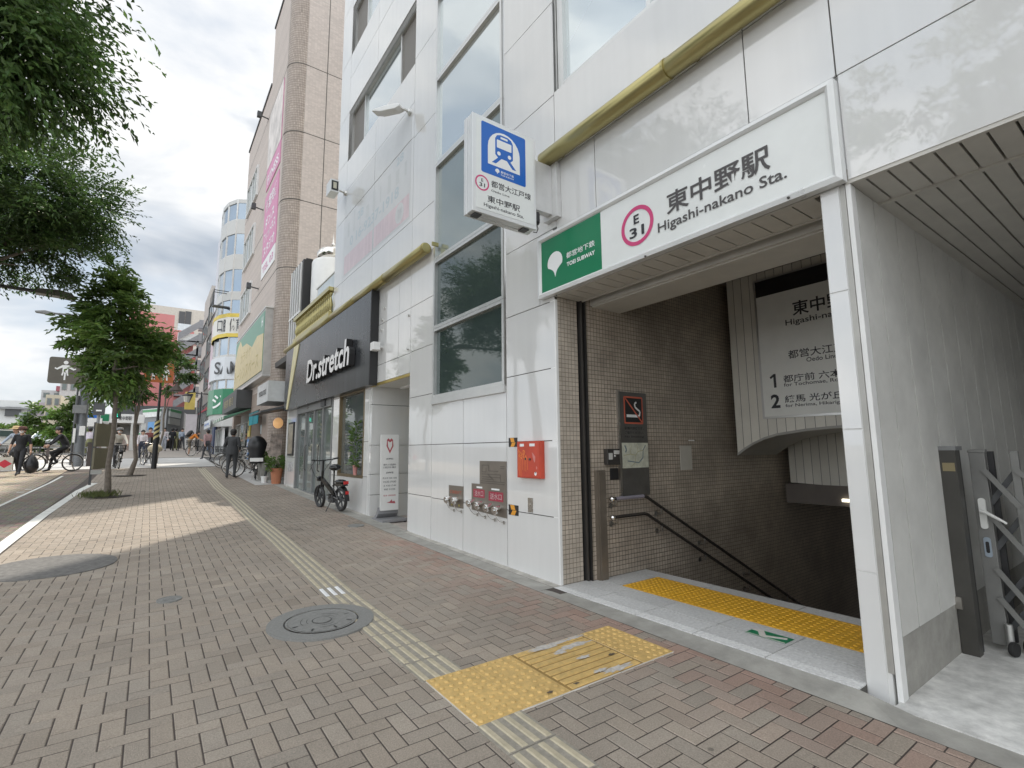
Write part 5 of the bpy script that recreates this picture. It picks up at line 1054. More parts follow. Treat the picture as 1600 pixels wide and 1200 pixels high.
def tree(label, base, ells, n, L_, W_, seed, m, r0, tips, group=None, name='street_tree', **kw):
    kink = kw.pop('kink', None); t = thing(name, label, 'tree', base, group); limbs(base, tips, r0, BARK, t, seed=seed, kink=kink); crown(ells, n, L_, W_, seed, m, t, **kw); return t
z = g(16.1)-.02
t1 = tree('leafy young tree with a pale trunk rising beside the cycle lane line', (-.74, 16.1, z), [(-.68, 16.1, 3.8, .80, 1.0, 1.15), (-.85, 16.1, 4.3, 1.0, 1.0, .55), (-.9, 16.1, 4.9, .75, .8, 1.1), (-.95, 16.1, 5.8, .35, .4, .75), (-.12, 16.0, 4.55, .5, .6, .5), (-1.35, 16.1, 4.25, .45, .5, .4)], 10500, .18, .068, 21, mat('leaf_fresh', (.125, .205, .05), .32, var=0, attr='tone', transl=.48), .064,
     [(-.85, 16.1, 5.9), (-1.5, 16.2, 3.9), (.1, 16.0, 3.6), (-.3, 15.6, 4.4), (-1.2, 16.6, 4.6), (-.2, 16.6, 4.2)], per=8, twig=.4)
grate = B(); grate.lathe([(0, .006), (.42, .006), (.45, 0)], (-.70, 16.1, g(16.1)+.006), n=28); grate.obj('tree_pit', mat('soil', (.05, .042, .035), .95, var=.3, sc=20), t1)
GRS = mat('grass_green', (.10, .12, .035), .8, var=0, attr='tone')
tag(leafmesh([((-.9+random.gauss(0, .17), 16.05+random.gauss(0, .25), g(16.05)+.01), (random.gauss(0, .4), random.gauss(0, .4), 1)) for _ in range(420)], .16, .018, GRS, 'grass', droop=-.3), 'tuft of yellowish grass at the foot of the young tree', 'grass', kind='stuff')
z = g(23)-.02
t2 = tree('second young tree with a bent trunk, farther along behind the first one', (-.5, 23, z), [(-.85, 23, 4.9, .75, .9, 1.2), (-.85, 23, 3.9, .6, .7, .6)], 3200, .2, .075, 22, LEAFD, .078,
     [(-.42, 23, 4.8), (-.2, 22.9, 4.5), (-1.1, 23.1, 4.4), (-.7, 23.3, 5.2)], per=8, kink=(.05, 0, 0))
tree('darker young tree just behind the slim black post with the orange sign', (.31, 29.2, g(29.2)), [(1.0, 29.5, 5.7, .45, .5, .95), (.55, 29.5, 5.0, .5, .5, .4)], 1700, .2, .08, 26, LEAFD, .06, [(.7, 29.4, 6.0), (1.1, 29.4, 5.6), (.5, 29.6, 5.2)], per=8)
B().lathe([(0, .006), (.5, .006), (.53, 0)], (-.5, 23, g(23)+.006), n=24).obj('tree_pit', MC['soil'], t2)
GT = 'broad street trees overhanging the cycle lane'
ta = tree('broad dark green tree whose near canopy fills the top left corner', (-4.7, 8.6, g(8.6)), [(-2.15, 8.2, 6.45, 1.35, 1.7, 1.15), (-2.15, 8.2, 6.5, 1.4, 1.7, 1.2), (-2.3, 8.2, 6.6, 1.3, 1.7, 1.25), (-3.3, 8.6, 7.3, 2.0, 2.4, 2.0), (-4.4, 8.2, 8.3, 2.4, 2.8, 2.2), (-2.7, 8.6, 8.3, 1.6, 1.8, 1.2)], 76000, .108, .043, 23, LEAFD, .24,
     [(-4.4, 8.5, 8.6), (-2.2, 8.2, 6.4), (-3.0, 9.4, 6.8), (-3.2, 7.4, 7.2), (-5.4, 9, 7.5), (-4, 7, 7.8)], GT, per=10, twig=.55, droop=.5, shell=.3, clump=.17)
tb = tree('spreading layered tree hanging below the near canopy at the left edge', (-5.0, 14.8, g(14.8)), [(-2.25, 14.4, 7.0, 1.5, 1.9, .95), (-2.3, 14.4, 7.0, 1.5, 1.9, .95), (-2.6, 14.4, 6.2, 1.3, 1.9, .7), (-3.3, 14.8, 6.2, 1.9, 2.6, .75), (-2.6, 14.4, 5.45, 1.1, 1.6, .42), (-4.2, 15, 7.6, 2.0, 2.6, 1.4), (-3.6, 14.6, 5.3, 1.2, 1.6, .38), (-1.5, 14.2, 6.15, .6, .9, .35)], 60000, .10, .04, 24, LEAFD, .22,
     [(-4.4, 14.9, 7.8), (-2.1, 14.3, 6.9), (-1.7, 14.2, 6.2), (-2.5, 14.4, 5.4), (-3.4, 15.6, 6.2), (-3, 13.8, 6.4)], GT, per=10, twig=.5, droop=.2, shell=.25, clump=.17)
tc_ = tree('broad street tree at the kerb behind the camera, seen as a reflection in the facade', (-6.2, 1.0, g(1)), [(-5.2, 2.6, 8.4, 1.5, 2.0, 1.4), (-6, .5, 8.2, 1.8, 2.2, 1.5), (-5.6, 1.8, 6.6, 1.4, 1.6, .8)], 9000, .16, .07, 25, LEAF, .2, [(-6, 1, 8.8), (-5, 2.6, 8), (-6.4, -.4, 8), (-5.4, 1.8, 6.8)], GT, per=9, twig=.5)
# ------------------------------------------------------------------ street furniture on the left
def at(px, py, Y): return fy(px, py, Y)
POLE = mat('pole_grey', (.155, .165, .175), .5, .2, var=.1)
BRN = mat('sign_brown', (.115, .105, .085), .5)
t = thing('street_lamp', 'dark street lamp arm reaching in from the left edge under the canopy', 'street lamp', (-4.6, 16, g(16)))
b = B(); b.tube([(-4.6, 16, g(16)), (-4.6, 16, 5.0), (-4.5, 16, 5.25), (-4.3, 16, 5.33)], [.09, .07, .06, .05], 12); b.tube([(-4.35, 16, 5.33), (-2.35, 16, 5.27)], .045, 10); b.obj('pole', DGREY, t, smooth=True)
b = B(); b.prism([(-2.45, 5.21), (-2.0, 5.19), (-1.74, 5.16), (-1.72, 5.22), (-1.78, 5.30), (-2.0, 5.35), (-2.2, 5.34), (-2.45, 5.32)], FRONT(16), -.14, .14); b.obj('lamp_head', mat('lamp_shell', (.14, .13, .11), .4), t, bevel=.02)
t = thing('utility_pole', 'thick grey pole with paper notices carrying a brown bicycle sign', 'pole', (-2.42, 28.5, g(28.5)))
b = B(); b.tube([(-2.42, 28.5, g(28.5)), (-2.42, 28.5, 7.6)], [.19, .15], 16); b.tube([(-2.42, 28.5, 7.3), (-3.2, 28.5, 7.45), (-3.7, 28.5, 7.42)], .045, 8); b.obj('pole', POLE, t, smooth=True)
b = B(); b.prism([(-4.3, 7.38), (-3.7, 7.34), (-3.65, 7.44), (-4.0, 7.5), (-4.3, 7.44)], FRONT(28.5), -.12, .12); b.obj('lamp_head', GREY, t, bevel=.02)
b = B(); b.box(-2.46, -2.28, 28.2, 28.34, 2.2, 2.6); b.obj('notice', WPAINT, t); b = B(); b.box(-2.66, -2.58, 28.3, 28.4, 1.9, 2.5); b.obj('notice', WPAINT, t)
b = B(); b.tube([(-2.66, 28.4, .95), (-2.66, 28.4, 5.2)], .035, 8); b.tube([(-2.62, 28.35, 2.7), (-2.62, 28.35, 3.9)], .06, 8); b.obj('conduit', DGREY, t)
b = B(); b.box(-2.75, -2.3, 28.25, 28.4, 3.15, 3.5); b.obj('meter_box', GREY, t)
def pictogram(o, cx, cz, s, fr, kind, m):
    b = B(); K = lambda pts: b.prism([(cx+x*s, cz+z*s) for x, z in pts], fr, .0, .006)
    b.prism(circ((cx, cz+.40*s), .085*s, 14), fr, 0, .006)
    if kind == 'cycle':
        K([(-.11, .28), (-.30, .12), (-.36, .16), (-.38, .10), (-.28, .05), (-.10, .16), (-.10, -.06), (-.13, -.20), (-.08, -.22), (-.03, -.02), (.03, -.02), (.08, -.22), (.13, -.20), (.10, -.06), (.10, .16), (.28, .05), (.38, .10), (.36, .16), (.30, .12), (.11, .28)][::-1]); K([(-.03, -.42), (.03, -.42), (.03, -.06), (-.03, -.06)])
    else:
        K([(-.12, .28), (-.20, .08), (-.34, .02), (-.32, -.04), (-.16, .0), (-.10, .12), (-.10, -.10), (-.14, -.42), (-.05, -.42), (-.01, -.12), (.03, -.12), (.06, -.42), (.14, -.42), (.10, -.10), (.11, .12), (.16, -.04), (.22, -.02), (.18, .14), (.12, .28)][::-1])
    return b.obj('pictogram', m, o)
sx_ = at(75, 557, 28.3); 
t = thing('cycle_sign', 'grey brown sign with a white cyclist pictogram on the thick pole', 'sign', (-3.1, 28.3, 4.4)); b = B(); b.prism(rrect(-3.66, 4.40, -1.9, 5.52, .09), FRONT(28.3), -.12, 0); b.obj('panel', BRN, t); pictogram(t, -3.12, 4.93, .92, FRONT(28.295), 'cycle', WINK)
b = B(); b.bar((-2.0, 28.4, 5.2), (-2.42, 28.45, 5.2), .06); b.bar((-2.0, 28.4, 4.7), (-2.42, 28.45, 4.7), .06); b.obj('clamp', GREY, t)
t = thing('banded_pole', 'slim black post with striped yellow and black sleeve carrying lanterns', 'pole', (.23, 26, g(26)))
b = B(); b.tube([(.23, 26, g(26)), (.23, 26, 2.75)], .10, 12); b.tube([(.23, 26, 2.7), (.23, 26, 6.0)], [.055, .04], 10); b.obj('pole', BLACK, t, smooth=True)
b = B(); fY = mat('stripe_yellow', (.55, .47, .22), .6)
for k in range(4):
    z0 = 1.95+k*.2; n = 14
    for i in range(n): 
        a0 = pi+pi*i/n; a1 = pi+pi*(i+1)/n; zz = lambda a: z0+.22*(a-pi)/pi
        b.face([(.23+.104*cos(a0), 26+.104*sin(a0), zz(a0)), (.23+.104*cos(a1), 26+.104*sin(a1), zz(a1)), (.23+.104*cos(a1), 26+.104*sin(a1), zz(a1)+.1), (.23+.104*cos(a0), 26+.104*sin(a0), zz(a0)+.1)])
b.obj('striped_sleeve', fY, t)
b = B(); b.tube([(.23, 26, 4.4), (.5, 26, 4.5), (.78, 26, 4.42)], .025, 8); b.lathe([(.03, 4.42), (.05, 4.36), (.27, 4.10), (.25, 4.07), (0, 4.10)], (.80, 26, 0), n=18); b.obj('lantern', mat('lantern_brown', (.06, .045, .035), .5), t, smooth=True)
t = thing('pedestrian_sign', 'orange sign with white adult and child pictogram on the black post', 'sign', (.25, 25.9, 4.4)); ORS = mat('sign_orange', (.44, .13, .035), .5)
b = B(); b.prism(rrect(-.38, 4.40, .66, 5.22, .03), FRONT(25.88), -.06, 0); b.obj('panel', ORS, t); pictogram(t, .36, 4.80, .72, FRONT(25.875), 'walk', WINK); pictogram(t, -.05, 4.72, .48, FRONT(25.875), 'walk', WINK)
t = thing('info_board', 'tall olive brown information board standing behind the young tree', 'information board', (-1.2, 20, g(20)))
b = B()
for x, y in ((-1.36, 19.75), (-1.0, 20.5)): b.box(x-.03, x+.03, y-.03, y+.03, g(y), 2.36)
b.obj('frame', DGREY, t); dx, dy = .36, .75
for z0, z1, m_ in ((.95, 1.58, 'board_low'), (1.63, 2.33, 'board_top')):
    b = B(); b.raw([(-1.36, 19.72, z0), (-1.0, 20.47, z0), (-1.0, 20.47, z1), (-1.36, 19.72, z1), (-1.31, 19.70, z0), (-.95, 20.45, z0), (-.95, 20.45, z1), (-1.31, 19.70, z1)], [(0, 1, 2, 3), (7, 6, 5, 4), (0, 4, 5, 1), (1, 5, 6, 2), (2, 6, 7, 3), (3, 7, 4, 0)]); b.obj('panel', mat('board_olive', (.17, .155, .10), .5), t)
b = B(); b.box(-1.36, -1.1, 19.66, 19.70, .80, .93); b.obj('label_plate', mat('label_grey', (.4, .4, .38), .5), t)
# guard rail along the carriageway
t = thing('guard_rail', 'dark pipe guard rail with stout posts along the carriageway', 'railing', (-4.5, 30.8, g(30.8)))
for k in range(9): 
    x = -8.6+k*.82; b = B(); b.box(x-.05, x+.05, 30.7, 30.8, g(30.8), g(30.8)+.85); b.obj('post', mat('rail_brown', (.07, .055, .05), .6), t)
b = B()
for h_ in (.42, .72): b.tube([(-8.7, 30.75, g(30.8)+h_), (-1.9, 30.75, g(30.8)+h_)], .028, 8)
b.obj('rail', GREY, t)
t = thing('bollard', 'dark brown bollard beside the foot of the thick grey pole', 'bollard', (-2.05, 28.4, g(28.4))); b = B(); b.box(-2.13, -1.98, 28.3, 28.45, g(28.4), g(28.4)+.95); b.box(-2.14, -1.97, 28.29, 28.46, g(28.4)+.95, g(28.4)+1.0); b.obj('post', MC['rail_brown'], t)
# traffic signals in front of the shelter
t = thing('pedestrian_signal', 'pedestrian signal with a lit green walking figure by the shelter', 'traffic signal', (-1.0, 36, g(36))); p_ = at(182, 648, 36); b = B(); b.box(p_.x-.2, p_.x+.2, 35.9, 36.2, p_.z-.22, p_.z+.55); b.obj('housing', BLACK, t); b = B(); b.box(p_.x-.16, p_.x+.16, 35.88, 35.9, p_.z-.18, p_.z+.16); s_ = b.obj('lens', mat('lens_dark', (.01, .06, .05), .4), t)
b = B(); b.prism([(p_.x+x*.30, p_.z+z*.30) for x, z in ((-.06, .28), (-.2, .0), (-.06, .02), (-.18, -.4), (-.04, -.4), (.0, -.1), (.1, -.4), (.24, -.4), (.06, .02), (.2, .0), (.06, .28))][::-1], FRONT(35.88), 0, .01); b.prism(circ((p_.x, p_.z+.12), .03, 10), FRONT(35.88), 0, .01); b.obj('green_figure', mat('signal_green', (.05, .9, .6), .5, emit=1.2), s_)
b = B(); b.tube([(p_.x, 36.1, g(36)), (p_.x, 36.1, p_.z)], .05, 8); b.obj('pole', GREY, t)
t = thing('vehicle_signal', 'dark traffic signal head on a grey post left of the walking figure', 'traffic signal', (-2.2, 35, g(35))); p_ = at(155, 640, 35); b = B(); b.box(p_.x-.25, p_.x+.25, 34.9, 35.1, p_.z-.3, p_.z+.4); b.box(p_.x-.12, p_.x+.12, 34.86, 34.9, p_.z-.1, p_.z-.02, 1); b.obj('housing', [DGREY, WINK], t); b = B(); b.tube([(p_.x, 35, g(35)), (p_.x, 35, p_.z)], .07, 8); b.obj('pole', GREY, t)
# ------------------------------------------------------------------ far buildings and the second subway entrance
def facade(t, xa, ya, xb, yb, z0, z1, depth, m, rows, cols, wm, name='wall', wfrac=(.62, .55), zoff=0.0, frame=WF):
    # a box whose street front runs from (xa,ya) to (xb,yb); windows are parts with pane
    A_ = V((xa, ya, 0)); D = V((xb-xa, yb-ya, 0)); Ln = D.length; D.normalize(); Nn = V((D.y, -D.x, 0)); Bk = -Nn*depth
    b = B(); c = [A_, A_+D*Ln, A_+D*Ln+Bk, A_+Bk]; b.raw([(*q.xy, z0) for q in c]+[(*q.xy, z1) for q in c], [(3, 2, 1, 0), (4, 5, 6, 7), (0, 1, 5, 4), (1, 2, 6, 5), (2, 3, 7, 6), (3, 0, 4, 7)]); o = b.obj(name, m, t)
    for r in range(rows):
        for q in range(cols):
            w_ = Ln/cols; a0 = w_*(q+.5-wfrac[0]/2); a1 = w_*(q+.5+wfrac[0]/2); h_ = (z1-z0-zoff)/max(1, rows); zz0 = z0+zoff+h_*(r+.5-wfrac[1]/2); zz1 = z0+zoff+h_*(r+.5+wfrac[1]/2)
            b = B(); b.prism(rect2(a0, zz0, a1, zz1), (tuple(A_), tuple(D), (0, 0, 1)), 0, .08); f = b.obj('window', frame, t); b = B(); b.prism(rect2(a0+.08, zz0+.08, a1-.08, zz1-.08), (tuple(A_), tuple(D), (0, 0, 1)), .08, .10); b.obj('pane', wm, f)
    return o
# glass fronted building with curved corner
t = thing('glass_building', 'pale blue glass building with curved bands and shop signs', 'building', (5, 36, 1)); arc = [(5.4, 34.5), (4.3, 34.6), (3.6, 35.0), (3.2, 35.8), (3.03, 36.9), (3.08, 38.1), (3.4, 39.4)]
def band(b, z0, z1, off=0, m=0):
    P = [(x-off, y) for x, y in arc]
    for (a, c_) in zip(P, P[1:]): b.face([(*a, z0), (*a, z1), (*c_, z1), (*c_, z0)], m); b.face([(*a, z1), (a[0]+off+.05, a[1], z1), (c_[0]+off+.05, c_[1], z1), (*c_, z1)], m); b.face([(*a, z0), (*c_, z0), (c_[0]+off+.05, c_[1], z0), (a[0]+off+.05, a[1], z0)], m)
SPAN = mat('spandrel', (.52, .52, .50), .4, var=.015); BG = mat('blue_glass', (.33, .39, .45), .05, .6, var=.06, sc=.5)
b = B(); b.box(3.95, 9, 35.4, 39.6, .9, 17.6); top = 17.65; GLB = [(5.35, 5.85), (7.45, 8.55), (10.1, 10.95), (11.5, 12.95), (13.95, 15.32), (16.3, 17.4)]; z = 3.0
for a, c_ in GLB+[(17.65, 0)]: band(b, z, a, .06); z = c_
b.obj('wall', SPAN, t)
for a, c_ in GLB: b = B(); band(b, a, c_); b.obj('window', BG, t)
b = B(); 
for x, y in arc[1:-1:1]: b.box(x-.06, x+.02, y-.04, y+.04, 5.3, top)
b.obj('mullion', ALU, t)
def curved_sign(name, label, z0, z1, m, s, ink, y0=31.5, y1=38, off=.16):
    o = thing(name, label, 'sign', (2.9, 35, z0)); b = B(); band(b, z0, z1, off); b.obj('panel', m, o)
    if s: txt(o, 'lettering', s, ((3.2-.736*(off+.16), 35.8-.675*(off+.16), 0), (.676, -.737, 0), (0, 0, 1)), (.0, z0+.22*(z1-z0), 1.75, z1-.22*(z1-z0)), ink, .02, .0)
    return o
zs = lambda y: at(350, y, 35).z
curved_sign('curved_sign', 'green curved shop sign with white script on the glass building', 3.75, 5.3, GREEN, 'ジム', WINK)
curved_sign('curved_sign', 'pale curved sign with thin dark capital letters on the glass building', 5.9, 7.3, mat('sam_white', (.6, .63, .66), .4, var=.02), 'SAM', DGREY)
curved_sign('curved_sign', 'white curved sign with yellow edge stripes and dark characters', 8.55, 10.05, mat('clinic_white', (.66, .65, .60), .4, var=.02), '口腔体育', DGREY)
o = [q for q in bpy.data.objects if q.get('label', '').startswith('white curved sign with yellow')][0]; b = B(); band(b, 9.82, 10.05, .18); b.obj('yellow_stripe', mat('stripe_yel', (.65, .50, .08), .5), o); b = B(); band(b, 8.55, 8.78, .18); b.obj('yellow_stripe', MC['stripe_yel'], o)
window([35.5, 36.5, 37.5, 38.5, 39.4], 1.2, 2.95, X=3.65, fm=WF, panes=[GLM, GLASSD, GLM, GLASSD], parent=t, name='shop_window'); flat_sign('shop_fascia', 'green and white shop fascia under the green curved sign', 2.9, 35.4, 39.2, 2.95, 3.45, mat('fascia_blue', (.62, .66, .68), .4), [('pharmacy', 3.08, 3.32, BLUE)])
b = B(); b.box(2.6, 3.5, 34.9, 35.4, 10.4, 10.46); 
for y in (34.9, 35.4): b.tube([(2.6, y, 10.45), (2.6, y, 11.4)], .025, 6); b.tube([(2.6, y, 11.4), (3.4, y, 11.4)], .025, 6)
o = b.obj('roof_frame', DGREY); tag(o, 'small black metal ledge frame fixed high on the glass building', 'frame')
# dark grey building beyond, then narrow slab
t = thing('grey_building', 'dark grey concrete building with billboards beyond the glass one', 'building', (6, 46, 1.5)); b = B(); zt = fx(336, 384, 3.7).z; b.box(3.7, 12, 42.2, 46.5, 1.3, zt); b.box(3.9, 12, 46.5, 56, 1.3, zt-4); b.box(3.8, 9, 39.8, 42.2, 1.3, 12); b.obj('wall', mat('dark_concrete', (.20, .185, .17), .8, var=.15, sc=.7), t)
for z0 in (4, 7.2, 10.4, 13.6): window([47, 49, 51, 53, 55.5], z0, z0+1.8, X=3.86, fm=GREY, panes=[GLASSD]*4, parent=t)
b = B(); b.box(3.6, 3.72, 40.3, 41.8, 1.3, 17); o = b.obj('blue_pillar_sign', mat('navy', (.05, .07, .14), .4), t)
flat_sign('billboard', 'pale blank billboard strip on the dark grey building', 3.5, 43, 46, 12.5, 18.5, mat('board_pale', (.58, .58, .62), .5, var=.08)); flat_sign('billboard', 'pinkish poster panel low on the dark grey building', 3.5, 42.6, 46.2, 6.4, 12, mat('board_pinkish', (.55, .45, .50), .5, var=.25, sc=1.0))
o = thing('shuttered_facade', 'grey shuttered shop front under the pinkish poster panel', 'shutter', (3.6, 44, 1.6)); B().box(3.55, 3.7, 42.2, 46.4, 4.0, 6.3).obj('shutter_board', mat('slat_grey', (.33, .33, .33), .6), o); B().box(3.5, 3.7, 42.2, 42.6, 1.5, 4).obj('stone_pier', CONC, o); B().box(3.55, 3.62, 42.8, 44, 1.6, 3.8).obj('blue_poster', mat('poster_blue', (.1, .26, .5), .5), o)
o = thing('red_canopy', 'small dark red canopy over the shop entrance', 'canopy', (3.2, 46, 4)); b = B(); b.raw([(3.7, 45, 4.9), (3.7, 47, 4.9), (2.7, 47, 4.2), (2.7, 45, 4.2), (3.7, 46, 5.2)], [(0, 1, 2, 3), (0, 3, 4), (3, 2, 4), (2, 1, 4)]); b.obj('cloth', mat('canopy_red', (.25, .03, .04), .7), o)
t = thing('slab_building', 'narrow pale building at the end of the shop row', 'building', (6, 62, 2)); b = B(); b.box(4.0, 12, 56.5, 64, 1.6, fx(322, 470, 4.0).z); b.obj('wall', mat('slab_pale', (.45, .42, .39), .7), t); 
for z0 in (5, 9, 13): window([57, 59, 61, 63.5], z0, z0+2, X=3.95, fm=GREY, panes=[GLASSD]*3, parent=t)
o = thing('hanging_sign', 'yellow hanging sign with black strokes beside an old lantern', 'sign', (2.6, 46, 5)); p_, q_ = at(290, 612, 46), at(304, 640, 46); b = B(); b.prism(rect2(p_.x, q_.z, q_.x, p_.z), FRONT(46), -.2, 0); b.obj('panel', MC['sign_yellow'], o); txt(o, 'lettering', '7', FRONT(45.99), (p_.x+.15, q_.z+.5, q_.x-.15, p_.z-.15), INK, .05, .003); b = B(); b.bar((q_.x, 46.1, p_.z-.1), (3.8, 46.1, p_.z-.1), .08); b.obj('bracket', BLACK, o)
o = thing('old_lantern', 'old style lantern on a black bracket in front of the yellow sign', 'lamp', (2.2, 44, 4)); p_ = at(292, 624, 44); b = B(); b.lathe([(.05, .45), (.32, .28), (.30, .25)], (p_.x, 44, p_.z), n=8); b.lathe([(.24, .25), (.16, -.2), (0, -.2)], (p_.x, 44, p_.z), n=8, m=1); b.tube([(p_.x+.9, 44, g(44)), (p_.x+.9, 44, p_.z+.6), (p_.x, 44, p_.z+.5)], .05, 8); b.obj('lantern', [BLACK, mat('lantern_pane', (.5, .48, .42), .4)], o)
o = thing('white_banners', 'white fabric banners with faint print hanging over the pavement', 'banner', (2.4, 40, 3)); p_, q_ = at(291, 647, 42), at(306, 680, 42); b = B(); b.prism(rect2(p_.x, q_.z, q_.x, p_.z), FRONT(42), -.03, 0); b.obj('cloth', mat('cloth_white', (.62, .57, .58), .7, var=.12, sc=2), o); b = B(); b.tube([(q_.x+.05, 42, g(42)), (q_.x+.05, 42, p_.z+.2)], .03, 6); b.obj('pole', BLACK, o)
# grey corner store with green white stripes
t = thing('corner_store', 'grey corner store with green and white signs and canopy', 'building', (2, 60, 2)); GW = mat('store_grey', (.215, .22, .225), .6, var=.06); Yc = 56
pA, pB, pC = at(222, 640, 60), at(261, 640, Yc), at(284, 642, 60); zt = at(261, 636, Yc).z
b = B(); pts = [(pA.x, 60), (pB.x, Yc), (pC.x, 60), (pC.x+2, 75), (pA.x-1, 75)]; b.prism(pts, ((0, 0, 0), (1, 0, 0), (0, 1, 0)), 1.6, zt); b.obj('wall', GW, t)
def onface(a, c_, t0, t1, z0, z1, m, name, d=.12):
    A_ = V((a[0], a[1], 0)); D = V((c_[0]-a[0], c_[1]-a[1], 0)); Ln = D.length; D.normalize(); b = B(); b.prism(rect2(t0*Ln, z0, t1*Ln, z1), (tuple(A_), tuple(D), (0, 0, 1)), 0, d); return b.obj(name, m, t)
zz = lambda y: at(261, y, Yc).z
StG = mat('store_green', (.08, .28, .12), .5); StW = mat('store_white', (.66, .68, .67), .5)
for (a, c_, t0, t1) in ((pts[0], pts[1], .1, .8), (pts[1], pts[2], .12, .88)):
    onface(a, c_, t0, t1, zz(650), zz(637), StW, 'sign_panel'); onface(a, c_, t0, t1, zz(642), zz(638), StG, 'green_band', .14)
onface(pts[1], pts[2], .12, .85, zz(662), zz(652), MC['label_grey'], 'sign_panel'); onface(pts[0], pts[1], .35, .72, zz(671), zz(658), MC['poster_blue'], 'poster')
for (a, c_) in ((pts[0], pts[1]), (pts[1], pts[2])): onface(a, c_, -.02, 1.02, zz(683), zz(675), StW, 'canopy', .9); onface(a, c_, -.02, 1.02, zz(678.5), zz(676), StG, 'canopy_band', .95); onface(a, c_, .05, .95, 1.9, zz(684), MC['shop_dark'], 'shop_window', .05)
# pink building with zigzag outside stairs, cream block behind
t = thing('pink_building', 'coral pink building with zigzag outside stairs on its side', 'building', (2, 72, 2)); PKW = mat('coral_wall', (.56, .215, .205), .7, var=.08, sc=.5); Yp = 72
xa, xb, xm = at(196, 560, Yp).x, at(311, 560, Yp).x, at(282, 560, Yp).x; z1 = at(255, 498, Yp).z; z2 = at(290, 534, Yp).z
b = B(); b.box(xa, at(268, 560, Yp).x, Yp, Yp+10, 2, z1+.6); b.box(at(268, 560, Yp).x, xm+1.2, Yp, Yp+10, 2, z1-1.2); b.box(xm, xb, Yp+2, Yp+10, 2, z2-1.5); b.obj('wall', PKW, t)
p_, q_ = at(278, 505, Yp), at(298, 518, Yp); b = B(); b.box(p_.x, q_.x, Yp-.05, Yp, q_.z, p_.z); o = b.obj('window', MC['fascia_blue'], t)
for k in range(6):
    za = at(285, 640-k*21, Yp).z; zb = at(285, 640-(k+1)*21, Yp).z; x0 = at(272, 600, Yp).x; x1 = at(303, 600, Yp).x; b = B(); b.box(x0, x1, Yp-1.4, Yp, za-.1, za+.05); b.raw([(x0, Yp-1.4, za), (x1, Yp-1.4, zb), (x1, Yp-1.4, zb+.9), (x0, Yp-1.4, za+.9), (x0, Yp-1.3, za), (x1, Yp-1.3, zb), (x1, Yp-1.3, zb+.9), (x0, Yp-1.3, za+.9)], [(0, 1, 2, 3), (7, 6, 5, 4), (3, 2, 6, 7), (0, 4, 5, 1)]); b.box(x1, x1+2.2, Yp-1.4, Yp, zb-.1, zb+.05); b.box(x1, x1+2.2, Yp-1.4, Yp-1.35, zb, zb+1.1); b.obj('stair', mat('stair_steel', (.24, .24, .25), .5, .2), t)
b = B(); b.box(x1-.1, x1+.1, Yp-1.4, Yp-1.2, 2, z2); b.box(x1+2, x1+2.2, Yp-1.4, Yp-1.2, 2, z2); b.obj('stair_post', GREY, t)
b = B(); p_ = at(300, 528, Yp); b.box(p_.x-1.5, p_.x+1.6, Yp-1, Yp, p_.z-1, p_.z+.3); b.obj('cooling_unit', WPAINT, t)
p_ = at(300, 638, Yp); b = B(); b.box(xa, xb, Yp-1.6, Yp+2, p_.z-3.5, p_.z); b.obj('dark_band', DGREY, t)
t = thing('cream_building', 'plain cream block rising behind the pink building', 'building', (4, 95, 2)); p_, q_ = at(255, 478, 95), at(312, 500, 95); b = B(); b.box(p_.x-4, q_.x+1, 95, 110, 2, p_.z); b.obj('wall', mat('cream_wall', (.52, .49, .43), .8), t)
for px in (284, 294): p_ = at(px, 498, 95); b = B(); b.box(p_.x-.4, p_.x+.4, 94.9, 95, p_.z-1.2, p_.z+1.2); b.obj('window', DGREY, t)
# second subway entrance: white fascia shelter
t = thing('subway_shelter', 'white subway entrance shelter with blue train disc across the crossing', 'shelter', (-3, 48, 1.7)); Y_ = 48; a, c_ = at(133, 650, Y_).x, at(226, 650, Y_).x; zt, zb_ = at(160, 646, Y_).z, at(160, 660, Y_).z; zg = g(Y_)
b = B(); b.box(a, c_, Y_, Y_+3, zb_, zt); b.box(a-.9, a+1, Y_-.1, Y_+3.1, zb_-.3, zb_+.3); b.obj('fascia', WPAINT, t)
for px in (139, 163, 176, 206, 222): x = at(px, 690, Y_).x; b = B(); b.box(x-.15, x+.15, Y_+.1, Y_+.4, zg, zb_); b.obj('post', ALU, t)
b = B(); b.box(a+.5, c_-.3, Y_+2.6, Y_+2.7, zg, zb_); b.obj('glass_wall', mat('shelter_glass', (.25, .24, .22), .1, .3), t)
b = B(); b.box(a+.2, c_-.2, Y_+.3, Y_+.35, zg, zg+1.2); b.obj('stone_wall', mat('shelter_stone', (.34, .27, .24), .7), t)
fr = FRONT(Y_-.02); p_ = at(145, 651, Y_); b = B(); b.prism(circ((p_.x, p_.z), .42, 20, .8), fr, 0, .02); b.obj('blue_disc', BLUE, t)
p_, q_ = at(158, 647, Y_), at(170, 658, Y_); b = B(); b.prism(rect2(p_.x, q_.z, q_.x, p_.z), fr, 0, .02); b.obj('green_panel', GREEN, t); p_, q_ = at(186, 650, Y_), at(206, 657, Y_); txt(t, 'lettering', '東中野駅', fr, (p_.x, q_.z, q_.x, p_.z), INK, .01, .02)
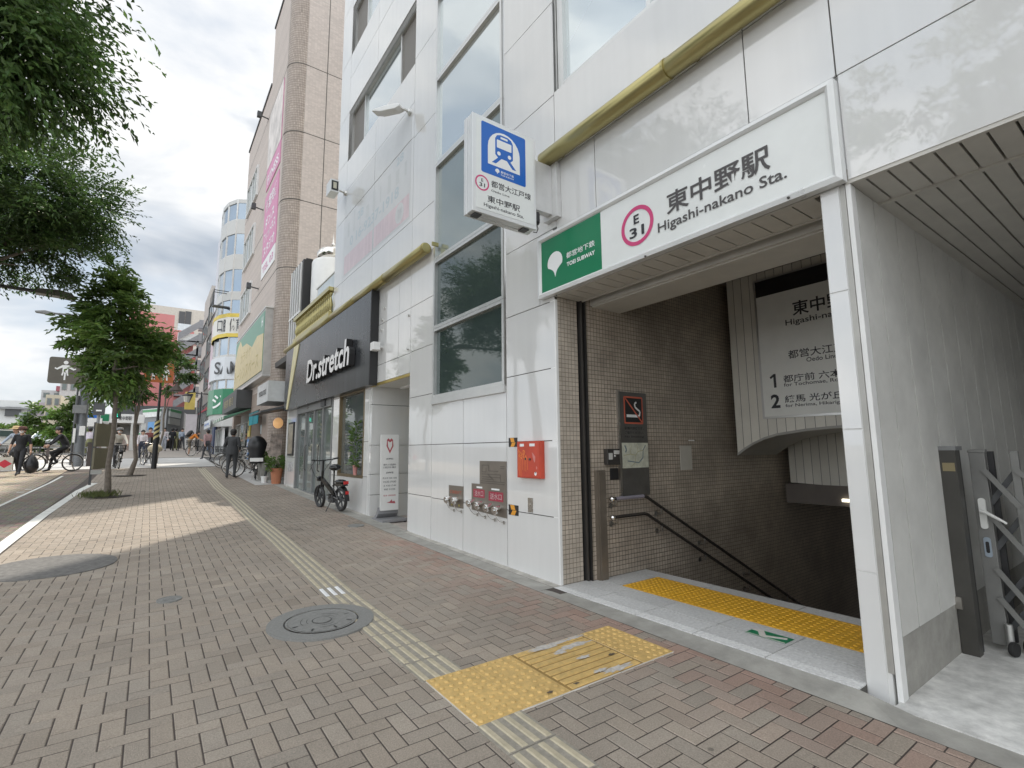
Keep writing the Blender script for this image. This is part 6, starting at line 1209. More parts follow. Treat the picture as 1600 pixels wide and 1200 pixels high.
# left horizon
def block(name, label, px0, px1, py, Y, m, depth=14, rows=0, cols=0, wm=GLASSD, wf=(.6, .5)):
    t = thing(name, label, 'building', (at(px0, py, Y).x, Y, 2)); facade(t, at(px0, py, Y).x, Y, at(px1, py, Y).x, Y, 2, at((px0+px1)/2, py, Y).z, depth, m, rows, cols, wm, wfrac=wf, frame=GREY); return t
block('white_hall', 'huge pale windowless hall on the left horizon', -60, 61, 625, 150, mat('hall_white', (.60, .61, .60), .8, var=.04), 40)
t = bpy.data.objects['white_hall']; b = B(); p_, q_ = at(-60, 638, 149), at(58, 638, 149); b.box(p_.x, q_.x, 149, 150, q_.z-.3, q_.z+.1); b.obj('wall_seam', GREY, t); p_ = at(20, 643, 149.5); b = B(); b.box(p_.x-1.2, p_.x+1.2, 149.5, 150, p_.z-1, p_.z+1); b.obj('window', DGREY, t)
block('dark_block', 'small dark slab building in front of the pale hall', 42.5, 54, 641, 100, mat('slab_dark', (.10, .11, .12), .5), 8)
block('low_house', 'low grey glazed building left of the dark slab', 30, 43, 645, 105, mat('glazed_grey', (.42, .45, .46), .5), 8, 2, 2)
block('mauve_building', 'mauve gridded apartment building behind the hedge', 53, 72, 629, 90, mat('mauve', (.42, .36, .40), .7), 10, 3, 2, mat('mauve_glass', (.30, .26, .30), .3))
block('pale_tower', 'pale grey apartment tower behind the far tree', 65, 98, 610, 110, mat('pale_grey_wall', (.50, .50, .49), .7), 10, 6, 2)
block('tall_apartment', 'tall grey apartment block half hidden by the thick pole', 95, 135, 594, 95, mat('apartment_grey', (.48, .48, .47), .7), 10, 5, 3)
block('yellow_house', 'cream yellow building at the foot of the tall apartments', 72, 96, 617, 85, mat('yellowish', (.56, .53, .40), .7), 8, 4, 2)
b = B(); p_, q_ = at(88, 603, 109), at(96, 611, 109); b.box(p_.x, q_.x, 109, 112, q_.z, p_.z); tag(b.obj('water_tank', mat('tank_red', (.34, .10, .12), .6)), 'dull red water tank on the pale tower roof', 'tank')
p_ = at(100, 690, 42)
tree('bright green tree leaning over the hedge beyond the crossing', (p_.x+.2, 42, g(42)), [(p_.x-.2, 42, at(100, 648, 42).z, 1.5, 1.2, 1.3), (p_.x-.7, 42, at(95, 668, 42).z, 1.2, 1, .9)], 3600, .3, .13, 31, LEAF, .12, [(p_.x, 42, at(100, 640, 42).z), (p_.x-1, 42, at(90, 655, 42).z), (p_.x+.6, 42, at(108, 655, 42).z)], name='far_tree', twig=.6)
t = thing('hedge', 'long clipped green hedge in front of the far buildings', 'hedge', (-9, 52, g(52))); pts = []; rg = random.Random(77); xa, xb = at(-30, 680, 52).x, at(84, 680, 52).x; zt = at(30, 672, 52).z
for _ in range(5200): x = rg.uniform(xa, xb); h_ = zt-g(52)+.45*sin(x*1.3)+.3*sin(x*3.1); pts.append(((x, 52+rg.gauss(0, .7), g(52)+h_*rg.random()**.5), (rg.gauss(0, 1), rg.gauss(0, 1), .4)))
leafmesh(pts, .38, .2, LEAFL, 'foliage', t)
b = B(); b.box(xa, xb, 51.6, 52.4, g(52), zt-.5); b.obj('stem_mass', LEAFD, t)
# ------------------------------------------------------------------ bicycles
def wheel(r, name, parent, c, m=RUBBER, rim=STEEL, tw=.02, mag=False):
    b = B(); n = 28; prof = []
    pts = [(r-tw+tw*cos(a), tw*sin(a)) for a in [2*pi*k/8 for k in range(9)]]
    b.lathe(pts, c, (1, 0, 0), n); t = b.obj(name, m, parent, smooth=True)
    b = B(); b.lathe([(r-2*tw-.012, -.01), (r-2*tw+.004, -.012), (r-2*tw+.004, .012), (r-2*tw-.012, .01), (r-2*tw-.012, -.01)], c, (1, 0, 0), n)
    if mag:
        for k in range(6):
            a = 2*pi*k/6; b.bar((c[0], c[1]+.03*cos(a), c[2]+.03*sin(a)), (c[0], c[1]+(r-2*tw)*cos(a+.25), c[2]+(r-2*tw)*sin(a+.25)), .022, .026, up=(1, 0, 0))
        b.lathe([(0, -.035), (.05, -.03), (.05, .03), (0, .035)], c, (1, 0, 0), 14)
    else:
        for k in range(14):
            a = 2*pi*k/14; s_ = .02*(1 if k % 2 else -1); b.tube([(c[0]+s_, c[1]+.02*cos(a), c[2]+.02*sin(a)), (c[0], c[1]+(r-2*tw)*cos(a+.2), c[2]+(r-2*tw)*sin(a+.2))], .0022, 4, cap=False)
        b.lathe([(0, -.035), (.022, -.03), (.022, .03), (0, .035)], c, (1, 0, 0), 10)
    b.obj('rim', rim, t, smooth=False)
def bicycle(label, fm, basket=None, group=None, r=.33, child_cover=False, front_bag=None, seat_m=BLACK, name='bicycle'):
    t = thing(name, label, 'bicycle', (0, 0, 0), group); Lw = .54; z = r
    wheel(r, 'wheel', t, (0, Lw, z)); wheel(r, 'wheel', t, (0, -Lw, z))
    hd, st, bb, sd = (0, Lw-.22, z+.36), (0, -.20, z+.30), (0, -.02, z-.06), (0, -.28, .86)
    b = B(); b.tube([hd, (0, .1, z+.06), bb], .02, 8); b.tube([bb, (0, -.27, .82)], .017, 8); b.tube([(0, -.2, z+.22), (0, Lw-.19, z+.28)], .016, 8)
    for s_ in (-.05, .05): b.tube([(s_*.4, -.1, z+.0), (s_, -Lw, z)], .011, 6); b.tube([(s_*.4, -.23, z+.27), (s_, -Lw, z)], .010, 6); b.tube([(s_*.6, Lw-.20, z+.28), (s_, Lw-.03, z+.1), (s_, Lw, z)], .012, 6)
    b.tube([(0, Lw-.20, z+.28), (0, Lw-.28, z+.62)], .014, 8); b.obj('frame', fm, t, smooth=True)
    b = B(); b.tube([(-.27, .06, z+.68), (-.24, .2, z+.70), (-.08, Lw-.28, z+.64), (.08, Lw-.28, z+.64), (.24, .2, z+.70), (.27, .06, z+.68)], .012, 8); b.obj('handlebar', STEEL, t, smooth=True)
    b = B(); b.ball((0, -.33, .90), .13, 12, sc=(.75, 1, .35)); b.tube([(0, -.29, .90), (0, -.26, .7)], .014, 8); b.obj('saddle', seat_m, t, smooth=True)
    b = B()
    for cy in (Lw, -Lw):
        for k in range(10): a0, a1 = radians(20+k*14), radians(20+(k+1)*14); P = lambda a, x, q=r+.025: (x, cy+q*cos(a), z+q*sin(a)); b.face([P(a0, -.025), P(a0, .025), P(a1, .025), P(a1, -.025)]); b.face([P(a0, -.025, r+.02), P(a1, -.025, r+.02), P(a1, .025, r+.02), P(a0, .025, r+.02)])
    b.obj('mudguard', STEEL, t)
    b = B(); b.lathe([(.09, -.01), (.09, .01)], (.05, -.02, z-.06), (1, 0, 0), 16); b.bar((.07, -.02, z-.06), (.07, .08, z-.19), .02); b.bar((-.07, -.02, z-.06), (-.07, -.12, z+.07), .02); b.box(.07, .17, .04, .12, z-.21, z-.18); b.box(-.17, -.07, -.16, -.08, z+.06, z+.09); b.obj('crank', DSTEEL, t)
    b = B(); b.tube([(.06, -.5, z), (.10, -.62, .02)], .012, 6); b.tube([(-.06, -.5, z), (-.10, -.62, .02)], .012, 6); b.box(-.07, .07, -.75, -.35, z+r+.05, z+r+.065); b.obj('rear_rack', STEEL, t)
    if basket:
        b = B(); y0, y1, z0, z1 = Lw-.12, Lw+.22, z+.36, z+.62
        for k in range(9): u_ = -.17+k*.0425; b.bar((u_*.8, y1-.03, z0), (u_, y1, z1), .008); b.bar((u_*.8, y0+.02, z0), (u_, y0, z1), .008)
        for k in range(8): v_ = y0+(y1-y0)*k/7; b.bar((-.14, v_, z0), (-.17, v_, z1), .008); b.bar((.14, v_, z0), (.17, v_, z1), .008)
        for q in (z0, (z0+z1)/2, z1): b.box(-.17, .17, y1-.008, y1+.004, q-.008, q+.008); b.box(-.17, .17, y0-.004, y0+.008, q-.008, q+.008); b.box(-.175, -.165, y0, y1, q-.008, q+.008); b.box(.165, .175, y0, y1, q-.008, q+.008)
        b.box(-.14, .14, y0, y1, z0-.005, z0+.005); b.obj('basket', basket, t)
    if front_bag: b = B(); b.ball((0, Lw+.08, z+.42), .26, 16, sc=(1.1, .8, .75)); b.obj('basket_cover', front_bag, t, smooth=True)
    if child_cover:
        b = B(); prof = [(.19, .55), (.25, .70), (.23, .86), (.29, 1.05), (.30, 1.22), (.24, 1.37), (.14, 1.46), (0, 1.49)]; b.lathe(prof, (0, -.52, 0), n=20)
        for i, v_ in enumerate(b.v): b.v[i] = (v_[0]*(1+.05*sin(9*v_[2]+i)), -.52+(v_[1]+.52)*.85, v_[2])
        b.obj('rain_cover', mat('cover_black', (.022, .023, .025), .35, bump=.3, bsc=20), t, smooth=2); b = B(); b.box(-.2, .2, -.80, -.76, .62, .74); b.obj('number_plate', ALU, t)
    return t
GB = 'bicycles parked in front of the brown building'
b1 = bicycle('silver bicycle with dark basket parked behind the man in the suit', STEEL, DGREY, GB); 
b2 = copy_tree(b1); b2['label'] = 'bicycle parked between the suited man and the one under the black cover'
b3 = copy_tree(b1); b3['label'] = 'farthest bicycle of the row left of the suited man'
b4 = copy_tree(b1); b4['label'] = 'second farthest bicycle, its front wheel just left of the suited man'
place(b1, (3.05, 21.6, g(21.6)+.014), radians(62)); place(b2, (3.12, 20.8, g(20.8)+.014), radians(58)); place(b4, (3.2, 24.4, g(24.4)+.014), radians(55)); place(b3, (3.1, 25.2, g(25.2)+.014), radians(60))
bc = bicycle('bicycle with black rain cover over its rear child seat', BLACK, BLACK, GB, r=.28, child_cover=True); place(bc, (3.08, 19.6, g(19.6)+.012), radians(-8))
# folding electric bicycle leaning by the shop
t = thing('electric_bicycle', 'small black electric bicycle with mag wheels parked by the shop window', 'bicycle', (0, 0, 0)); r = .25; Lw = .50; z = r
wheel(r, 'wheel', t, (0, Lw, z), BLACK, DGREY, .033, True); wheel(r, 'wheel', t, (0, -Lw, z), BLACK, DGREY, .033, True)
b = B(); b.bar((0, .33, .62), (0, -.16, .36), .05, .085); b.bar((0, -.16, .36), (0, -.2, .30), .07, .12); b.tube([(0, .30, .80), (0, .40, .46)], .028, 10); b.tube([(0, -.17, .34), (0, -.24, .86)], .017, 8)
for s_ in (-.06, .06): b.tube([(s_*.8, .40, .50), (s_, Lw, z)], .016, 8); b.tube([(s_*.6, -.16, .30), (s_, -Lw, z)], .016, 8); b.tube([(s_*.6, -.22, .52), (s_, -Lw, z)], .012, 8)
b.obj('frame', BLACKG, t, smooth=True)
b = B(); b.box(-.05, .05, -.24, -.02, .16, .30); b.lathe([(0, -.05), (.07, -.045), (.07, .045), (0, .05)], (0, -.10, .25), (1, 0, 0), 14); b.obj('motor', DGREY, t)
b = B(); b.tube([(0, .345, .64), (0, .26, 1.03)], .02, 10); b.tube([(-.29, .16, 1.06), (-.2, .24, 1.04), (0, .26, 1.03), (.2, .24, 1.04), (.29, .16, 1.06)], .012, 8); b.tube([(-.29, .155, 1.06), (-.21, .23, 1.045)], .018, 8); b.tube([(.29, .155, 1.06), (.21, .23, 1.045)], .018, 8); b.tube([(-.2, .25, 1.03), (-.22, .40, .92), (-.12, .46, .72), (-.02, .42, .6)], .006, 6); b.tube([(.2, .25, 1.03), (.16, .42, .9), (.04, .46, .72)], .006, 6); b.obj('handlebar', BLACK, t, smooth=True)
b = B(); b.lathe([(0, -.02), (.05, -.015), (.06, .04), (.05, .06), (0, .055)], (0, .46, .63), (0, 1, 0), 16); b.bar((0, .44, .62), (0, .38, .58), .02); b.obj('headlight', BLACKG, t, smooth=True)
b = B(); b.ball((0, -.28, .89), .14, 14, sc=(.8, 1.05, .5)); b.obj('saddle', BLACKG, t, smooth=True)
b = B(); b.ball((0, -.52, .60), .17, 14, sc=(.55, 1.2, .3)); b.box(-.06, .06, -.70, -.36, .52, .57); b.obj('rear_seat', BLACKG, t, smooth=True)
b = B(); b.box(-.05, .05, -.76, -.735, .56, .62); b.box(-.03, .03, -.79, -.765, .36, .42); b.obj('tail_light', mat('tail_red', (.5, .02, .02), .25), t)
b = B()
for k in range(9): a0, a1 = radians(60+k*14), radians(60+(k+1)*14); q = r+.03; P = lambda a, x: (x, -Lw+q*cos(a), z+q*sin(a)); b.face([P(a0, -.045), P(a0, .045), P(a1, .045), P(a1, -.045)])
b.obj('mudguard', BLACK, t)
b = B(); b.tube([(-.05, -.18, .22), (-.22, -.26, .01)], .011, 8); b.obj('kickstand', DSTEEL, t)
b = B(); b.bar((.08, -.10, .25), (.08, .04, .16), .02); b.box(.08, .17, .0, .08, .14, .165); b.bar((-.08, -.10, .25), (-.08, -.24, .34), .02); b.box(-.17, -.08, -.28, -.2, .33, .355); b.obj('crank', DSTEEL, t)
place(t, (3.21, 11.05, g(11.05)), radians(9)); t.rotation_euler.y = radians(-4)
# ------------------------------------------------------------------ people
SKIN = mat('skin', (.52, .32, .23), .5, var=.06); HAIR = mat('hair_black', (.016, .014, .013), .55); SHOE = mat('shoe_black', (.02, .02, .022), .4); SHOEW = mat('shoe_pale', (.5, .49, .46), .6)
def cloth(n, c): return mat('cloth_'+n, c, .85, var=.12, sc=9, bump=.25, bsc=25)
STAND = dict(pel=(0, 0, .93), spi=(0, 0, 1.10), che=(0, -.005, 1.28), nek=(0, .01, 1.44), hea=(0, -.015, 1.575), shL=(.165, .01, 1.38), shR=(-.165, .01, 1.38), elL=(.215, .03, 1.10), elR=(-.215, .03, 1.10), wrL=(.225, -.05, .86), wrR=(-.225, -.05, .86),
             hiL=(.085, 0, .90), hiR=(-.085, 0, .90), knL=(.10, -.02, .49), knR=(-.10, -.02, .49), anL=(.10, .02, .085), anR=(-.10, .02, .085), toL=(.115, -.15, .04), toR=(-.115, -.15, .04))
WALK = dict(STAND, knL=(.09, -.17, .52), anL=(.09, -.30, .11), toL=(.10, -.47, .09), knR=(-.09, .05, .50), anR=(-.09, .30, .14), toR=(-.10, .17, .04), elL=(.215, .10, 1.12), wrL=(.20, .14, .90), elR=(-.215, -.04, 1.12), wrR=(-.20, -.18, .92))
RIDE = dict(STAND, pel=(0, .30, .97), spi=(0, .27, 1.13), che=(0, .16, 1.30), nek=(0, .10, 1.45), hea=(0, .05, 1.58), shL=(.165, .12, 1.39), shR=(-.165, .12, 1.39), elL=(.25, -.06, 1.16), elR=(-.25, -.06, 1.16), wrL=(.26, -.20, 1.03), wrR=(-.26, -.20, 1.03),
            hiL=(.085, .28, .93), hiR=(-.085, .28, .93), knL=(.11, -.12, .72), anL=(.10, .06, .36), toL=(.11, -.11, .30), knR=(-.11, -.02, .56), anR=(-.10, .04, .17), toR=(-.11, -.13, .10))
def person(label, loc, rz, J, top, pants, h=1.70, sleeve='long', legs='long', shoe=SHOE, hair=HAIR, skin=SKIN, hairlong=0, vox=.013, jacket=0, bulk=1.0):
    t = thing('person', label, 'person', (0, 0, 0)); k = h/1.70; j = {n: V(p) for n, p in J.items()}; bones = []
    lo = top if sleeve == 'long' else skin; ll = pants if legs == 'long' else skin
    def bn(a, ra, c_, rc, m): bones.append((V(a), ra, V(c_), rc, m))
    G = bulk; up = (j['nek']-j['che']).normalized()
    bn(j['pel'], .125*G, j['spi'], .118*G, top if jacket else pants); bn(j['spi'], .120*G, j['che'], .128*G, top); bn(j['che'], .12*G, j['nek']-up*.05, .07, top); bn(j['shL'], .062, j['shR'], .062, top); bn(j['nek']-up*.06, .055, j['hea']-V((0, 0, .04)), .05, skin)
    for s_ in 'LR': 
        side = (j['sh'+s_]-j['che']); bn(j['che']+side*.35, .10*G, j['spi']+side*.32*V((1, 1, 0)).length*.0+V((side.x*.3, side.y*.3, 0)), .095*G, top)
        bn(j['sh'+s_], .058*G, j['el'+s_], .043*G, top); bn(j['el'+s_], .042*G, j['wr'+s_], .027 if lo is skin else .036, lo)
        bn(j['hi'+s_], .092*G, j['kn'+s_], .062, pants); bn(j['kn'+s_], .060 if ll is not skin else .05, j['an'+s_], .043 if ll is not skin else .034, ll); bn(j['an'+s_]-V((0, 0, .01)), .042, j['to'+s_], .034, shoe); 
        d = (j['wr'+s_]-j['el'+s_]).normalized(); p = j['wr'+s_]; side = V((1 if s_ == 'L' else -1, 0, 0)); fwd = d.cross(side).normalized()
        if fwd.y > 0: fwd = -fwd
        bn(p, .028, p+d*.075, .030, skin)
        for q in range(4):                                       # four fingers of unequal length, slightly curled, and a thumb from the side of the palm
            o_ = p+d*.085+fwd*((q-1.5)*.021); l_ = (.062, .075, .07, .055)[q]; m_ = o_+d*l_*.55; bn(o_, .0105, m_, .010, skin); bn(m_, .010, m_+d*l_*.4-side*.02, .009, skin)
        bn(p+d*.03+fwd*.028, .012, p+d*.065+fwd*.055, .010, skin); bn(p+d*.065+fwd*.055, .010, p+d*.095+fwd*.05-side*.01, .009, skin)
    hd = j['hea']; bn(hd+V((0, .012, .035)), .098, hd+V((0, -.012, -.035)), .078, skin); bn(hd+V((0, -.05, -.07)), .042, hd+V((0, -.045, -.06)), .045, skin)
    bn(hd+V((0, -.088, .0)), .012, hd+V((0, -.105, -.03)), .016, skin)                       # nose
    for s_ in (-1, 1): bn(hd+V((s_*.085, .015, .0)), .018, hd+V((s_*.088, .02, -.03)), .013, skin)   # ears
    b = B()
    for a, ra, c_, rc, m in bones:
        b.ball(a, ra, 12); b.ball(c_, rc, 12)
        if (c_-a).length > 1e-3: b.tube([a, c_], [ra, rc], 12)
    me = bpy.data.meshes.new('body'); me.from_pydata(b.v, [], b.f); o = bpy.data.objects.new('body', me); COL.objects.link(o)
    md = o.modifiers.new('r', 'REMESH'); md.mode = 'VOXEL'; md.voxel_size = vox; ms = o.modifiers.new('s', 'SMOOTH'); ms.factor = .5; ms.iterations = 2
    dg = bpy.context.evaluated_depsgraph_get(); m2 = bpy.data.meshes.new_from_object(o.evaluated_get(dg)); bpy.data.objects.remove(o); bpy.data.meshes.remove(me)
    mats = []; 
    for bb in bones:
        if bb[4] not in mats: mats.append(bb[4])
    m2.materials.clear()
    for m in mats: m2.materials.append(m)
    pre = [(a, c_-a, max(1e-6, (c_-a).length_squared), ra, rc, mats.index(m)) for a, ra, c_, rc, m in bones]; idx = []
    for f in m2.polygons:
        p = f.center; best = 9
        for a, d, l2, ra, rc, mi in pre:
            q = p-a; u_ = q.dot(d)/l2; u_ = 0 if u_ < 0 else (1 if u_ > 1 else u_); v_ = (q-d*u_).length-(ra+(rc-ra)*u_)
            if v_ < best: best = v_; bi = mi
        idx.append(bi)
    m2.polygons.foreach_set('material_index', idx); m2.polygons.foreach_set('use_smooth', [True]*len(idx)); m2.name = 'body'
    o = bpy.data.objects.new('body', m2); COL.objects.link(o); o.parent = t
    b = B()
    for s_ in (-1, 1): b.ball(hd+V((s_*.033, -.083, .012)), .009, 8)
    b.obj('eyes', INK, o); b = B(); b.tube([hd+V((-.024, -.094, -.058)), hd+V((0, -.1, -.06)), hd+V((.024, -.094, -.058))], .005, 6); b.obj('mouth', mat('lip', (.38, .17, .14), .5), o)
    if hair:
        b = B(); n = 14; k0 = len(b.v)
        b.ball(hd+V((0, .022, .045)), .108, 16, sc=(.98, 1.0, 1.0)); b.ball(hd+V((0, .05, -.01-.06*hairlong)), .09+.01*hairlong, 14, sc=(1.05, .8, 1.0+hairlong)); b.obj('hair', hair, t, smooth=True)
    place(t, loc, rz); t.scale = (k, k, k); t['jn'] = 0; del t['jn']
    return t, j, k
def hang(t, o): o.parent = t; return o
def gl(x, y, dz=.012): return (x, y, g(y)+dz)
PBLK = cloth('black', (.018, .019, .022)); PNAVY = cloth('navy', (.035, .042, .065)); PWHT = cloth('white', (.60, .60, .58)); PGRY = cloth('suit_grey', (.055, .058, .062)); PKHK = cloth('khaki', (.34, .27, .18)); PORG = cloth('orange', (.60, .20, .035)); PIVR = cloth('ivory', (.56, .53, .47)); PPNK = cloth('pinkish', (.38, .25, .25)); PJEAN = cloth('pale_jean', (.36, .38, .42)); PBLU = cloth('light_blue', (.40, .46, .54)); PTEE = cloth('lilac', (.55, .50, .56)); PDGN = cloth('dark_trousers', (.06, .06, .065)); PGRN = cloth('olive', (.2, .2, .1))
MASK = mat('face_mask', (.72, .72, .72), .7)
def mask(t, j): 
    hd = j['hea']; b = B(); b.ball(hd+V((0, -.066, -.04)), .058, 12, sc=(1.05, .8, .9)); b.obj('face_mask', MASK, t, smooth=True)
def cap(t, j, m, brim=.1, h=.09, wide=False):
    hd = j['hea']+V((0, .01, .05)); b = B(); b.lathe([(.118, 0), (.116, h*.6), (.095, h*1.1), (0, h*1.25)], hd, n=20)
    if wide: b.lathe([(.116, .005), (.20, -.02), (.205, -.012), (.116, .015)], hd, n=20)
    else: b.prism([(-.09, .08), (-.075, .19), (0, .215), (.075, .19), (.09, .08)], (tuple(hd), (-1, 0, 0), (0, -1, 0)), .0, .012)
    return b.obj('hat', m, t, smooth=2)
# man in black with bags
J = dict(WALK, hea=(0, -.05, 1.56), elL=(.24, .02, 1.10), wrL=(.27, -.03, .86), elR=(-.25, .0, 1.10), wrR=(-.29, -.02, .87))
wk, j, k = person('walking man in black polo shirt and trousers carrying bags', gl(-3.57, 24.0), radians(-6), J, PBLK, cloth('trousers_black', (.025, .026, .03)), 1.68, sleeve='short', vox=.011); mask(wk, j); cap(wk, j, cloth('brown_cap', (.10, .045, .035)), wide=False)
def world(t, p): return t.matrix_basis @ V(p)
hp = world(wk, (.27, -.05, .76)); o = thing('duffel_bag', 'bulging black bag hanging from the right hand side of the walking man', 'bag', (0, 0, 0)); b = B(); b.lathe([(0, -.66), (.17, -.62), (.27, -.46), (.26, -.28), (.14, -.10), (.04, .0), (0, .02)], (0, 0, 0), n=20); 
for i, v_ in enumerate(b.v): b.v[i] = (v_[0]*.72*(1+.07*sin(11*v_[2]+i)), v_[1]*.6, v_[2])
b.obj('body', mat('nylon_black', (.02, .02, .022), .3, bump=.4, bsc=14), o, smooth=2); b = B(); b.tube([(-.03, 0, -.03), (0, 0, .04), (.03, 0, -.03)], .012, 8); b.obj('strap', BLACK, o); place(o, (hp.x+.06, hp.y, hp.z-.02))
hp = world(wk, (-.29, -.05, .76)); o = thing('paper_bag', 'white paper bag with a red diamond mark carried by the walking man', 'bag', (0, 0, 0)); b = B(); b.box(-.2, .2, -.08, .08, -.58, -.14); b.obj('body', mat('paper_bag', (.58, .55, .48), .8), o); b = B(); b.prism([(0, -.50), (.18, -.36), (0, -.22), (-.18, -.36)], ((0, -.08, 0), (1, 0, 0), (0, 0, 1)), 0, .004); b.obj('red_mark', mat('mark_red', (.55, .03, .05), .5), o); b = B(); b.tube([(-.1, -.06, -.16), (-.06, -.04, -.02), (.06, -.04, -.02), (.1, -.06, -.16)], .008, 6); b.obj('handle', PIVR, o); place(o, (hp.x-.05, hp.y-.02, hp.z+.03))
def rider(label, blabel, x, y, rz, top, pants, fm, basket=None, h=1.66, front_bag=None, hat=None, msk=False, wide=False, J=RIDE, sleeve='long', vox=.013, hair=HAIR):
    bk = bicycle(blabel, fm, basket, 'bicycles being ridden', front_bag=front_bag); place(bk, gl(x, y), rz)
    p, j, k = person(label, gl(x, y), rz+pi, J, top, pants, h, sleeve=sleeve, vox=vox, hair=hair)
    if hat: cap(p, j, hat, wide=wide)
    if msk: mask(p, j)
    return p
JR = dict(RIDE, anR=(-.16, -.10, .09), knR=(-.14, -.05, .50), toR=(-.17, -.26, .04))
rider('cyclist in black stopped in profile with one foot down', 'dark city bicycle under the stopped cyclist in black', -2.85, 25.5, radians(105), PBLK, PBLK, DSTEEL, DGREY, J=JR, vox=.012, hat=BLACK)
rider('cyclist in pale shirt with a straw hat and orange band behind the walking man', 'bicycle of the straw hat rider, mostly hidden behind the walking man', -4.15, 26.4, radians(150), PBLU, PGRY, STEEL, DGREY, hat=mat('straw', (.58, .42, .22), .8), wide=True)
rider('cyclist in white shirt riding away past the grey pole', 'bicycle of the white shirted rider seen from behind', -2.35, 31.6, radians(8), PTEE, PGRN, STEEL, None, sleeve='short', hat=DGREY)
p = rider('masked cyclist in ivory jacket and cap riding towards the camera', 'city bicycle with a black front basket ridden by the ivory jacket cyclist', -1.0, 26.3, radians(188), PIVR, PDGN, STEEL, BLACK, msk=True, hat=cloth('grey_cap', (.2, .2, .2)), vox=.012)
o = bicycle('parked bicycle with a beige bag over its front basket beside the banded post', BLACK, None, None, front_bag=mat('bag_beige', (.52, .45, .32), .7)); place(o, gl(.02, 28.0), radians(200)); b = B(); b.box(-.17, .17, .3, .55, .98, 1.25); b.obj('black_crate', BLACK, o)
p, j, k = person('woman in white blouse and dark blue trousers on the crossing', gl(-.28, 32.1), radians(0), dict(WALK, wrL=(.18, -.16, 1.0), elL=(.22, .02, 1.12)), PWHT, PNAVY, 1.55, shoe=SHOEW, hairlong=.3, vox=.014)
p, j, k = person('person in dark red top just behind the woman in the white blouse', gl(.02, 34.2), radians(10), STAND, cloth('dark_red', (.16, .05, .045)), PDGN, 1.68, vox=.016)
# man in a grey suit seen from behind
J = dict(STAND, anL=(.10, .10, .085), toL=(.13, -.07, .04), knL=(.10, .03, .49), anR=(-.09, -.06, .085), toR=(-.12, -.22, .04), knR=(-.10, -.07, .49), elL=(.26, -.02, 1.12), wrL=(.16, -.24, 1.24), elR=(-.235, .02, 1.10), wrR=(-.20, -.17, 1.0), hea=(.0, -.04, 1.565))
p, j, k = person('man in dark grey suit standing with his back to the camera', gl(2.42, 20.37), radians(160), J, PGRY, cloth('suit_trousers', (.06, .064, .068)), 1.73, jacket=1, vox=.011, bulk=1.06); b = B(); b.lathe([(.155, .82), (.165, .95), (.15, 1.10)], (0, .005, 0), n=24)
for i, v_ in enumerate(b.v): b.v[i] = (v_[0]*1.22, v_[1]*.88, v_[2])
b.obj('jacket_skirt', PGRY, p, smooth=2)
# others farther along
J = dict(STAND, spi=(0, -.05, 1.09), che=(0, -.20, 1.22), nek=(0, -.33, 1.32), hea=(0, -.42, 1.40), shL=(.165, -.27, 1.29), shR=(-.165, -.27, 1.29), elL=(.2, -.42, 1.08), elR=(-.2, -.42, 1.08), wrL=(.16, -.58, .98), wrR=(-.16, -.58, .98))
p, j, k = person('person in orange shirt and shorts leaning forward with a black backpack', gl(2.0, 36.3), radians(80), J, PORG, PKHK, 1.7, sleeve='short', legs='short', shoe=SHOEW, vox=.015)
o = thing('backpack', 'black backpack worn by the person in the orange shirt', 'backpack', (0, 0, 0)); b = B(); b.ball((0, 0, 0), .24, 14, sc=(.7, .55, 1)); b.obj('body', BLACK, o, smooth=True); b = B(); b.tube([(-.1, -.1, .2), (-.12, -.22, .05), (-.1, -.12, -.2)], .02, 6); b.tube([(.1, -.1, .2), (.12, -.22, .05), (.1, -.12, -.2)], .02, 6); b.obj('strap', DGREY, o); q = world(p, (0, .04, 1.36)); place(o, q, radians(80)); o.rotation_euler.x = radians(35)
o = bicycle('bicycle with dark front basket held by the person in orange', BLACK, BLACK, None); place(o, gl(2.55, 36.2), radians(120))
p, j, k = person('person in dusty pink top and grey trousers by the shop fronts', gl(2.56, 31.7), radians(200), WALK, PPNK, PDGN, 1.62, vox=.015)
for lab_, x, y, rz, tp, pt, JJ in (('person in white top and pale jeans at the far end of the pavement', .86, 43.7, 0, PWHT, PJEAN, STAND), ('person in light blue shirt and dark trousers right of the far group', 1.95, 44.6, .3, PBLU, PDGN, WALK), ('person in black walking beside the far white topped one', 1.35, 44.2, 3, PBLK, PBLK, WALK), ('person in olive clothes in the middle of the far group', 1.6, 45.4, 2.8, PGRN, PGRN, STAND)):
    person(lab_, gl(x, y, .04), rz, JJ, tp, pt, 1.66, vox=.018)
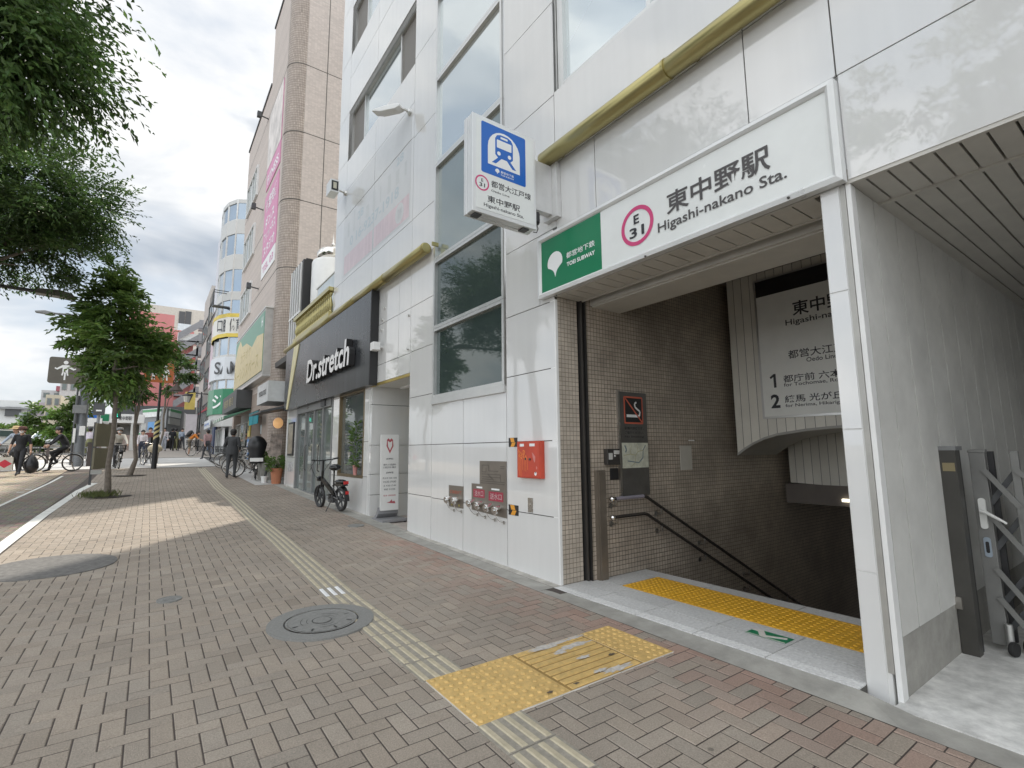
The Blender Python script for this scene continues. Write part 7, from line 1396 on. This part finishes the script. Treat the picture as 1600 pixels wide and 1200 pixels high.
# ------------------------------------------------------------------ cars
def car(label, paint, loc, rz):
    t = thing('parked_car', label, 'car', (0, 0, 0)); W_ = .85
    # side outline (y forward, z): lofted across the width with tumblehome
    low = [(-2.1, .28), (-2.15, .60), (-2.08, .92), (-1.9, 1.0), (1.15, .98), (1.75, .88), (2.08, .72), (2.15, .45), (2.05, .25)]
    def loft(prof, w0, w1, zsplit): 
        b = B(); n = len(prof); 
        for s_ in (-1, 1): b.v += [(s_*(w0 if z < zsplit else w1), y, z) for y, z in prof]
        for i in range(n): j_ = (i+1) % n; b.f.append((i, j_, n+j_, n+i)); b.m.append(0); b.t.append(1.0)
        tri = tessellate_polygon([[V((y, z, 0)) for y, z in prof]])
        for q in tri: b.f.append(tuple(q)); b.f.append(tuple(n+x for x in reversed(q))); b.m += [0, 0]; b.t += [1.0, 1.0]
        return b
    loft(low, W_, W_*.96, .8).obj('body', paint, t, bevel=.05)
    loft([(-1.95, .98), (-1.75, 1.46), (-1.3, 1.52), (.1, 1.50), (.45, 1.42), (1.2, .96)], W_*.92, W_*.74, 1.2).obj('cabin', paint, t, bevel=.04)
    b = B(); b.raw([(-.70, 1.17, 1.02), (.70, 1.17, 1.02), (.60, .50, 1.41), (-.60, .50, 1.41), (-.70, 1.19, 1.04), (.70, 1.19, 1.04), (.60, .52, 1.43), (-.60, .52, 1.43)], [(4, 5, 6, 7), (0, 3, 2, 1), (0, 1, 5, 4), (2, 3, 7, 6), (1, 2, 6, 5), (3, 0, 4, 7)]); b.obj('windscreen', mat('car_glass', (.30, .36, .38), .04, .4), t)
    for s_ in (-1, 1):
        b = B(); b.raw([(s_*.79, -1.6, 1.05), (s_*.79, .95, 1.05), (s_*.67, .35, 1.40), (s_*.67, -1.5, 1.42)], [(0, 1, 2, 3)]); b.obj('side_window', GLASSD, t)
        b = B(); b.box(s_*.48, s_*.80, 2.02, 2.12, .62, .78); b.obj('headlight', mat('headlight', (.75, .76, .76), .1), t, bevel=.02)
        b = B(); b.box(s_*.86, s_*1.02, .75, .88, .98, 1.12); b.obj('mirror', paint, t, bevel=.02)
        for y in (1.35, -1.3):
            b = B(); b.lathe([(0, -.1), (.2, -.1), (.31, -.09), (.32, -.04), (.32, .06), (.30, .1), (.2, .1), (0, .1)], (s_*.78, y, .32), (s_, 0, 0), 22); o = b.obj('wheel', RUBBER, t); b = B(); b.lathe([(0, .105), (.19, .102)], (s_*.78, y, .32), (s_, 0, 0), 16); b.obj('rim', ALU, o)
    b = B(); b.box(-.45, .45, 2.10, 2.165, .45, .60); b.obj('grille', BLACK, t); b = B(); b.box(-.17, .17, 2.15, 2.18, .36, .46); b.obj('number_plate', WPAINT, t)
    place(t, loc, rz); return t
p_ = at(80, 700, 46); car('silver car facing the camera beyond the guard rail', mat('paint_silver', (.56, .58, .60), .22, .5, var=.03, coat=.4), (p_.x, 46, g(46)-.03), radians(174))
p_ = at(-2, 700, 43); car('white car cut by the left edge beyond the guard rail', mat('paint_white', (.70, .70, .69), .25, .0, var=.03, coat=.4), (p_.x-.6, 43, g(43)-.03), radians(150))
